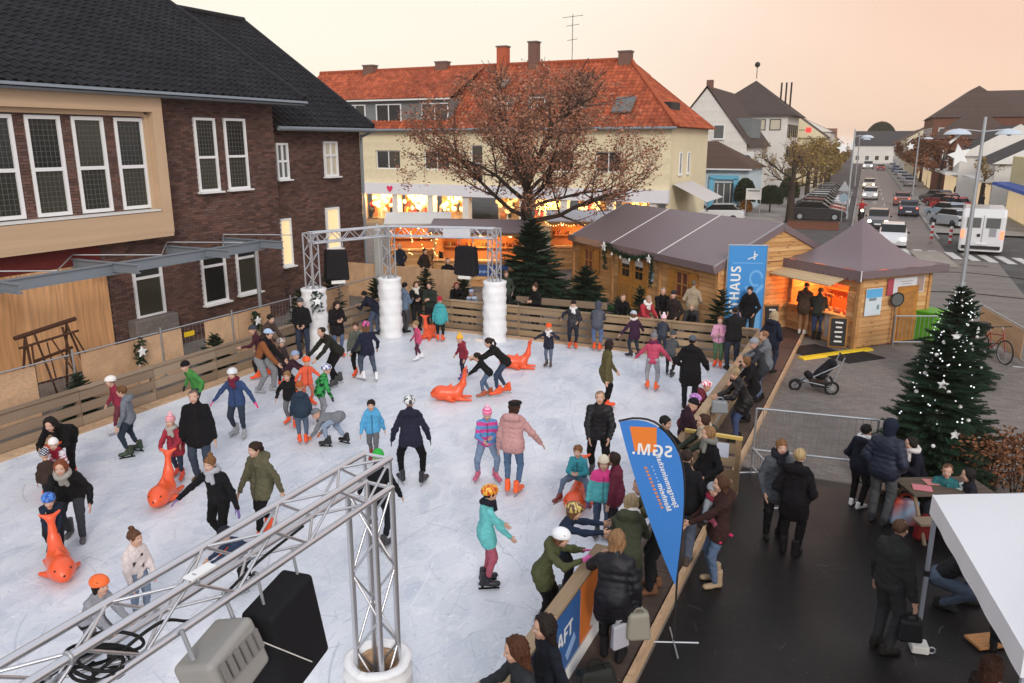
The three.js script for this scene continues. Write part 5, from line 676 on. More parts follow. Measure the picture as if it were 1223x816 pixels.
  if (o.hat) {
    const [hk, c1, c2, pt] = o.hat; let geo = hatGeo[hk], mt = cm(c1, hk === 'helmet' ? .3 : .9);
    if (c2) { const key = hk + c1 + c2; geo = mcache['g' + key] ??= (() => { const gg = hatGeo[hk].clone(), P = gg.attributes.position, a = lin(c1), b = lin(c2), C = new Float32Array(P.count * 3); for (let i = 0; i < P.count; i++) { const X = P.getX(i), Y = P.getY(i), Z = P.getZ(i); const m = hk === 'pom' || hk === 'beanie' ? (pt === 'dots' ? Math.sin(X * 26) * Math.sin(Y * 26 + Z * 14) > .3 : Math.sin(Y * 34) > .2 || Y > .6) : Math.sin(X * 14 + 3 * Math.sin(Z * 9)) * Math.sin(Z * 11 + Y * 6) > .12; C.set(m ? b : a, i * 3); } gg.setAttribute('color', new THREE.BufferAttribute(C, 3)); return gg; })(); mt = hk === 'helmet' ? (mcache.vh ??= std([1, 1, 1], .3, { vertexColors: true })) : ClothM.cloth; }
    const hm2 = wear(hk === 'helmet' ? 'helmet' : hk === 'hood' ? 'hood' : hk === 'cap' || hk === 'peaked' ? 'cap' : 'hat', geo, mt, hk === 'helmet' ? 1.06 : 1.04); if (hk === 'helmet') part(hm2, 'liner', linerGeo, M.dark);
  }
  if (o.scarf) { const sc3 = part(g, 'scarf', mcache.scarf ??= sdf([...Array(10)].map((_, i) => { const a = i / 10 * 6.283, b = (i + 1) / 10 * 6.283; return cap([Math.cos(a) * .085, .02 * Math.sin(a * 2), Math.sin(a) * .08 + .01], [Math.cos(b) * .085, .02 * Math.sin(b * 2), Math.sin(b) * .08 + .01], .042); }).concat([cap([.02, -.03, .09], [.04, -.16, .12], .04, .035), cap([-.02, -.03, .09], [-.03, -.12, .12], .04, .035)]), .016, { warp: (a, b, c) => .004 * Math.sin(a * 90) * Math.sin(b * 70 + c * 40) }), cm(o.scarf, .95)); sc3.position.copy(neck.clone().addScaledVector(d, .02 * h)); sc3.rotation.x = ln; sc3.scale.setScalar(.35 + .4 * h); }
  return g;
}
// ------------------------------------------------ cream house with red roof across the square
const gableWall = (w, h, hr, d) => new THREE.ExtrudeGeometry(new THREE.Shape([[-w / 2, 0], [w / 2, 0], [w / 2, h], [0, hr], [-w / 2, h]].map(p => new THREE.Vector2(...p))), { depth: d, bevelEnabled: false });
const poly = (pts) => { const g = new THREE.BufferGeometry(), P = []; for (let i = 1; i < pts.length - 1; i++) P.push(...pts[0], ...pts[i], ...pts[i + 1]); g.setAttribute('position', new THREE.Float32BufferAttribute(P, 3)); g.computeVertexNormals(); g.setAttribute('uv', new THREE.Float32BufferAttribute(P.flatMap((v, i) => i % 3 === 1 ? [] : [v]), 2)); return g; };
const glow = (c, i) => std([.6, .4, .2], .6, { emissive: new THREE.Color(...c), emissiveIntensity: i });
{
  const b = thing('red_roof_house', 'long cream house with red tiled roof and lit shops across the square', 'building', null, [0, 0, -52]);
  const x0 = -46, x1 = -13.4, L = x1 - x0, dp = 11, eh = 6.95;
  const wn = [[-36.7, 4.0, 2.25, 1.4], [-32.3, 4.0, 2.2, 1.4], [-28.3, 3.2, 1.0, 2.6], [-25.5, 4.0, 2.0, 1.4], [-22.2, 4.0, 2.0, 1.4], [-18.6, 4.0, 1.8, 1.4]];
  part(b, 'wall', wallHoles(L, eh - 2.9, wn.map(([x, y, w, h]) => [x - x0, y - 2.9, w, h]), .35), M.cream, [x0, 2.9, -.35]); part(b, 'inner_wall', box(L - .5, eh - 2.3, dp - .8), std([.12, .11, .09], .9), [(x0 + x1) / 2, eh / 2 + 1.15, -dp / 2 - .1]); part(b, 'shop_ceiling', box(L - .5, .1, 2), M.whitewall, [(x0 + x1) / 2, 2.2, -.9]);
  part(b, 'side_wall', box(.3, eh, dp - .4), M.cream, [x1 - .15, eh / 2, -dp / 2 - .2]);
  for (const [x, y, w, h] of wn) windowAt(b, [x + w / 2, y + h / 2, -.18], w, h, 0, { cols: w > 1.5 ? 2 : 1, split: w > 1.5 ? null : .5, glass: M.glass });
  for (const z of [-2.6, -4.9]) windowAt(b, [x1 + .02, 4.6, z], .7, 1.5, Math.PI / 2, { glass: M.glassL });
  // shop front: fascia, glowing displays behind glass, piers
  part(b, 'fascia', box(L, .85, .5), std([.70, .68, .70], .7), [(x0 + x1) / 2, 2.5, .02]);
  const heart = new THREE.Shape(); heart.moveTo(0, -.2); heart.bezierCurveTo(-.35, .05, -.2, .3, 0, .12); heart.bezierCurveTo(.2, .3, .35, .05, 0, -.2); part(b, 'heart_emblem', new THREE.ExtrudeGeometry(heart, { depth: .02, bevelEnabled: false }).scale(1.3, 1.3, 1), std([.7, .03, .12], .6), [-35.3, 2.5, .28]);
  const spots = [[-40, 3, 1], [-36.6, 2.9, 1.2], [-33.4, 2.9, 1.4], [-30.2, 2.6, 1.0], [-25.4, 2.4, .35], [-22.3, 2.6, .8], [-18.9, 2.6, .6], [-15.8, 2.4, .35]];
  for (const [x, w, k] of spots) { part(b, 'shop_backdrop', box(w, 2.05, .05), std([.75, .5, .26], .8), [x, 1.05, -1.2]); part(b, 'shop_glass', box(w, 2.05, .02), new THREE.MeshPhysicalMaterial({ transmission: 1, roughness: .03, thickness: 0, color: 0xffffff }), [x, 1.05, -.05]); for (let i = 0; i < 13; i++) part(b, 'display', pick([new THREE.SphereGeometry(rr(.12, .26), 10, 8), cyl(.1, .16, .7, 8), box(.3, .5, .2)]), pick([std([.7, .2, .05], .5), std([.03, .03, .03], .6), std([.6, .45, .1], .4), std([.5, .05, .05], .5), std([.7, .6, .4], .5)]), [x + rr(-w / 2 + .2, w / 2 - .2), rr(.3, 1.7), -.75]); for (let i = 0; i < 12; i++) part(b, 'shop_lamp', new THREE.SphereGeometry(rr(.08, .24), 10, 8), glow([1, .60, .20], 3.0 * k), [x + rr(-w / 2 + .2, w / 2 - .2), rr(1.0, 1.95), rr(-.9, -.5)]); part(b, 'shop_divider', box(.5, 2.1, .6), M.whitewall, [x + w / 2 + .16, 1.05, -.2]);
    const pl = new THREE.PointLight(new THREE.Color(1, .58, .20), 24 * k, 9); pl.position.set(x, 1.75, -.55); pl.castShadow = true; pl.shadow.radius = 5; b.add(pl); }
  // roof: front slope with hip on the right, dormer band on the left
  const ry0 = 11.7, rz = -5.5, hx = -18.1, ov = .45; const es = Math.hypot(ry0 - eh, -rz + ov), vv = [0, (ry0 - eh) / es, (rz - ov) / es];
  part(b, 'roof_front', poly([[x0, eh, ov], [x1 + ov, eh, ov], [hx, ry0, rz], [x0, ry0, rz]]), M.roofred[1]); part(b, 'roof_hip', poly([[x1 + ov, eh, ov], [x1 + ov, eh, -dp - ov], [hx, ry0, rz]]), M.roofred[0]); part(b, 'roof_back', poly([[x1 + ov, eh, -dp - ov], [x0, eh, -dp - ov], [x0, ry0, rz], [hx, ry0, rz]]), M.roofred[1]);
  tiles(b, [x0, eh + .02, ov], [1, 0, 0], vv, L + ov, es, M.roofred, (u, v) => u < L + ov - (x1 + ov - hx) * v / es, null, 1.15);
  const hs = Math.hypot(ry0 - eh, x1 + ov - hx); tiles(b, [x1 + ov, eh + .02, ov], [0, 0, -1], [(hx - x1 - ov) / hs, (ry0 - eh) / hs, 0], dp + 2 * ov, hs, M.roofred, (u, v) => u > (ov - rz) * v / hs && u < (dp + 2 * ov) - (dp + ov + rz) * v / hs, null, 1.15);
  rod(b, 'hip_ridge', [x1 + ov, eh + .1, ov], [hx, ry0 + .1, rz], .15, M.roofred[0]); rod(b, 'ridge', [x0, ry0 + .1, rz], [hx, ry0 + .1, rz], .15, M.roofred[1]); part(b, 'gutter', new THREE.CylinderGeometry(.1, .1, L + .8, 8).rotateZ(Math.PI / 2), M.steel, [(x0 + x1) / 2, eh - .05, ov + .05]);
  const dx0 = -40.2, dx1 = -30.2; const dm = part(b, 'slate_dormer', box(dx1 - dx0, 1.85, 3.2), M.greyslate, [(dx0 + dx1) / 2, 8.25, -1.9]); part(b, 'dormer_roof', poly([[dx0 - .3, 9.12, .1], [dx1 + .3, 9.12, .1], [dx1 + .3, ry0 + .1, rz], [dx0 - .3, ry0 + .1, rz]]), M.roofred[0]); const ds = Math.hypot(ry0 - 9.12, rz - .1); tiles(b, [dx0 - .3, 9.17, .1], [1, 0, 0], [0, (ry0 - 9.12) / ds, (rz - .1) / ds], dx1 - dx0 + .6, ds, M.roofred, null, null, 1.15); part(b, 'dormer_fascia', box(dx1 - dx0 + .6, .12, .1), M.offwhite, [(dx0 + dx1) / 2, 9.1, .08]);
  for (const [x, w] of [[-38.6, 1.9], [-35.5, 2.3], [-31.4, 2.3]]) windowAt(b, [x, 8.1, -.26], w, 1.45, 0, { cols: 2 });
  for (const [x, z] of [[-26.3, -1.5], [-23.4, -1.5], [-20.6, -1.5]]) { part(b, 'dormer', box(1.5, 1.6, 2.6), M.greyslate, [x, 8.5, z - .9]); windowAt(b, [x, 8.5, z + .42], 1.1, 1.2, 0, { cols: 2 }); part(b, 'dormer_cap', box(1.8, .12, 3.0), M.roofred[2], [x, 9.36, z - .8]); }
  for (const [x, w, h, m] of [[-28.2, .8, 1.7, M.roofred[2]], [-25.6, .7, 1.9, M.brick[2]], [-18.4, .9, .9, M.brick[2]], [-33.6, 1.0, .8, M.brick[2]], [-40.6, 1.0, .8, M.brick[2]]]) { const c = part(b, 'chimney', box(w, h, .7), m, [x, ry0 + h / 2 - .35, rz + .2]); part(c, 'chimney_cap', box(w + .12, .1, .82), M.mortar, [0, h / 2 + .05, 0]); }
  part(b, 'skylight', box(1.35, .12, 1.6), M.glassL, [-17.0, 8.45, -.9], [Math.atan2(ry0 - eh, -rz + ov), 0, 0]); part(b, 'skylight', box(.8, .12, 1.0), M.glassL, [-27.2, 10.3, -3.3], [Math.atan2(ry0 - eh, -rz + ov), 0, 0]); part(b, 'roof_box', box(1.6, 1.3, 2.4), M.dark, [-14.9, 8.0, -3.4]);
  rod(b, 'antenna', [-22.6, ry0, rz], [-22.6, ry0 + 3.4, rz], .025, M.dark, 5); for (const [y, w] of [[3.2, 1.6], [2.6, 1.0], [1.6, .8]]) rod(b, 'antenna_arm', [-22.6 - w / 2, ry0 + y, rz], [-22.6 + w / 2, ry0 + y + .08, rz], .018, M.dark, 5);
  part(b, 'side_awning', poly([[x1 + .1, 3.3, -.5], [x1 + .1, 3.3, -6], [x1 + 2.4, 2.2, -6], [x1 + 2.4, 2.2, -.5]]), std([.55, .52, .5], .7, { side: THREE.DoubleSide }));
}
{ // pale blue low house
  const b = thing('pale_blue_house', 'small pale house with brown hipped roof and blue framed door', 'building', null, [-14.4, 0, -72]), pw = std([.60, .70, .74], .85, { map: T.plaster }), bl = std([.16, .48, .66], .6);
  part(b, 'wall', wallHoles(6.2, 3.8, [[.7, 1.75, 1.6, 1.15], [3.3, .2, 1.7, 2.3]], .3), pw, [-3.4, 0, -.3]); part(b, 'inner_wall', box(5.8, 3.7, 7), std([.1, .1, .1], .9), [-.3, 1.85, -4]); part(b, 'side_wall', box(.3, 3.8, 7.5), pw, [2.65, 1.9, -4]);
  windowAt(b, [-1.9, 2.32, -.12], 1.6, 1.15, 0, { cols: 2, glass: M.glassL, mat: bl }); const d = part(b, 'door', box(1.7, 2.3, .08), M.glassL, [.75, 1.35, -.15]); for (const x of [-.55, 0, .55]) part(d, 'door_bar', box(.07, 2.2, .04), M.white, [x, 0, .07]); part(b, 'door_surround', merge([bx(.4, 2.9, .3, -.32, 1.45, .1), bx(.4, 2.9, .3, 1.82, 1.45, .1), bx(2.5, .35, .3, .75, 3.0, .1)]), bl);
  const rm = std([.10, .062, .045], .85, { map: T.speck }); part(b, 'roof', poly([[-3.9, 3.75, .5], [3.2, 3.75, .5], [-.8, 6.1, -3.8], [-3.9, 6.1, -3.8]]), rm); part(b, 'roof', poly([[3.2, 3.75, .5], [3.2, 3.75, -8], [-.8, 6.1, -3.8]]), rm); part(b, 'roof', poly([[3.2, 3.75, -8], [-3.9, 3.75, -8], [-3.9, 6.1, -3.8], [-.8, 6.1, -3.8]]), rm); part(b, 'gutter', box(7, .12, .12), M.white, [-.35, 3.7, .52]);
}
{ // white gable house
  const b = thing('white_gable_house', 'tall white gabled house with brown roof and round shop signs', 'building', null, [-18.0, 0, -82]), rm = std([.085, .06, .052], .85, { map: T.speck });
  part(b, 'gable_wall', gableWall(8.4, 5.9, 11.2, .3), M.whitewall, [.2, 0, -.3]); part(b, 'side_wall', box(.3, 5.9, 14), M.whitewall, [4.25, 2.95, -7.2]);
  part(b, 'roof', poly([[4.8, 5.5, .2], [4.8, 5.5, -14.4], [.2, 11.45, -14.4], [.2, 11.45, .2]]), rm); part(b, 'roof', poly([[.2, 11.45, .2], [.2, 11.45, -14.4], [-4.4, 5.5, -14.4], [-4.4, 5.5, .2]]), rm);
  for (const x of [-2.4, 1.6]) windowAt(b, [x, 7.0, .03], 1.1, 1.4, 0, { glass: M.glassL, cols: 1 }); part(b, 'chimney', box(.6, .9, .6), M.brick[2], [.2, 11.6, -1.2]); part(b, 'dormer', box(2.2, 2.0, 6), M.greyslate, [3.1, 7.4, -6.5]); 
  for (let j = 0; j < 2; j++) for (let i = 0; i < 6; i++) windowAt(b, [4.42, 1.7 + j * 2.5, -1.8 - i * 2.1], .9, 1.4, Math.PI / 2, { glass: M.glassL, sill: false });
  const sg = part(b, 'sign_board', box(1.3, 4.2, .12), M.offwhite, [4.55, 3.0, .35]); for (const [y, c] of [[1.3, [.02, .07, .08]], [-.1, [.02, .18, .24]], [-1.4, [.04, .05, .06]]]) { part(sg, 'round_sign', new THREE.CylinderGeometry(.48, .48, .04, 24).rotateX(Math.PI / 2), std(c, .5), [0, y, .08]); part(sg, 'sign_mark', box(.5, .16, .02), M.white, [0, y, .11]); }
}
{ // taller house behind
  const b = thing('hipped_town_house', 'taller brown roofed town house behind the white gable', 'building', null, [-16.0, 0, -104]), rm = std([.075, .055, .048], .85, { map: T.speck });
  part(b, 'wall', box(10, 9.2, 12), M.whitewall, [-1.6, 4.6, -6]); part(b, 'roof', new THREE.ConeGeometry(8.4, 4.6, 4, 1).rotateY(Math.PI / 4).scale(1, 1, 1.1), rm, [-1.6, 11.45, -6]); for (let i = 0; i < 5; i++) windowAt(b, [-5.2 + i * 1.8, 8.1, .04], 1.3, 1.3, 0, { glass: M.curtain, mat: M.dark, sill: false }); for (let j = 0; j < 3; j++) for (let i = 0; i < 5; i++) windowAt(b, [3.44, 2 + j * 2.7, -1.4 - i * 2.2], 1.6, 1.5, Math.PI / 2, { glass: M.glass, mat: M.dark, sill: false });
  part(b, 'dark_band', box(10.2, .3, 12.2), M.dark, [-1.6, 9.3, -6]); for (const x of [-.4, .2, .8]) rod(b, 'flue', [2 + x, 10, -6], [2 + x, 13.4, -6], .12, M.dark, 6); rod(b, 'antenna', [-1.6, 14, -6], [-1.6, 15.6, -6], .05, M.dark, 5); part(b, 'antenna_ball', new THREE.SphereGeometry(.35, 10, 8), M.dark, [-1.6, 15.7, -6]);
  const r = thing('red_shop_sign', 'small glowing red shop sign on the left street houses', 'sign', null, [-9.9, 7.4, -102]); part(r, 'sign_box', box(.6, .6, .2), std([.7, .03, .03], .5, { emissive: new THREE.Color(1, .05, .04), emissiveIntensity: .9 })); part(r, 'bracket', box(.8, .08, .08), M.dark, [-.7, 0, 0]);
}
// left and right street fronts, farther down
function block(x, z, w, h, d, roofH, wallM, roofM, label, o = {}) {
  const b = thing('street_house', label, 'building', null, [x, 0, z], STY); part(b, 'wall', box(w, h, d), wallM, [0, h / 2, 0]);
  if (roofH) { const A = [-w / 2 - .3, h, d / 2 + .3], B = [w / 2 + .3, h, d / 2 + .3], C = [w / 2 + .3, h, -d / 2 - .3], D2 = [-w / 2 - .3, h, -d / 2 - .3], hp = o.hip ?? 0; if (o.along === 'x') { const e = [-w / 2 + hp, h + roofH, 0], f = [w / 2 - hp, h + roofH, 0]; part(b, 'roof', poly([A, B, f, e]), roofM); part(b, 'roof', poly([C, D2, e, f]), roofM); part(b, 'roof_end', poly([B, C, f]), hp ? roofM : wallM); part(b, 'roof_end', poly([D2, A, e]), hp ? roofM : wallM); } else { const e = [0, h + roofH, d / 2 - hp], f = [0, h + roofH, -d / 2 + hp]; part(b, 'roof', poly([B, C, f, e]), roofM); part(b, 'roof', poly([D2, A, e, f]), roofM); part(b, 'roof_end', poly([A, B, e]), hp ? roofM : wallM); part(b, 'roof_end', poly([C, D2, f]), hp ? roofM : wallM); } }
  const rows = Math.max(1, Math.floor(h / 2.9)); for (const [face, len, off, ry] of [['z', w, d / 2, 0], ['l', d, -w / 2, -Math.PI / 2], ['r', d, w / 2, Math.PI / 2]]) { if (o.faces && !o.faces.includes(face)) continue; const n = Math.max(1, Math.floor(len / 2.6)); for (let j = o.shop ? 1 : 0; j < rows; j++) for (let i = 0; i < n; i++) { const q = -len / 2 + len * (i + .5) / n, y = 1.6 + j * 2.85; if (face === 'z') windowAt(b, [q, y, off + .02], 1.2, 1.4, 0, { sill: false, glass: pick([M.glass, M.glassL]), fr: .1 }); else windowAt(b, [off + (face === 'l' ? -.02 : .02), y, q], 1.2, 1.4, ry, { sill: false, glass: pick([M.glass, M.glassL]), fr: .1 }); } if (o.shop && o.shop === face) { const sm = glow([1, .78, .48], o.glow ?? .3); const len2 = len - 1, n2 = Math.max(1, Math.round(len2 / 3)); for (let i = 0; i < n2; i++) part(b, 'shop_window', face === 'z' ? box(len2 / n2 - .3, 2.1, .06) : box(.06, 2.1, len2 / n2 - .3), sm, face === 'z' ? [-len2 / 2 + len2 * (i + .5) / n2, 1.3, off + .03] : [off + (face === 'l' ? -.03 : .03), 1.3, -len2 / 2 + len2 * (i + .5) / n2]); part(b, 'shop_canopy', face === 'z' ? box(len, .25, 1.2) : box(1.2, .25, len), o.canopy || M.offwhite, face === 'z' ? [0, 2.75, off + .6] : [off + (face === 'l' ? -.6 : .6), 2.75, 0]); } }
  return b;
}
const RB = std([.095, .065, .055], .85, { map: T.speck }), RD = std([.05, .05, .055], .8, { map: T.speck }), BRK = std([.20, .085, .055], .9, { map: T.speck }), YEL = std([.68, .58, .32], .85, { map: T.plaster });
const at = (x, z) => st(x, z);
block(...at(-11.5, -126), 9, 6.6, 16, 3.4, M.cream, RB, 'cream street house with steep brown roof on the left', { faces: ['r', 'z'], shop: 'r' }); block(...at(-12, -146), 10, 7.6, 18, 2.4, M.whitewall, std([.06, .08, .11], .6), 'street house with blue grey solar roof on the left', { faces: ['r', 'z'] }); block(...at(-12, -172), 10, 6.5, 24, 3.2, M.cream, BRK, 'far left street house with red brown roof', { faces: ['r'] }); block(...at(-13, -205), 10, 6, 30, 3, M.whitewall, RB, 'farthest left street house', { faces: ['r'] });
block(...at(8, -262), 26, 5, 12, 4.2, M.whitewall, RD, 'white house with grey roof closing the end of the street', { faces: ['z'], along: 'x' }); block(...at(-22, -258), 24, 5.5, 12, 4.5, M.cream, BRK, 'brown roofed house left of the end of the street', { faces: ['z'], along: 'x' });
block(...at(12.2, -140), 11, 9.4, 20, 4.4, BRK, RB, 'tall red brick street block with brown hipped roof on the right', { hip: 4, faces: ['l', 'z'], shop: 'l' }); block(...at(23, -150), 26, 9.6, 14, 4.3, BRK, RB, 'long brick block with balconies behind the right street front', { along: 'x', hip: 3, faces: ['z'] }); block(...at(10.8, -121), 9, 6.4, 12, 3.8, BRK, RB, 'lower brick house with hipped brown roof on the right', { hip: 3.5, faces: ['l', 'z'], shop: 'l' });
block(...at(12.5, -104), 10, 4.6, 14, 3.2, M.whitewall, RD, 'white shop house with dark slate roof on the right', { faces: ['l', 'z'], shop: 'l', glow: .35 }); block(...at(14.6, -86), 12, 4.2, 12, 3.4, M.offwhite, RD, 'grey roofed shop house set back on the right', { faces: ['l', 'z'], shop: 'l', glow: .35 }); block(...at(16.3, -69), 14, 4.9, 15, 0, YEL, RD, 'yellow two storey shop house with a blue awning on the right edge', { faces: ['l', 'z'], shop: 'l', glow: .3, canopy: std([.03, .10, .42], .6) });
block(...at(9.5, -175), 9, 6.5, 24, 3, M.cream, RB, 'cream street house far down on the right', { faces: ['l'] }); block(...at(9.5, -212), 9, 6, 34, 3, M.whitewall, RB, 'white street house at the far right end', { faces: ['l'] });
// ------------------------------------------------ street surface
const quadS = (x0, x1, z0, z1, y, s = .3) => { const p = [at(x0, z1), at(x1, z1), at(x1, z0), at(x0, z0)]; const g = new THREE.BufferGeometry(); const P = [p[3], p[2], p[1], p[3], p[1], p[0]].flatMap(([x, z]) => [x, y, z]); g.setAttribute('position', new THREE.Float32BufferAttribute(P, 3)); g.setAttribute('uv', new THREE.Float32BufferAttribute(P.flatMap((v, i) => i % 3 === 1 ? [] : [v * s]), 2)); g.setAttribute('normal', new THREE.Float32BufferAttribute(P.map((v, i) => i % 3 === 1 ? 1 : 0), 3)); return g; };
structure('road', 'grey asphalt main street running away from the square', 'road', quadS(-2.0, 3.0, -44, -260, .006), std([.115, .11, .108], .45, { map: T.asphalt, bumpMap: T.rough, bumpScale: .003 }));
const pav = std([.33, .295, .265], .85, { map: T.speck });
for (const [x0, x1, z0, z1, lab] of [[-11, -6.9, -52, -255, 'pale pavement along the left side of the street'], [-6.85, -2.1, -55, -255, 'parking strip left of the street'], [3.15, 9.2, -60, -255, 'pale pavement and parking strip right of the street']]) { const s = structure('pavement', lab, 'pavement', quadS(x0, x1, z0, z1, lab.includes('parking strip left') ? .012 : .12), lab.includes('parking strip left') ? std([.12, .11, .105], .85, { map: T.asphalt }) : pav); }
for (const x of [-2.05, 3.07]) { const p0 = at(x, -56), p1 = at(x, -255), L = Math.hypot(p1[0] - p0[0], p1[1] - p0[1]); const k = structure('kerb', x < 0 ? 'stone kerb on the left side of the street' : 'stone kerb on the right side of the street', 'kerb', box(.14, .13, L), std([.30, .28, .26], .85)); k.position.set((p0[0] + p1[0]) / 2, .065, (p0[1] + p1[1]) / 2); k.rotation.y = Math.atan2(p0[0] - p1[0], p0[1] - p1[1]); }
const paint = std([.62, .60, .56], .7, { map: T.speck });
{ const z = thing('zebra_crossing', 'white zebra crossing stripes on the road by the van', 'road marking'); z.userData.kind = 'structure'; for (let i = 0; i < 9; i++) { const p = at(.9 + i * .78, -49.6 + i * .26); part(z, 'stripe', flat(-.22, .22, -1.5, 1.5, 0, .5), paint, [p[0], .016, p[1]], [0, .12, 0]); }
  const i = thing('traffic_island', 'low paved traffic island before the crossing', 'traffic island', null, [2.2, 0, -46.6]); i.userData.kind = 'structure'; part(i, 'island_slab', new RoundedBoxGeometry(1.6, .13, 5.6, 3, .06), std([.33, .29, .25], .85, { map: T.speck }), [0, .065, 0], [0, .1, 0]); part(i, 'island_tip', new RoundedBoxGeometry(.5, .14, 1.6, 3, .05), M.offwhite, [-.4, .075, 2.4], [0, .2, 0]);
  const l = thing('road_lines', 'thin white curved lines on the side road', 'road marking'); l.userData.kind = 'structure'; const arcL = (pts, w) => { const c = new THREE.CatmullRomCurve3(pts.map(([x, zz]) => V(x, .014, zz))), P = [], I = []; for (let k = 0; k <= 40; k++) { const p = c.getPoint(k / 40), t = c.getTangent(k / 40), n = V(-t.z, 0, t.x).normalize(); P.push(p.x + n.x * w, p.y, p.z + n.z * w, p.x - n.x * w, p.y, p.z - n.z * w); if (k < 40) { const q = k * 2; I.push(q, q + 1, q + 2, q + 1, q + 3, q + 2); } } const g = new THREE.BufferGeometry(); g.setAttribute('position', new THREE.Float32BufferAttribute(P, 3)); g.setAttribute('uv', new THREE.Float32BufferAttribute(P.flatMap((v, k) => k % 3 === 1 ? [] : [v]), 2)); g.setAttribute('normal', new THREE.Float32BufferAttribute(P.map((v, k) => k % 3 === 1 ? 1 : 0), 3)); g.setIndex(I); return g; };
  part(l, 'line', arcL([[1.6, -41.6], [3.2, -42.5], [5, -42.0], [6.8, -40.6], [9, -38]], .06), paint); part(l, 'line', arcL([[1.2, -36.2], [3, -36.6], [5, -36.2], [8, -35.4]], .06), paint); part(l, 'line', arcL([[3.4, -45.4], [4.6, -45.2]], .06), paint);
  for (let k = 0; k < 16; k++) { const p = at(.55, -60 - k * 9); part(l, 'centre_dash', flat(-.05, .05, -2, 2, 0), paint, [p[0], .013, p[1]]); } }
// ------------------------------------------------ vehicles
const tyreG = new THREE.CylinderGeometry(.31, .31, .2, 18).rotateZ(Math.PI / 2), rimG = new THREE.CylinderGeometry(.19, .19, .21, 12).rotateZ(Math.PI / 2);
const side = (pts, w, bev = .05) => { const s = new THREE.Shape(pts.map(p => new THREE.Vector2(...p))); return new THREE.ExtrudeGeometry(s, { depth: w - 2 * bev, bevelEnabled: true, bevelSize: bev, bevelThickness: bev, bevelSegments: 2 }).translate(0, 0, -(w - 2 * bev) / 2).rotateY(-Math.PI / 2); };   // profile x -> +z (front), y up
const carG = { body: side([[-2.05, .28], [2.0, .28], [2.08, .5], [1.98, .72], [1.05, .92], [-1.75, .98], [-2.08, .85]], 1.72), glass: side([[1.05, .90], [.35, 1.36], [-1.25, 1.40], [-1.85, .95]], 1.5, .07), roof: side([[.42, 1.37], [.30, 1.43], [-1.22, 1.46], [-1.42, 1.36]], 1.32, .03) };
const vanG = { body: side([[-2.5, .32], [2.45, .32], [2.55, .75], [2.3, 1.12], [1.6, 2.05], [1.35, 2.15], [-2.45, 2.2], [-2.52, 1.9]], 1.95, .12), glass: side([[2.2, 1.22], [1.62, 1.98], [1.0, 1.98], [1.0, 1.2]], 1.92, .03) };
const lampM = { head: glow([1, .86, .6], 7), tail: glow([1, .06, .03], 2.2), headoff: std([.6, .6, .6], .2), tailoff: std([.3, .01, .01], .3) };
const paintM = c => new THREE.MeshPhysicalMaterial({ color: new THREE.Color(...c), roughness: .35, clearcoat: .8, clearcoatRoughness: .08 });
function car(x, z, ry, c, label, { on = 0, van = false, group, sc = .88 } = {}) {
  const t = thing(van ? 'delivery_van' : 'car', label, van ? 'van' : 'car', group, [x, .012, z], ry); t.scale.setScalar(van ? 1.08 : sc); const G = van ? vanG : carG, zl = van ? 2.5 : 2.0;
  part(t, 'body', G.body, paintM(c)); part(t, 'windows', G.glass, M.glass); if (!van) part(t, 'roof', G.roof, paintM(c));
  for (const s of [-1, 1]) for (const q of [van ? 1.55 : 1.28, van ? -1.5 : -1.3]) { const w = part(t, 'wheel', tyreG, M.rubber, [s * (van ? .86 : .78), .31, q]); part(w, 'rim', rimG, M.galv); }
  for (const s of [-1, 1]) { part(t, 'headlight', new THREE.SphereGeometry(on === 1 ? .13 : .1, 10, 8).scale(1.2, .8, .5), on === 1 ? lampM.head : lampM.headoff, [s * (van ? .75 : .62), van ? .85 : .64, zl + (van ? .05 : .09)]); part(t, 'tail_light', box(.16, van ? .4 : .16, .06), on ? (on === 2 ? lampM.tail : lampM.tailoff) : lampM.tailoff, [s * (van ? .86 : .68), van ? 1.05 : .80, -zl - (van ? .12 : .10)]); part(t, 'mirror', box(.16, .12, .08), M.dark, [s * (van ? 1.03 : .92), van ? 1.35 : .95, van ? 1.55 : .75]); }
  part(t, 'number_plate', box(.5, .11, .02), M.white, [0, van ? .6 : .45, -zl - (van ? .15 : .135)]); part(t, 'number_plate', box(.5, .11, .02), M.white, [0, .42, zl + (van ? .11 : .135)]);
  if (van) { for (const s of [-1, 1]) part(t, 'rear_window', box(.62, .5, .02), M.glassL, [s * .42, 1.62, -2.635]); part(t, 'door_seam', box(.015, 1.5, .02), M.dark, [0, 1.25, -2.635]); part(t, 'rear_bumper', box(1.7, .16, .1), M.dark, [0, .4, -2.66]); part(t, 'door_handle', box(.14, .14, .03), M.dark, [.15, 1.0, -2.645]); part(t, 'side_print', box(.3, .4, .01), std([.3, .3, .32], .6), [-.45, 1.15, -2.64]); }
  return t;
}
const PI = Math.PI, S0 = STY;
car(...at(.30, -52.4), S0 * 0 + 0, [.62, .63, .65], 'silver white car with headlights on, nearest to the square', { on: 1 }); car(...at(-.35, -63.4), 0, [.05, .055, .065], 'dark car with headlights on behind the silver white one', { on: 1 }); car(...at(-.75, -95), 0, [.45, .45, .46], 'silver car with headlights on in the oncoming lane', { on: 1 }); car(...at(-.8, -117.5), 0, [.55, .48, .35], 'beige car with headlights on farther down the street', { on: 1 });
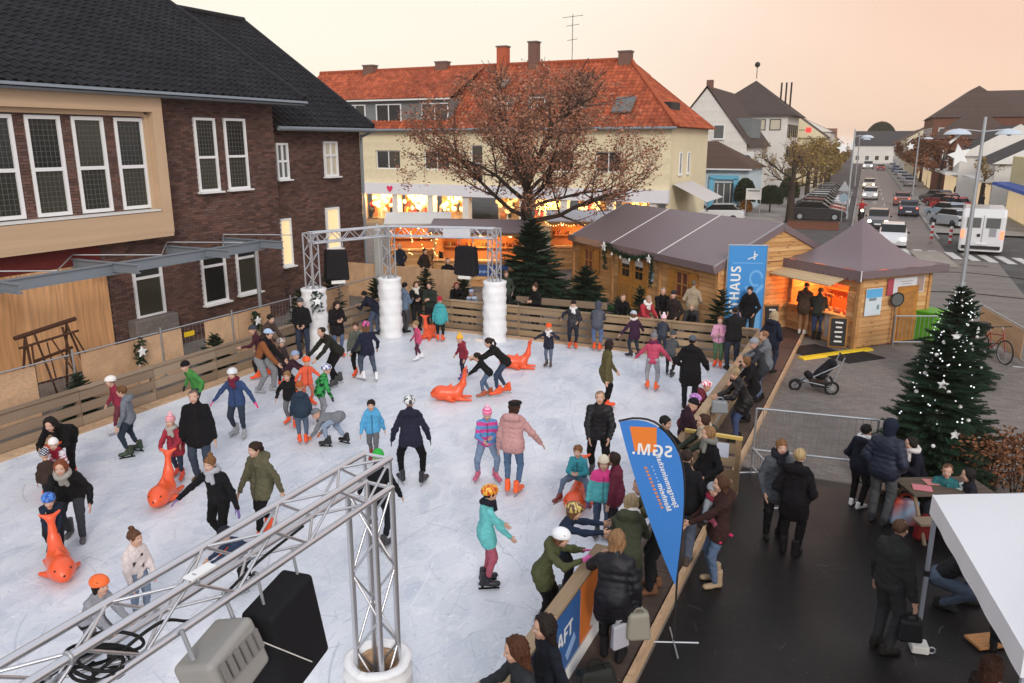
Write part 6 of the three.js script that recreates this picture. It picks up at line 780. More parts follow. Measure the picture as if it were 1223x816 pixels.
car(...at(2.15, -75.5), PI, [.03, .035, .06], 'dark blue car driving away with red tail lights', { on: 2 }); car(...at(2.1, -87.8), PI, [.25, .10, .08], 'reddish car driving away ahead of the dark blue one', { on: 2 }); car(...at(-.8, -205), 0, [.6, .6, .6], 'white van like car far down the street with lights on', { on: 1, sc: 1.2 }); car(...at(1.8, -196), PI, [.4, .1, .08], 'red car far down the street with tail lights on', { on: 2 });
car(4.75, -52.4, PI - .1 + S0, [.70, .70, .70], 'white delivery van waiting at the zebra crossing', { on: 2, van: true });
const pc = [['black', [.02, .02, .022]], ['red', [.3, .05, .04]], ['dark grey', [.06, .065, .07]], ['silver', [.5, .51, .53]], ['white', [.68, .68, .68]], ['light grey', [.36, .37, .38]], ['black', [.025, .025, .03]], ['dark blue', [.03, .04, .08]], ['grey', [.2, .2, .21]], ['dark green', [.03, .06, .05]]], ord = ['first', 'second', 'third', 'fourth', 'fifth', 'sixth', 'seventh', 'eighth', 'ninth', 'tenth', 'eleventh'];
for (let i = 0; i < 10; i++) car(...at(-4.75, -67.4 - i * 3.5), PI / 2 + .12 + .03 * Math.sin(i * 5), pc[i][1], `${pc[i][0]} car parked across the left strip, ${ord[i]} from the square`, { group: 'cars parked left of the street', sc: 1.0 });
const pr = [[4.5, -65.2, 'silver', [.42, .44, .46]], [4.7, -71.6, 'pale blue', [.4, .48, .55]], [5.6, -79.4, 'bright red', [.6, .03, .03]], [5.4, -84.8, 'dark red', [.2, .02, .03]], [5.3, -90.2, 'dark grey', [.05, .05, .06]], [4.4, -124, 'silver grey', [.4, .4, .42]], [4.4, -136, 'pale silver', [.55, .56, .58]], [4.4, -150, 'white', [.66, .66, .66]], [4.4, -166, 'light blue', [.4, .46, .52]], [4.4, -184, 'blue', [.1, .16, .3]], [4.4, -206, 'white', [.62, .62, .62]]];
pr.forEach(([x, z, n, c], i) => { const p = at(x, z); const k = car(p[0], p[1], i < 5 ? PI + .55 : PI, c, `${n} car parked on the right of the street, ${ord[i]} from the van`, { group: 'cars parked right of the street' }); k.position.y = .125; });
{ const k = car(-12.2, -62.5, -PI / 2 + .1, [.66, .66, .66], 'white car parked before the pale blue house', {}); k.scale.setScalar(.95); }
// ------------------------------------------------ street furniture
function lampPost(x, z, h, label, { arms = 2, ry = 0, star = true } = {}) {
  const t = thing('street_lamp', label, 'street lamp', 'street lamps with star ornaments', [x, 0, z], ry); part(t, 'mast', cyl(.055, .10, h, 12), M.galv, [0, h / 2, 0]); part(t, 'base', cyl(.14, .16, .5, 12), M.galv, [0, .25, 0]);
  for (let i = 0; i < arms; i++) { const s = i ? -1 : 1; rod(t, 'arm', [0, h - .55, 0], [s * 1.0, h - .45, 0], .025, M.galv); part(t, 'shade', new THREE.SphereGeometry(.5, 20, 8, 0, 6.283, 0, 1.35).scale(1, .55, 1), std([.5, .56, .62], .35, { side: THREE.DoubleSide }), [s * 1.0, h - .72, 0]); part(t, 'bulb', new THREE.SphereGeometry(.1, 10, 8), M.offwhite, [s * 1.0, h - .62, 0]); }
  if (star) { part(t, 'star_ornament', starG(.45, .06), M.star, [-.9, h - 1.45, .1], [0, 0, .25]); rod(t, 'star_arm', [0, h - 1.6, 0], [-.9, h - 1.4, .05], .018, M.galv); part(t, 'tail_bar', box(.7, .08, .05), M.star, [-1.05, h - .75, .1], [0, 0, .7]); }
  return t;
}
lampPost(2.88, -36.15, 6.95, 'tall silver street lamp with two dish shades and a star, right of the hut', { ry: 25.6 * R }); lampPost(...at(-2.6, -69.3), 7.0, 'slim silver street lamp with a star beside the parked cars', { ry: .4, arms: 1 }); lampPost(...at(3.6, -100), 7.0, 'street lamp with a star on the right pavement', { ry: .4, arms: 1 }); lampPost(...at(-2.6, -120), 7, 'street lamp farther down the left side of the street', { ry: .4, arms: 1 }); lampPost(10.2, -66, 5.4, 'thin lamp beside the yellow shop house', { arms: 1, star: false, ry: 2 });
for (const [x, z, lab] of [[2.42, -55.7, 'red and white striped bollard left of the van'], [3.33, -53.6, 'red and white striped bollard at the crossing']]) { const t = thing('striped_bollard', lab, 'bollard', null, [x, .13, z]); for (let i = 0; i < 6; i++) part(t, 'band', cyl(.09, .09, .17, 10), i % 2 ? M.white : std([.55, .03, .03], .5), [0, .09 + i * .17, 0]); part(t, 'top_reflector', box(.3, .22, .1), M.dark, [0, 1.15, 0]); }
{ const s = thing('give_way_sign', 'back of a triangular road sign and a round sign on one post', 'road sign', null, [...[at(-2.9, -66.2)].map(p => [p[0], 0, p[1]])[0]], .1); rod(s, 'post', [0, 0, 0], [0, 2.9, 0], .035, M.galv); part(s, 'triangle', new THREE.CylinderGeometry(.5, .5, .03, 3).rotateX(PI / 2).rotateZ(PI), M.galv, [0, 2.65, .04]); part(s, 'disc', new THREE.CylinderGeometry(.33, .33, .03, 20).rotateX(PI / 2), std([.25, .33, .40], .4), [0, 1.85, .04]);
  const b = thing('info_board', 'white information board on two posts before the hedge', 'sign', null, [-10.2, 0, -66.5], .2); for (const x of [-.55, .55]) rod(b, 'post', [x, 0, 0], [x, 2.4, 0], .04, M.galv); part(b, 'panel', box(1.2, .9, .06), M.offwhite, [0, 1.95, .02]); part(b, 'writing_line', box(.9, .07, .01), M.dark, [0, 2.2, .056]);
  const pl = thing('brick_planter', 'long low red brick planter behind the pointed hut roof', 'planter', null, [...[at(-4.6, -60)].map(p => [p[0], 0, p[1]])[0]], .05); part(pl, 'box', box(3.4, .55, 1.0), BRK, [0, .28, 0]); part(pl, 'soil', box(3.2, .06, .8), std([.05, .035, .025], .95), [0, .57, 0]); }
// trees along the street and garden hedges
const yl = [[.26, .17, .05], [.20, .14, .045], [.30, .20, .07]], br = [[.24, .10, .05], [.20, .085, .045], [.28, .13, .07]];
tree(...at(-6.6, -64.5), 'pollarded street tree with thin yellow brown leaves nearest to the square', 'street trees', { h: 6.6, r: 2.7, trunk: .28, fork: 2.9, limbs: 7, leaves: 1100, leaf: .16, cols: yl, seedv: 21, up: .9, twigs: 2, squash: .8 });
for (let i = 0; i < 5; i++) tree(...at(-6.5, -82 - i * 13), `yellow brown street tree on the left, number ${['two', 'three', 'four', 'five', 'six'][i]} along the row`, 'street trees', { h: 6.4, r: 2.6, trunk: .22, fork: 2.7, limbs: 6, leaves: 1500, leaf: .24, cols: yl, seedv: 31 + i, up: .9, twigs: 2, squash: .8 });
for (let i = 0; i < 5; i++) tree(...at(6.4, -104 - i * 17), `red brown street tree on the right, number ${['one', 'two', 'three', 'four', 'five'][i]} along the row`, 'street trees', { h: 7.2, r: 2.9, trunk: .22, fork: 2.6, limbs: 6, leaves: 2600, leaf: .3, cols: br, seedv: 51 + i, up: .9, twigs: 2, squash: .85 });
tree(6.9, -80, 'small bare tree in front of the right shop houses', 'street trees', { h: 5.2, r: 1.5, trunk: .2, fork: 2.4, limbs: 5, leaves: 250, leaf: .2, cols: yl, seedv: 77, up: .9, twigs: 2 });
function shrub(x, z, w, h, d, c, label, name = 'shrub') { const t = thing(name, label, 'shrub', null, [x, 0, z]), m = [], cc = [], n = Math.round(1500 * w * h); for (let i = 0; i < n; i++) { const a = rr(0, 6.283), e = Math.acos(rr(-.3, 1)), q = Math.cbrt(rr(.35, 1)); m.push(M4([Math.cos(a) * Math.sin(e) * w / 2 * q, h * .5 + Math.cos(e) * h * .5 * q, Math.sin(a) * Math.sin(e) * d / 2 * q], [rr(0, 6), rr(0, 6), rr(0, 6)], [.16, .16, .16])); const k = rr(.6, 1.4); cc.push(new THREE.Color(c[0] * k, c[1] * k, c[2] * k)); } inst(t, 'leaves', leafGeo, leafM, m, cc); part(t, 'stem', cyl(.05, .09, h * .6, 6), M.bark, [0, h * .3, 0]); }
shrub(-11.6, -70.8, 1.7, 3.0, 1.6, [.02, .035, .015], 'dark evergreen shrub right of the blue door'); shrub(-9.6, -72, 2.0, 2.4, 1.6, [.025, .04, .018], 'round dark hedge beside the white house'); shrub(-8.9, -79, 1.8, 2.8, 2, [.03, .045, .02], 'green hedge along the left pavement'); shrub(-15.6, -69, 2.2, .9, 1.2, [.06, .035, .025], 'low brown shrub before the pale blue house'); shrub(-10.9, -67.5, .9, 1.4, .9, [.28, .13, .03], 'small orange leaved bush by the white car');
shrub(...at(2, -266), 9, 12, 8, [.02, .035, .015], 'tall round tree on the skyline at the end of the street');
// ------------------------------------------------ near right: white tent, table, pushchair, barriers, bicycles, bags
{
  const t = thing('white_tent', 'white folding canopy tent in the lower right corner', 'tent', null, [.78, 0, -9.70], 10.8 * R), W = 3.0, e = 2.02;   // local x right, z towards us
  const cl = std([.80, .80, .82], .6, { bumpMap: T.cloth, bumpScale: .006, side: THREE.DoubleSide }), apex = V(W / 2, 2.95, W / 2), cs = [[0, e, 0], [W, e, 0], [W, e, W], [0, e, W]];
  for (let k = 0; k < 4; k++) { const a = V(...cs[k]), b = V(...cs[(k + 1) % 4]), P = [], I = [], N = 14; for (let j = 0; j <= N; j++) for (let i = 0; i <= N; i++) { const u = i / N, v = j / N, p = a.clone().lerp(b, u).lerp(apex, v); p.y -= .10 * Math.sin(Math.PI * v) * Math.sin(Math.PI * u) + .006 * Math.sin(u * 23 + v * 9) * v * (1 - v) * 4; P.push(p.x, p.y, p.z); } for (let j = 0; j < N; j++) for (let i = 0; i < N; i++) { const q = j * (N + 1) + i; I.push(q, q + N + 2, q + 1, q, q + N + 1, q + N + 2); } const g = new THREE.BufferGeometry(); g.setAttribute('position', new THREE.Float32BufferAttribute(P, 3)); g.setAttribute('uv', new THREE.Float32BufferAttribute(P.flatMap((v, i) => i % 3 === 1 ? [] : [v]), 2)); g.setIndex(I); g.computeVertexNormals(); part(t, 'roof_panel', g, cl);
    const P2 = [], I2 = []; for (let i = 0; i <= 30; i++) { const p = a.clone().lerp(b, i / 30), n = V(b.z - a.z, 0, a.x - b.x).normalize(); for (const y of [0, .24]) { const w = .006 * Math.sin(i * .9) * (y ? 1 : .2); P2.push(p.x + n.x * w, e + .005 - y, p.z + n.z * w); } if (i < 30) { const q = i * 2; I2.push(q, q + 1, q + 2, q + 1, q + 3, q + 2); } } const g2 = new THREE.BufferGeometry(); g2.setAttribute('position', new THREE.Float32BufferAttribute(P2, 3)); g2.setAttribute('uv', new THREE.Float32BufferAttribute(P2.flatMap((v, i) => i % 3 === 1 ? [] : [v]), 2)); g2.setIndex(I2); g2.computeVertexNormals(); part(t, 'valance', g2, cl); }
  for (const [x, z] of [[.04, .06], [W - .05, .05], [.05, W - .05], [W - .05, W - .05]]) { part(t, 'leg', box(.045, 2.0, .045), std([.42, .45, .52], .35, { metalness: .3 }), [x, 1.0, z]); part(t, 'leg_collar', box(.06, .07, .06), M.dark, [x, 1.05, z]); const f = part(t, 'foot_weight', new RoundedBoxGeometry(.2, .1, .2, 2, .02), M.offwhite, [x + .03, .06, z]); part(f, 'foot_ring', new THREE.TorusGeometry(.04, .01, 6, 12), M.galv, [.13, .0, .05]); }
}
{ const t = thing('picnic_table', 'low wooden picnic table with gaming cards and pink papers behind the tent', 'table', null, [1.2, 0, -13.35], .5); for (let i = 0; i < 4; i++) part(t, 'table_plank', box(1.3, .035, .15), std([.13, .10, .075], .85, { map: T.grain }), [0, .70, -.25 + i * .165]); for (const z of [-.62, .62]) part(t, 'seat_plank', box(1.5, .035, .26), M.oldboards[1], [0, .42, z]); for (const x of [-.55, .55]) for (const s of [-1, 1]) rod(t, 'leg', [x, .7, s * .12], [x, 0, s * .6], .03, M.oldboards[0]); t.userData.label = 'wooden picnic table behind the white tent';
  [[-.4, .1, [.6, .2, .22]], [-.1, -.1, [.55, .22, .2]], [.25, .08, [.5, .55, .5]]].forEach(([x, z, c], i) => { const p = lone('paper_sheet', ['pink paper sheet on the near end of the picnic table', 'rose paper sheet in the middle of the picnic table', 'pale paper sheet on the far end of the picnic table'][i], 'paper', box(.28, .01, .22), std(c, .7)); p.position.set(1.2 + x * .88 + z * .48, .73, -13.35 - x * .48 + z * .88); p.rotation.y = .5 + x; }); }
function bag(name, label, x, y, z, w, h, d, c, ry = 0, o = {}) { const t = thing(name, label, 'bag', null, [x, y, z], ry); const g = new RoundedBoxGeometry(w, h * .86, d, 5, Math.min(w, h, d) * .28), p = g.attributes.position, k = lin(c), k2 = o.c2 ? lin(o.c2) : k, C = new Float32Array(p.count * 3); for (let i = 0; i < p.count; i++) { const X = p.getX(i), Y = p.getY(i), Z = p.getZ(i), f = 1 - .22 * (Y / h + .43); p.setXYZ(i, X * f + .008 * Math.sin(Y * 31 + Z * 17), Y + .008 * Math.sin(X * 27), Z * f * (1 + .12 * Math.sin(X * 14 + 1)) + .008 * Math.sin(Y * 27 + X * 13)); C.set(o.c2 && Math.sin(X * 26) * Math.sin(Y * 24) > .05 ? k2 : k, i * 3); } g.setAttribute('color', new THREE.BufferAttribute(C, 3)); g.computeVertexNormals(); part(t, 'bag_body', g, ClothM.nylon, [0, h * .43, 0]); for (const s of [-1, 1]) part(t, 'handle', new THREE.TorusGeometry(w * .2, .01, 6, 16, Math.PI), cm(c), [0, h * .84, s * d * .12]); }
bag('shopping_bag', 'red and pale blue patterned shopping bag beside the man in grey jeans', .70, .02, -13.15, .46, .52, .2, '#b04030', .3, { c2: '#9ab4cc' }); bag('red_bag', 'dark red bag under the picnic table', .98, .02, -12.75, .34, .4, .18, '#7a1a1c', .6); bag('leather_backpack', 'cream backpack carried by the woman in the long black padded coat', -2.12, .46, -7.78, .30, .40, .17, '#8f8a7c', .5); bag('white_carrier_bag', 'white carrier bag beside the cream backpack', -2.30, .36, -7.66, .24, .36, .10, '#a8a6ad', .9); bag('silver_bag', 'silver grey bag held by the woman with the blond bun', -2.66, .80, -15.05, .36, .30, .16, '#85898d', .4); bag('helmet_bag', 'black bag carried by the man in dark grey', .72, .30, -9.35, .30, .34, .18, '#17181c', .2); bag('dark_sports_bag', 'dark bag lying on the deck behind the long coated woman', -2.42, .13, -7.2, .5, .26, .24, '#20221f', .8);
{ const t = thing('pushchair', 'empty black three wheeled pushchair parked on the paving', 'pushchair', null, [-1.28, 0, -20.0], -1.25), wheel = (x, z, r) => { const w = part(t, 'wheel', new THREE.TorusGeometry(r, .03, 8, 22).rotateY(PI / 2), M.rubber, [x, r + .03, z]); part(w, 'hub', cyl(.04, .04, .05, 10).clone().rotateZ(PI / 2), M.galv); const sp = []; for (let i = 0; i < 6; i++) sp.push(bx(.008, r * 1.9, .012, 0, 0, 0, i * PI / 6, 0, 0)); part(w, 'spokes', merge(sp), M.galv); };
  wheel(-.28, -.35, .15); wheel(.28, -.35, .15); wheel(0, .45, .13); wheel(.0, .45, .12);
  rod(t, 'frame_tube', [-.25, .2, -.35], [-.22, .95, -.6], .015, M.galv); rod(t, 'frame_tube', [.25, .2, -.35], [.22, .95, -.6], .015, M.galv); rod(t, 'handle_bar', [-.22, .95, -.6], [.22, .95, -.6], .017, M.dark); for (const s of [-1, 1]) { rod(t, 'frame_tube', [s * .22, .75, -.5], [s * .08, .2, .42], .015, M.galv); rod(t, 'frame_tube', [s * .26, .2, -.35], [s * .12, .3, .3], .014, M.galv); }
  part(t, 'seat', sdf([cap([-.1, .42, .15], [.1, .42, .15], .09), cap([-.12, .45, -.15], [.12, .45, -.15], .1), cap([-.12, .75, -.38], [.12, .75, -.38], .08), cap([0, .45, -.1], [0, .72, -.36], .13)], .025, { k: .06 }), M.black); part(t, 'basket', box(.36, .12, .4), M.dark, [0, .22, -.12]); part(t, 'footrest', box(.26, .03, .16), M.dark, [0, .25, .34], [.3, 0, 0]); }
function barrier(a, b, h, label) { const L = Math.hypot(b[0] - a[0], b[1] - a[1]), t = thing('crowd_barrier', label, 'barrier', 'metal crowd barriers', [a[0], 0, a[1]], Math.atan2(-(b[1] - a[1]), b[0] - a[0])); for (const y of [.15, h]) rod(t, 'rail', [0, y, 0], [L, y, 0], .021, M.galv); for (const x of [0, L]) { rod(t, 'end_post', [x, 0, 0], [x, h, 0], .021, M.galv); rod(t, 'foot', [x, .02, -.3], [x, .02, .3], .018, M.galv); } const n = Math.round(L / .13); for (let i = 1; i < n; i++) rod(t, 'bar', [L * i / n, .15, 0], [L * i / n, h, 0], .007, M.galv, 5); return t; }
barrier([-1.95, -15.05], [.2, -15.35], 1.0, 'metal crowd barrier between the black felt and the paving'); barrier([-1.85, -14.2], [-1.15, -12.9], .5, 'low metal barrier lying beside the rink gate'); barrier([.45, -25.7], [1.7, -26.3], .95, 'metal barrier in front of the green box'); const bb = barrier([2.85, -28.6], [3.75, -24.7], 1.02, 'metal barrier with a tan board behind the bicycle'); part(bb, 'tan_board', box(3.4, .8, .015), M.sheet[1], [2.0, .58, .03]); barrier([3.8, -24.6], [5.6, -24.2], 1.02, 'metal barrier at the right edge of the paving');
function bicycle(x, z, ry, c, label, o = {}) { const t = thing('bicycle', label, 'bicycle', null, [x, 0, z], ry), fr = std(c, .4), R1 = .33; for (const q of [-.52, .52]) { const w = part(t, 'wheel', new THREE.TorusGeometry(R1, .018, 8, 30).rotateY(PI / 2), M.rubber, [0, R1 + .02, q]); part(w, 'rim', new THREE.TorusGeometry(R1 - .025, .009, 6, 28).rotateY(PI / 2), M.galv); const sp = []; for (let i = 0; i < 9; i++) sp.push(bx(.003, R1 * 1.9, .004, 0, 0, 0, i * PI / 9)); part(w, 'spokes', merge(sp), M.galv); }
  const F = [[[0, .33, -.08], [0, .80, -.22]], [[0, .33, -.08], [0, .75, .36]], [[0, .72, -.2], [0, .80, .34]], [[0, .35, -.52], [0, .33, -.08]], [[0, .35, -.52], [0, .75, -.2]], [[0, .35, .52], [0, .95, .33]]]; for (const [a, b] of F) rod(t, 'frame_tube', a, b, .018, fr); rod(t, 'handlebar', [-.28, 1.02, .25], [.28, 1.02, .25], .013, M.dark); rod(t, 'stem', [0, .93, .33], [0, 1.02, .26], .014, M.galv); part(t, 'saddle', sdf([cap([0, .9, -.32], [0, .9, -.12], .06, .025), cap([-.05, .9, -.33], [.05, .9, -.33], .035)], .018, { k: .03 }), M.dark); rod(t, 'seat_post', [0, .78, -.21], [0, .9, -.24], .014, M.galv); part(t, 'chainring', new THREE.TorusGeometry(.09, .012, 6, 18).rotateY(PI / 2), M.galv, [.04, .33, -.08]); for (const s of [-1, 1]) { rod(t, 'crank', [s * .05, .33, -.08], [s * .05, .33 + s * .14, 0], .009, M.galv); part(t, 'pedal', box(.09, .02, .06), M.dark, [s * .1, .33 + s * .14, 0]); } rod(t, 'rack', [0, .70, -.35], [0, .70, -.8], .012, M.dark); if (o.basket) part(t, 'basket', box(.34, .22, .28), M.dark, [0, .84, -.6]); part(t, 'rear_mudguard', new THREE.TorusGeometry(R1 + .04, .02, 5, 16, 2.4).rotateY(PI / 2), fr, [0, R1 + .02, -.52], [-.4, 0, 0]); }
bicycle(3.0, -25.3, .5, [.35, .05, .04], 'red bicycle with a black basket by the tan board', { basket: true }); bicycle(-10.55, -22.9, 1.35, [.05, .05, .06], 'dark bicycle parked behind the right white pillar');
{ const b = thing('cutting_board', 'orange brown wooden board lying by the crouching person', 'board', null, [1.62, .02, -10.15], .6); part(b, 'slab', new RoundedBoxGeometry(.42, .04, .28, 2, .01), wood([.55, .26, .10], .6), [0, .03, 0]); part(b, 'handle', new RoundedBoxGeometry(.14, .035, .08, 2, .01), wood([.5, .24, .10], .6), [.27, .03, 0]); }
person(-12.99, -8.44, 1.70, 32, 'bent over adult with black curly hair and black coat beside the left fence', { pose:'push',lean:62,top:['#141416','coat',.4],legs:'#1b1b20',hair:['curly','#16110e'],shoe:['skate','#e8541e'] });
person(-12.58, -8.01, 1.10, 50, 'child in a white hat and patterned jacket sitting on an orange seal', { pose:'sit',y:0.23,top:['#a03048','plain',.1],top2:['#d8d4d8','mix'],legs:'#3a4a6a',hat:['beanie','#e6e2de'],hair:['none'],shoe:['boot','#6a4630'],scarf:'#8a2030' });
person(-12.31, -7.64, 0.98, 230, 'small child in a black and white dotted hat seen from behind', { top:['#3b2c24','plain',.2],legs:'#20242c',hat:['beanie','#1b2340','#e6e4e4','dots'],hair:['none'],shoe:['shoe','#5a4030'] });
person(-10.86, -7.02, 1.66, 43, 'ginger haired woman in a black coat and grey scarf bending forwards', { pose:'push',lean:40,hands:[[.2,.42,.16],[-.12,.45,.3]],top:['#17171a','coat',.35],legs:'#3b4048',hair:['bob','#7a4227'],scarf:'#98948c',shoe:['boot','#575556'] });
person(-10.71, -6.61, 1.15, 58, 'child in a blue bicycle helmet leaning over an orange seal', { pose:'push',lean:46,hands:[[.05,.40,.30],[-.05,.40,.30]],top:['#1d2a3d','plain',.15],legs:'#23252e',hat:['helmet','#2352a0','#4f88d8'],glove:'#15161a',shoe:['skate','#2a2a30'] });
person(-14.25, -10.57, 1.22, -17, 'child in a burgundy snowsuit and white helmet skating along the left fence', { pose:'walk',lean:10,top:['#8e1a3a','plain',.1],legs:'#7e1734',hat:['helmet','#e8e2dc'],hair:['short','#6a4a30'],shoe:['skate','#b8b4b4'] });
person(-12.97, -9.81, 1.42, -57, 'boy in a grey hooded jacket and green black skates with legs apart', { pose:'wide',top:['#6d737c','hoodie',.1],legs:'#23384c',hair:['short','#6a4a2c'],hood:true,shoe:['skate','#22331f','#111'] });
person(-11.24, -9.36, 1.22, 25, 'girl in a red coat and pink bobble hat holding an orange seal\'s tail', { pose:'push',lean:14,hands:[[.09,.56,.28],[-.09,.56,.28]],hz:-.02,hip:.51,top:['#a01c34','coat',.5],legs:'#2a3a58',hat:['pom','#d98a94','#e6b0b4'],scarf:'#a8a29a',glove:'#c02840',shoe:['skate','#d8452a'] });
person(-10.84, -9.55, 1.80, 35, 'man in a black coat and jeans standing on the ice near the red coated girl', { top:['#161619','coat',.45],legs:'#35465c',hair:['crop','#5a544e'],shoe:['shoe','#5a4632'] });
person(-13.40, -11.91, 1.42, -7, 'skater in a bright green fleece and black cap by the left fence', { pose:'skate',lean:26,top:['#3f8a3a','plain',.1],legs:'#1e2630',hat:['beanie','#17171a'],glove:'#1d2433',shoe:['skate','#222'] });
person(-11.81, -11.47, 1.50, 21, 'girl in a blue jacket with silver helmet and pink gloves stretching her arms', { pose:'arms',top:['#2c4470','plain',.3],legs:'#2c3c54',hat:['helmet','#d4d6d8'],hair:['short','#5a3a28'],scarf:'#6a2438',glove:'#e03a78',shoe:['skate','#9a9ea0'] });
person(-8.58, -7.82, 1.58, 13, 'girl in black with a grey scarf and purple gloves gliding leftwards', { pose:'skate',hands:[[.24,.46,.1],[-.34,.5,.2]],top:['#17171a','plain',.05],legs:'#141417',hair:['bun','#7a5636'],scarf:'#a6a6ac',glove:'#7a68a0',shoe:['skate','#e8541e'] });
person(-8.25, -8.36, 1.62, -3, 'girl in an olive parka with dark ponytail behind the near truss', { pose:'walk',top:['#5c5840','coat',.4],legs:'#16161a',hair:['pony','#2e1d14'],hood:true,shoe:['skate','#e8541e'] });
person(-8.13, -5.97, 1.25, 82, 'girl with a hair bun and a white sweater with black bows', { pose:'stand',hands:[[.1,.5,.14],[-.12,.45,.1]],hyaw:20,top:['#d2c4c0','plain',0],top2:['#1a1a1e','bows'],legs:'#7088a8',hair:['bun','#5a3c28'],shoe:['skate','#ddd'] });
person(-7.69, -5.11, 1.28, 98, 'boy in an orange helmet and grey black sweater behind the near truss', { pose:'push',lean:26,hands:[[.1,.42,.26],[-.1,.42,.26]],top:['#8a8c94','hoodie',.05],top2:['#17171b','hem'],legs:'#6e7076',hat:['helmet','#ee6a26'],hair:['bob','#15100e'],shoe:['skate','#222'] });
person(-13.38, -14.07, 1.78, 106, 'man in a brown jacket and grey trousers with a pale blue cap bending right', { pose:'push',lean:24,hands:[[.06,.44,.24],[-.1,.44,.2]],top:['#8a4f22','plain',.0],top2:['#1a1a1c','vest'],legs:'#8d9096',hat:['cap','#a8bcd4'],hair:['short','#2a1c14'],shoe:['shoe','#9a9ca0'],bulk:1 });
person(-14.35, -14.86, 1.42, -44, 'skater in dark burgundy reaching for the left fence', { pose:'skate',hands:[[.12,.6,.3],[-.2,.5,.05]],top:['#4a1f2c','plain',.05],legs:'#1c1d24',hat:['beanie','#3a4046'],shoe:['skate','#e8541e'] });
person(-14.44, -15.35, 1.75, 83, 'dark haired man in a brown jacket behind the man with the blue cap', { pose:'fence',top:['#4a3a34','plain',.1],legs:'#2a2c34',hair:['short','#17110e'] });
person(-14.72, -16.96, 1.80, 33, 'bearded man in a black jacket and grey cap against the left fence', { pose:'pocket',top:['#17181b','plain',.1],legs:'#2c3a54',hat:['beanie','#4a4e52'],hair:['none'],hands:[[.06,.55,.15],[-.06,.55,.15]] });
person(-13.36, -14.53, 1.20, 73, 'child in a mottled pale helmet held by the brown jacketed man', { top:['#3c3034','plain',.15],legs:'#26222a',hat:['helmet','#b8b2ac','#6a5e5a'],hair:['short','#3a281c'],shoe:['skate','#e8541e'] });
person(-12.59, -14.01, 1.20, 122, 'child in a lavender grey cap and maroon jacket bending forwards', { pose:'push',lean:34,top:['#3a1e2a','plain',.15],legs:'#241a22',hat:['beanie','#8c9cb8'],shoe:['skate','#e8541e'] });
person(-12.22, -15.08, 1.80, -23, 'man in a dark olive jacket leaning over the child in orange', { pose:'push',lean:40,hands:[[.16,.42,.34],[-.1,.44,.3]],top:['#26261f','plain',.1],legs:'#15151a',hair:['crop','#221a14'],shoe:['skate','#333'] });
person(-11.85, -13.67, 1.14, 65, 'small child dressed in bright orange with an orange helmet', { pose:'arms',top:['#e8511c','plain',.3],legs:'#e0531c',hat:['helmet','#ee5a1e'],hair:['none'],shoe:['skate','#e8541e'] });
person(-11.27, -12.45, 1.25, 28, 'fair haired boy in a black jacket and grey trousers with orange skates', { top:['#17181b','plain',.1],legs:'#74777c',hair:['short','#8a6a46'],shoe:['skate','#e8541e'],pose:'skate' });
person(-10.34, -11.71, 1.26, 217, 'child in a dark teal coat and rust cap seen from behind', { pose:'stand',top:['#27384a','plain',.25],legs:'#4a6488',hat:['beanie','#a5572f'],hood:true,shoe:['skate','#e8541e'] });
person(-10.80, -12.86, 1.30, 150, 'child in a green checked jacket and white and blue helmet', { pose:'arms',lean:20,top:['#2c9a48','plain',.1],top2:['#17382a','check'],legs:'#8a8f96',hat:['helmet','#e4e6ea','#243c8a'],hair:['none'],glove:'#17171a',shoe:['skate','#222'] });
person(-9.76, -11.93, 1.36, -81, 'skater in grey jacket and light jeans bending down to the ice', { pose:'bend',top:['#77797e','plain',.05],legs:'#88a2c4',hat:['beanie','#6f7176'],glove:'#c8743c',shoe:['skate','#17171a','#111'] });
person(-13.90, -17.45, 1.68, 57, 'woman with long dark hair in a black coat looking at her phone', { pose:'phone',top:['#1b171c','coat',.5],legs:'#4b6690',hair:['long','#2a1a16'],shoe:['skate','#e8541e'],slim:1 });
person(-11.70, -15.88, 1.56, -114, 'girl in a pink helmet and navy jacket with long brown hair', { pose:'skate',lean:6,hyaw:-40,top:['#1e2338','plain',.3],legs:'#46546c',hat:['helmet','#d8609c','#3a1a2a'],hair:['long','#6a4a32'],shoe:['skate','#e6e6e8'] });
person(-12.17, -16.07, 1.45, 27, 'skater in a grey jacket half covered by the pink helmeted girl', { top:['#5c6056','plain',.2],legs:'#16171b',hair:['short','#4a3020'],shoe:['skate','#e8541e'] });
person(-8.52, -11.61, 1.22, 28, 'boy in a sky blue jacket and grey trousers with dark hair', { pose:'walk',top:['#3a9fd0','plain',.15],legs:'#6c6c72',hair:['short','#1a1310'],hood:true,shoe:['skate','#7a2222'] });
person(-7.28, -11.02, 1.66, 211, 'skater in a navy jacket and white black helmet seen from behind', { pose:'wide',top:['#24263a','coat',.28],legs:'#121318',hat:['helmet','#d8dad8','#3a3c3e'],hair:['none'],glove:'#15151a',hood:true,shoe:['skate','#1a1a20'] });
person(-11.62, -18.15, 1.10, -32, 'small fair haired child in a magenta jacket skating left', { pose:'skate',lean:6,top:['#d03a6c','plain',.35],legs:'#6a1a38',hair:['short','#957856'],glove:'#3a2a40',shoe:['skate','#dfe0e2'] });
person(-12.15, -20.24, 1.36, 203, 'child in a turquoise jacket and red cap seen from behind', { pose:'stand',top:['#2aa0a4','plain',.4],legs:'#1e2026',hat:['beanie','#a8223a'],hood:true,shoe:['skate','#e8541e'] });
person(-13.82, -20.78, 1.68, 164, 'man in a grey blue jacket beside the middle white pillar', { pose:'phone',hp:0,top:['#5c7088','plain',.15],legs:'#4c4c52',hair:['short','#15110f'],hood:true });
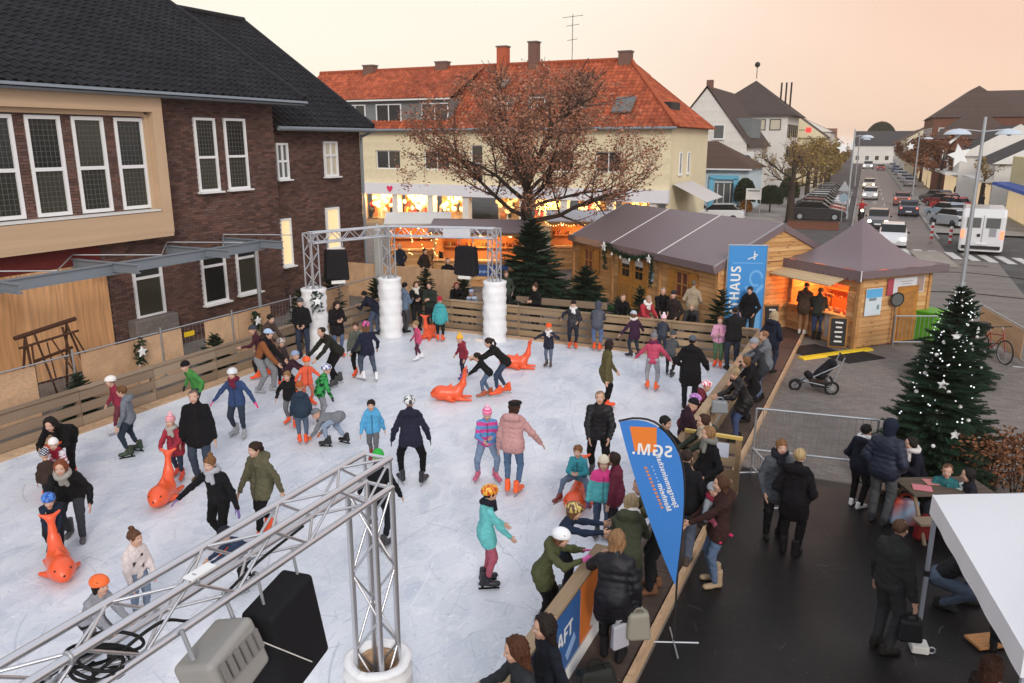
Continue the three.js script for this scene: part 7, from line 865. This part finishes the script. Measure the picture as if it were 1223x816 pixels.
person(-13.67, -21.30, 1.66, 43, 'woman in black with a cream scarf holding a cup by the fence', { pose:'phone',hp:0,top:['#1a1a1e','coat',.3],legs:'#202228',hair:['long','#4a3020'],scarf:'#d0ccc4' });
person(-13.15, -21.35, 1.70, 12, 'man in a dark green jacket drinking from a cup', { pose:'phone',hp:0,top:['#2b332c','plain',.15],legs:'#202228',hair:['short','#2a1c14'] });
person(-14.50, -20.08, 1.75, -99, 'man in navy jacket and jeans leaning over the corner of the fence', { pose:'fence',lean:58,hz:-.1,hands:[[.1,.5,.3],[-.1,.5,.32]],top:['#1c2130','plain',.05],legs:'#44597c',hair:['short','#1c1613'],shoe:['shoe','#222'] });
person(-15.12, -25.83, 1.78, 44, 'man in a black jacket and green trousers standing before the drinks stall', { pose:'pocket',top:['#141518','plain',.15],legs:'#26382c',hair:['crop','#2a211b'],y:0.012 });
person(-12.82, -22.45, 1.60, 38, 'woman with orange hair and black coat behind the back fence', { pose:'fence',top:['#19181b','coat',.3],legs:'#202026',hair:['long','#94482a'],y:0.012 });
person(-12.29, -22.55, 1.35, 19, 'child in a striped white and blue jacket behind the back fence', { pose:'fence',top:['#6a7f9c','plain',.2],top2:['#c8ced6','stripes'],legs:'#2a2c34',hat:['beanie','#d0d4da','#5a74a4'],y:0.012 });
person(-9.60, -17.13, 1.15, -26, 'child in a dark red jacket and yellow hat behind the pushed seal', { top:['#8a1f34','plain',.2],legs:'#2a2a48',hat:['pom','#e8b040'],hair:['none'],hood:true,shoe:['skate','#5a3080'],pose:'skate' });
person(-8.15, -16.28, 1.66, -58, 'woman in a black jacket bending to help a child push a seal', { pose:'push',lean:44,hands:[[.05,.56,.36],[-.05,.52,.34]],top:['#1d1c1b','plain',.02],legs:'#2c4466',hair:['pony','#2a1b14'],shoe:['skate','#e8541e'],slim:1 });
person(-8.42, -16.00, 1.20, -60, 'child in black jacket and jeans pushing an orange seal leftwards', { pose:'push',lean:40,hands:[[.04,.42,.32],[-.04,.42,.3]],top:['#1c1c1e','plain',.02],legs:'#4a6c94',hair:['short','#221813'],hood:true,shoe:['skate','#a05030'] });
person(-8.04, -19.10, 1.16, 11, 'child in a navy coat and orange cap holding the tail of a seal', { pose:'stand',hands:[[.12,.74,.12],[-.34,.62,.05]],top:['#262a3c','plain',.35],legs:'#5a6c8a',hat:['beanie','#ee5a28'],hair:['none'],scarf:'#d8d8d4',shoe:['skate','#4a3a32'] });
person(-9.93, -22.55, 1.70, -16, 'woman in black with pinned hair drinking behind the back fence', { pose:'phone',hp:0,top:['#18181b','plain',.25],legs:'#222',hair:['bun','#4a3022'],y:0.012 });
person(-11.91, -24.35, 1.72, 36, 'man in a grey green jacket beside the right white pillar and bicycle', { pose:'pocket',top:['#3a4238','plain',.2],legs:'#2a2c30',hair:['short','#6a5038'],y:0.012 });
person(-8.17, -21.25, 1.42, 21, 'boy in a dark padded jacket leaning back on the far fence', { pose:'fence',lean:-4,hz:0,hands:[[.1,.55,.12],[-.24,.6,.0]],top:['#22242e','puffer',.25],legs:'#222a40',hat:['beanie','#2a1d1d'],scarf:'#d8d6d4',shoe:['skate','#e8541e'] });
person(-7.42, -21.30, 1.50, 195, 'skater in a hooded grey padded jacket and jeans leaning over the far fence', { pose:'fence',top:['#454955','puffer',.15],legs:'#4d74ae',hair:['none'],hat:['hood','#454955'],shoe:['skate','#e8541e'] });
person(-7.06, -22.45, 1.70, 29, 'man in black leaning on the far fence beside the lit white star tree', { pose:'fence',top:['#131416','plain',.2],legs:'#222',hair:['crop','#6a4a34'],y:0.012 });
person(-6.21, -21.04, 1.32, -124, 'girl in a purple coat and pale grey hat with outstretched arms', { pose:'arms',top:['#3a1f38','coat',.4],legs:'#2a3448',hat:['beanie','#b8bcc4'],hair:['long','#6a4530'],scarf:'#d8d0cc',shoe:['skate','#16161a'] });
person(-6.32, -22.55, 1.68, 51, 'person in a red coat with white scarf behind the far fence', { pose:'fence',top:['#b01f30','coat',.3],legs:'#222',hair:['short','#a8907a'],scarf:'#e6e2dc',y:0.012 });
person(-6.01, -23.18, 1.82, 21, 'tall grey haired man in a black coat behind the far fence', { pose:'fence',lean:10,top:['#121316','coat',.3],legs:'#222',hair:['crop','#8a7c70'],y:0.012 });
person(-5.63, -23.10, 1.72, -16, 'person in a dark brown coat and dark hat beside the tall man', { pose:'pocket',top:['#302826','plain',.3],legs:'#222',hat:['beanie','#2c2a2e'],hair:['none'],y:0.012 });
person(-5.53, -21.50, 1.20, 184, 'child in a dark padded jacket and pink white hat facing the far fence', { top:['#262c3c','puffer',.2],legs:'#2c3a54',hat:['pom','#e4a8bc','#f0e4e8'],shoe:['skate','#2a2a30'],pose:'fence' });
person(-5.47, -24.89, 1.76, 177, 'man in a beige coat standing by the hut window', { pose:'pocket',top:['#b09c80','coat',.4],legs:'#4a4238',hair:['crop','#7a6a5c'],y:0.012 });
person(-4.96, -22.50, 1.58, 8, 'fair haired person in a black padded jacket with hands on the far fence', { pose:'fence',top:['#17181c','puffer',.2],legs:'#222',hair:['short','#a08c6c'],y:0.012 });
person(-4.91, -18.27, 1.42, 193, 'girl in a hot pink jacket and grey leggings seen from behind', { pose:'arms',top:['#c02a56','puffer',0],legs:'#a4a4ae',hat:['pom','#77747a'],hair:['none'],scarf:'#6a2a4a',shoe:['skate','#f0622c'] });
person(-5.47, -16.33, 1.68, 124, 'woman in an olive green coat with long dark hair on the ice', { pose:'walk',hyaw:40,feet:[[.06,.05,0,10],[-.06,-.06,0,-10]],hands:[[.15,.45,.2],[-.15,.44,-.02]],top:['#5c5430','coat',.42],legs:'#131317',hair:['long','#231712'],shoe:['skate','#f0562a'] });
person(-3.76, -17.28, 1.78, 187, 'heavy man in a long black coat and grey cap seen from behind', { pose:'stand',hands:[[.16,.56,.12],[-.2,.52,.14]],top:['#17171a','coat',.6],legs:'#1d222c',hat:['cap','#565c64'],hood:true,bulk:1.02 });
person(-4.83, -19.75, 1.25, 179, 'small skater in grey beside the heavy man\'s left arm', { pose:'push',lean:35,top:['#4a4c50','plain',.1],legs:'#222',hat:['beanie','#44484e'],shoe:['skate','#1a1a1e','#111'] });
person(-3.86, -21.11, 1.40, 5, 'girl in a pale pink jacket with orange skates at the right end of the ice', { pose:'phone',hp:-6,top:['#d894b4','plain',.05],legs:'#4a7a48',hair:['short','#7a4c34'],shoe:['skate','#f0562a'] });
person(-3.46, -20.93, 1.82, -159, 'broad man in a black jacket and jeans standing behind the pale pink girl', { pose:'hold',top:['#1d1c1f','plain',.1],legs:'#2c3850',hair:['crop','#2a1e18'],bulk:.96 });
person(-3.61, -24.33, 1.82, -8, 'dark haired man in a black hooded jacket before the blue banner', { pose:'pocket',top:['#16161a','coat',.2],legs:'#23262e',hair:['short','#1c1512'],hood:true,y:0.012 });
person(-2.40, -18.33, 1.78, -81, 'balding man in a grey jacket and jeans on the deck beside the rink', { pose:'fence',lean:8,top:['#696c72','plain',.15],legs:'#5470a0',hair:['crop','#8a6248'],y:0.12 });
person(-2.48, -20.88, 1.68, 157, 'woman with long pale blond hair and a navy coat on the deck', { pose:'pocket',top:['#1c2334','coat',.45],legs:'#23324c',hair:['curly','#ab9778'],hood:true,y:0.12 });
person(-2.45, -18.20, 1.62, -72, 'person in a grey cap and dark coat leaning on the right fence', { pose:'fence',top:['#33363c','coat',.3],legs:'#222630',hat:['beanie','#8c9096'],hair:['short','#222'],y:0.12 });
person(-2.40, -16.75, 1.55, -64, 'ginger haired person in black with a fur hood at the right fence', { pose:'fence',top:['#17161a','coat',.35],legs:'#222630',hair:['bob','#74502f'],hood:true,y:0.12 });
person(-2.40, -15.49, 1.64, -67, 'woman with a blond bun in a black padded coat at the right fence', { pose:'fence',top:['#1a1719','puffer',.45],legs:'#35518a',hair:['bun','#9c8768'],y:0.12 });
person(-3.11, -15.59, 1.22, 99, 'child in a red and white helmet and burgundy coat inside the right fence', { pose:'fence',top:['#6a2030','coat',.35],legs:'#2a2630',hat:['helmet','#f0e4e4','#d03050'],hair:['none'],hood:true,shoe:['skate','#333'] });
person(-3.06, -14.32, 1.34, 87, 'girl in a lilac helmet and maroon jacket inside the right fence', { pose:'fence',top:['#5a1e34','plain',.2],legs:'#2a2630',hat:['helmet','#c088c8','#8a4a98'],hair:['bob','#33201a'],shoe:['skate','#333'] });
person(-2.93, -13.34, 1.50, 132, 'person in a black cap and maroon jacket near the flag', { pose:'phone',top:['#2f1a26','plain',.2],legs:'#201f26',hat:['beanie','#1c1a1e'],hair:['none'],y:0.12 });
person(-3.08, -12.20, 1.62, 76, 'boy with short black hair and black jacket behind the blue flag', { pose:'stand',hands:[[.12,.62,.26],[-.12,.5,.1]],top:['#16171b','plain',.15],legs:'#1c1e26',hair:['short','#120e0c'],skin:.8 });
person(-2.45, -12.26, 1.66, -57, 'woman with brown bobbed hair and a grey green parka at the rink gate', { pose:'fence',lean:8,top:['#3a3e34','plain',.2],legs:'#2a2a30',hair:['bob','#3c2418'],hood:true,scarf:'#b8aa94',y:0.12 });
person(-2.15, -11.65, 1.68, -52, 'woman with long honey blond hair in a black coat at the rink gate', { pose:'pocket',top:['#151519','coat',.5],legs:'#17181c',hair:['long','#8a6846'],scarf:'#77766f',y:0.12 });
person(-2.21, -10.21, 1.80, 188, 'man in black jacket and grey blue jeans standing behind the blue flag', { pose:'pocket',top:['#17171b','plain',.12],legs:'#51617a',hair:['crop','#2a1e18'],shoe:['shoe','#4a4038'],y:0.12 });
person(-1.68, -10.07, 1.68, -61, 'woman in a brown coat and jeans carrying a toddler', { pose:'hold',top:['#3a2420','coat',.3],legs:'#4a6c98',hair:['long','#4a2e1e'],hood:true,shoe:['boot','#a08a70'],slim:1,y:0.012 });
person(-1.85, -10.13, 0.95, 70, 'toddler in a grey cap and padded jacket with pink trousers carried by the woman', { pose:'sit',y:0.73,hands:[[.12,.4,.2],[-.12,.42,.2]],top:['#7e848c','puffer',.05],legs:'#b83058',hat:['beanie','#a0a4a8'],hair:['none'],scarf:'#7a2438',shoe:['shoe','#c02858'] });
person(-1.15, -11.82, 1.70, 24, 'brown haired woman in a grey coat on the black tarmac', { pose:'pocket',top:['#4d5258','coat',.45],legs:'#17181d',hair:['short','#7a5636'],scarf:'#22252c',hands:[[.1,.52,.12],[-.13,.48,.08]],y:0.012 });
person(-0.84, -11.39, 1.72, 172, 'short haired blonde in a long black coat seen from behind', { pose:'pocket',top:['#141317','coat',.62],legs:'#131419',hair:['short','#a8916c'],hood:true,shoe:['boot','#141316'],y:0.012 });
person(-0.02, -13.52, 1.50, 150, 'boy in navy coat and white shoes beside the navy padded man', { pose:'pocket',top:['#1a1f30','coat',.35],legs:'#14151a',hair:['short','#0f0c0b'],hood:true,scarf:'#dcdad8',shoe:['shoe','#dad8d4'],y:0.012 });
person(0.33, -13.02, 1.84, 159, 'man in a navy padded jacket with raised hood and grey jeans', { pose:'pocket',top:['#1d2538','puffer',.1],legs:'#55585c',hat:['hood','#1b2232'],hair:['none'],shoe:['shoe','#26282c'],bulk:.96,y:0.012 });
person(0.88, -14.02, 1.62, -66, 'woman with a white scarf and dark coat sitting at the picnic table', { pose:'sit',lean:16,y:0.06,hands:[[.08,.46,.2],[-.06,.5,.22]],top:['#1b1c2a','coat',.3],legs:'#15161b',hair:['bob','#1a1412'],scarf:'#cfc8c4' });
person(1.24, -13.43, 1.45, -7, 'person in a teal jacket sitting behind the white tent', { pose:'sit',lean:10,y:0.01,top:['#1f6c70','plain',.1],legs:'#22303c',hair:['crop','#5a3a28'] });
person(1.61, -13.28, 1.45, -77, 'person with dark bobbed hair sitting behind the white tent', { pose:'sit',y:0.01,top:['#22242c','plain',.1],legs:'#222',hair:['bob','#17110f'] });
person(0.45, -9.46, 1.78, 137, 'man in dark grey jacket and trousers walking towards the white tent', { pose:'stand',hyaw:20,top:['#2b2d2c','plain',0],legs:'#33363a',hair:['crop','#4a3222'],shoe:['shoe','#1a1815'],bulk:1,y:0.012 });
person(1.19, -10.90, 1.75, 86, 'person in black jacket and jeans crouching beside the white tent', { pose:'crouch',top:['#212326','plain',0],legs:'#4a617c',hair:['short','#1a1412'],shoe:['shoe','#222'],y:0.012 });
person(1.74, -9.63, 1.55, 160, 'person in a crimson cap and slate jacket sitting under the white tent', { pose:'sit',y:0.01,top:['#2b3036','plain',.0],legs:'#22262c',hat:['beanie','#c0305a'],scarf:'#55585c' });
person(1.35, -8.21, 1.30, 141, 'woman with long auburn hair sitting at the bottom right corner', { pose:'sit',y:0.01,top:['#2a201c','plain',.1],legs:'#222',hair:['curly','#3a2014'] });
person(-2.55, -5.59, 1.66, -47, 'young woman with long wavy brown hair at the bottom edge of the rink', { pose:'phone',hp:6,hands:[[.06,.60,.20],[-.10,.64,.22]],top:['#2c3034','plain',.2],legs:'#222',hair:['curly','#4a2a18'],y:0.12 });
person(-2.50, -6.03, 1.62, -43, 'young woman with long black hair behind the wavy haired one', { pose:'pocket',top:['#1b1f28','plain',.2],legs:'#222',hair:['curly','#1e1410'],y:0.12 });
person(-2.42, -7.81, 1.72, 189, 'woman with blond hair and a long black padded coat at the blue rink board', { pose:'fence',lean:14,hands:[[.14,.62,.2],[-.16,.44,-.02]],top:['#14141b','puffer',.95],legs:'#1c1c21',hair:['long','#866546'],shoe:['boot','#151417'],y:0.12 });
person(-3.40, -8.10, 1.42, 98, 'girl in an olive coat and white helmet leaning on the blue rink board', { pose:'fence',lean:26,hz:-.05,hands:[[.09,.72,.30],[-.09,.72,.32]],top:['#4c5030','coat',.45],legs:'#17171b',hat:['helmet','#e6e8ea'],hair:['bob','#6a4630'],hood:true,glove:'#d860a0',shoe:['skate','#d0d2d6'] });
person(-3.38, -8.80, 1.42, 109, 'child in a navy jacket and gold patterned helmet at the rink board', { pose:'fence',lean:20,hands:[[.09,.72,.30],[-.09,.72,.3]],top:['#1f2d44','plain',.15],legs:'#222632',hat:['helmet','#5a3a30','#c8b060'],hair:['bob','#6a4a30'],shoe:['skate','#555'] });
person(-2.59, -8.87, 1.66, 188, 'woman with blond bobbed hair and an olive parka with white lining', { pose:'fence',top:['#3d4030','coat',.4],legs:'#2b2c30',hair:['bob','#a08c6c'],hood:true,scarf:'#d8d2c8',y:0.12 });
person(-2.42, -9.34, 1.82, -70, 'balding man in an olive padded jacket bending towards the girl in turquoise', { pose:'fence',lean:30,hands:[[.1,.5,.28],[-.1,.48,.3]],top:['#55522f','puffer',.1],legs:'#1c1d22',hair:['crop','#4a3020'],shoe:['shoe','#6a4630'],y:0.12 });
person(-3.54, -10.61, 1.34, 20, 'girl in a turquoise and pink jacket with a cream hat', { pose:'stand',top:['#3fb4b8','puffer',.15],top2:['#e0408a','yoke'],legs:'#3a5478',hat:['beanie','#d8ccb4'],hair:['bob','#7a5236'],glove:'#3a5c94',shoe:['skate','#444'] });
person(-4.33, -12.67, 1.76, 17, 'woman in a black padded jacket with tied back blond hair pushing a seated boy', { pose:'push',lean:14,hip:.51,hz:-.03,hands:[[.11,.5,.2],[-.09,.5,.22]],hp:-12,top:['#17171b','puffer',.25],legs:'#131318',hair:['crop','#86705a'],shoe:['skate','#2a2a30'] });
person(-4.29, -11.55, 1.20, 8, 'boy in a teal jacket riding on an orange seal', { pose:'sit',y:0.15,feet:[[.2,.26,0,25],[-.22,.24,0,-25]],hands:[[.05,.4,.22],[-.05,.4,.22]],top:['#1f8f9c','plain',0],legs:'#5d7596',hair:['short','#7a5636'],shoe:['skate','#6a2a26'],grip:1 });
person(-5.46, -11.42, 1.70, 191, 'woman in a dusty pink jacket and black cap with orange skates', { pose:'stand',hyaw:-30,hands:[[.16,.44,.04],[-.27,.5,.12]],top:['#c08a86','puffer',.2],legs:'#3c6c9c',hair:['long','#3a241a'],hat:['peaked','#1d1a1c'],hood:true,shoe:['skate','#f0602a'],slim:1 });
person(-6.12, -11.73, 1.45, 32, 'girl in a blue and pink jacket and striped pink bobble hat', { pose:'wide',hands:[[.05,.6,.2],[-.06,.56,.2]],hp:16,top:['#4a92cc','plain',.12],top2:['#c84a8c','stripes'],legs:'#7092bc',hat:['pom','#e85a92','#f0b8cc'],hair:['none'],shoe:['skate','#c05a78'] });
person(-4.52, -8.61, 1.46, 133, 'child in a turquoise coat with pink trousers and a yellow helmet', { pose:'stand',hands:[[.12,.52,.2],[-.12,.5,.2]],top:['#56bcbc','plain',.4],legs:'#c8345c',hat:['helmet','#e0a828','#c04820'],hair:['short','#2a1c16'],scarf:'#22222a',shoe:['skate','#1a1a20','#111'] });
person(-6.53, -8.95, 1.50, 201, 'child in dark clothes and a bright green cap behind the truss post', { pose:'skate',lean:8,top:['#17181d','plain',.3],legs:'#1b2230',hat:['beanie','#36a846'],hair:['none'],shoe:['skate','#333'] });
person(-7.46, -7.07, 1.10, -33, 'small child in a blue jacket half covered by the near truss', { pose:'push',top:['#2a3850','plain',.1],legs:'#222',hat:['beanie','#22242c'],shoe:['skate','#333'] });
person(-3.34, -10.67, 1.40, -83, 'child in a burgundy coat peeping out behind the blue flag', { pose:'stand',top:['#6a2038','coat',.4],legs:'#2a2630',hair:['bob','#2a1c16'],shoe:['skate','#333'] });
person(-2.16, -25.74, 1.72, 173, 'customer in a brown coat and ochre trousers at the round hut counter', { pose:'phone',top:['#4a3c30','coat',.4],legs:'#a86a24',hair:['crop','#3a2a20'],shoe:['shoe','#c8c4be'],y:0.12 });
person(-1.72, -25.59, 1.72, 176, 'customer in a dark jacket and blue jeans at the round hut counter', { pose:'phone',top:['#2c322f','plain',.15],legs:'#2c4a7c',hair:['short','#5a4a3a'],shoe:['boot','#222'],y:0.012 });
person(-19.31, -28.88, 1.75, 39, 'white haired man in a navy jacket at the lit stall', { pose:'pocket',top:['#1c2434','plain',.2],legs:'#222',hair:['short','#c0a888'],y:0.012 });
person(-17.66, -28.22, 1.70, 72, 'person in a dark coat at the lit stall', { pose:'pocket',top:['#241c1c','coat',.3],legs:'#222',hair:['short','#2a1a14'],y:0.012 });
person(-17.69, -29.45, 1.70, 11, 'grey haired person in black holding a drink at the lit stall', { pose:'phone',top:['#17171b','coat',.3],legs:'#222',hair:['short','#8a7460'],y:0.012 });
// passers-by on the street
const far = (x, z, h, hd, lab, o) => person(...at(x, z), h, hd, lab, { y: .13, q: 1.8, group: 'passers-by on the street', ...o });
far(5.6, -74.2, 1.75, 150, 'passer-by in black on the right pavement near the van', { pose: 'walk', top: ['#17171a', 'coat', .4] }); far(5.2, -75.4, 1.7, 140, 'passer-by in a dark blue jacket on the right pavement', { pose: 'walk', top: ['#20283a', 'coat', .3] }); far(7.9, -79, 1.7, 40, 'passer-by in grey before the right shops', { pose: 'walk', top: ['#33343a', 'coat', .3] }); far(7.6, -97, 1.7, 0, 'passer-by in dark clothes farther along the right shops', { pose: 'stand', top: ['#1c1c22', 'coat', .3] });
far(-9.0, -88.5, 1.7, 20, 'passer-by in a black coat on the left pavement', { pose: 'walk', top: ['#151518', 'coat', .4] }); far(-8.4, -91.5, 1.7, 190, 'passer-by in brown on the left pavement', { pose: 'walk', top: ['#33251e', 'coat', .4] }); far(-9.4, -86, 1.65, 10, 'passer-by in grey on the left pavement beside the black coated one', { pose: 'stand', top: ['#4a4a50', 'coat', .3] });
person(...at(-1.55, -66.6), 1.72, 10, 'rider in a red jacket on a scooter by the parked cars', { pose: 'sit', lean: 6, y: .28, hip: .42, hands: [[.2, .62, .3], [-.2, .62, .3]], feet: [[.08, .16, 0, 4], [-.08, .16, 0, -4]], top: ['#b01824', 'plain', .1], legs: '#1c1c22', hat: ['helmet', '#8a1a1e'], grip: 1 });
{ const s = thing('motor_scooter', 'dark motor scooter with a lit headlamp ridden on the street', 'scooter', null, [at(-1.55, -66.5)[0], .01, at(-1.55, -66.5)[1]], 10 * R); for (const z of [-.6, .65]) part(s, 'wheel', new THREE.TorusGeometry(.2, .07, 8, 18).rotateY(PI / 2), M.rubber, [0, .27, z]); part(s, 'body', sdf([cap([0, .5, -.6], [0, .6, -.1], .15, .13), cap([0, .3, -.1], [0, .3, .35], .1), cap([0, .35, .42], [0, .95, .38], .13, .08)], .03, { k: .08 }), M.dark); rod(s, 'handlebar', [-.32, 1.05, .36], [.32, 1.05, .36], .018, M.dark); part(s, 'seat', new RoundedBoxGeometry(.26, .1, .6, 2, .04), M.rubber, [0, .72, -.3]); part(s, 'headlamp', new THREE.SphereGeometry(.1, 10, 8), lampM.head, [0, .95, .47]); }
scene.traverse(o => { if (o.isMesh) { o.castShadow = true; o.receiveShadow = true; } });
renderer.render(scene, camera);
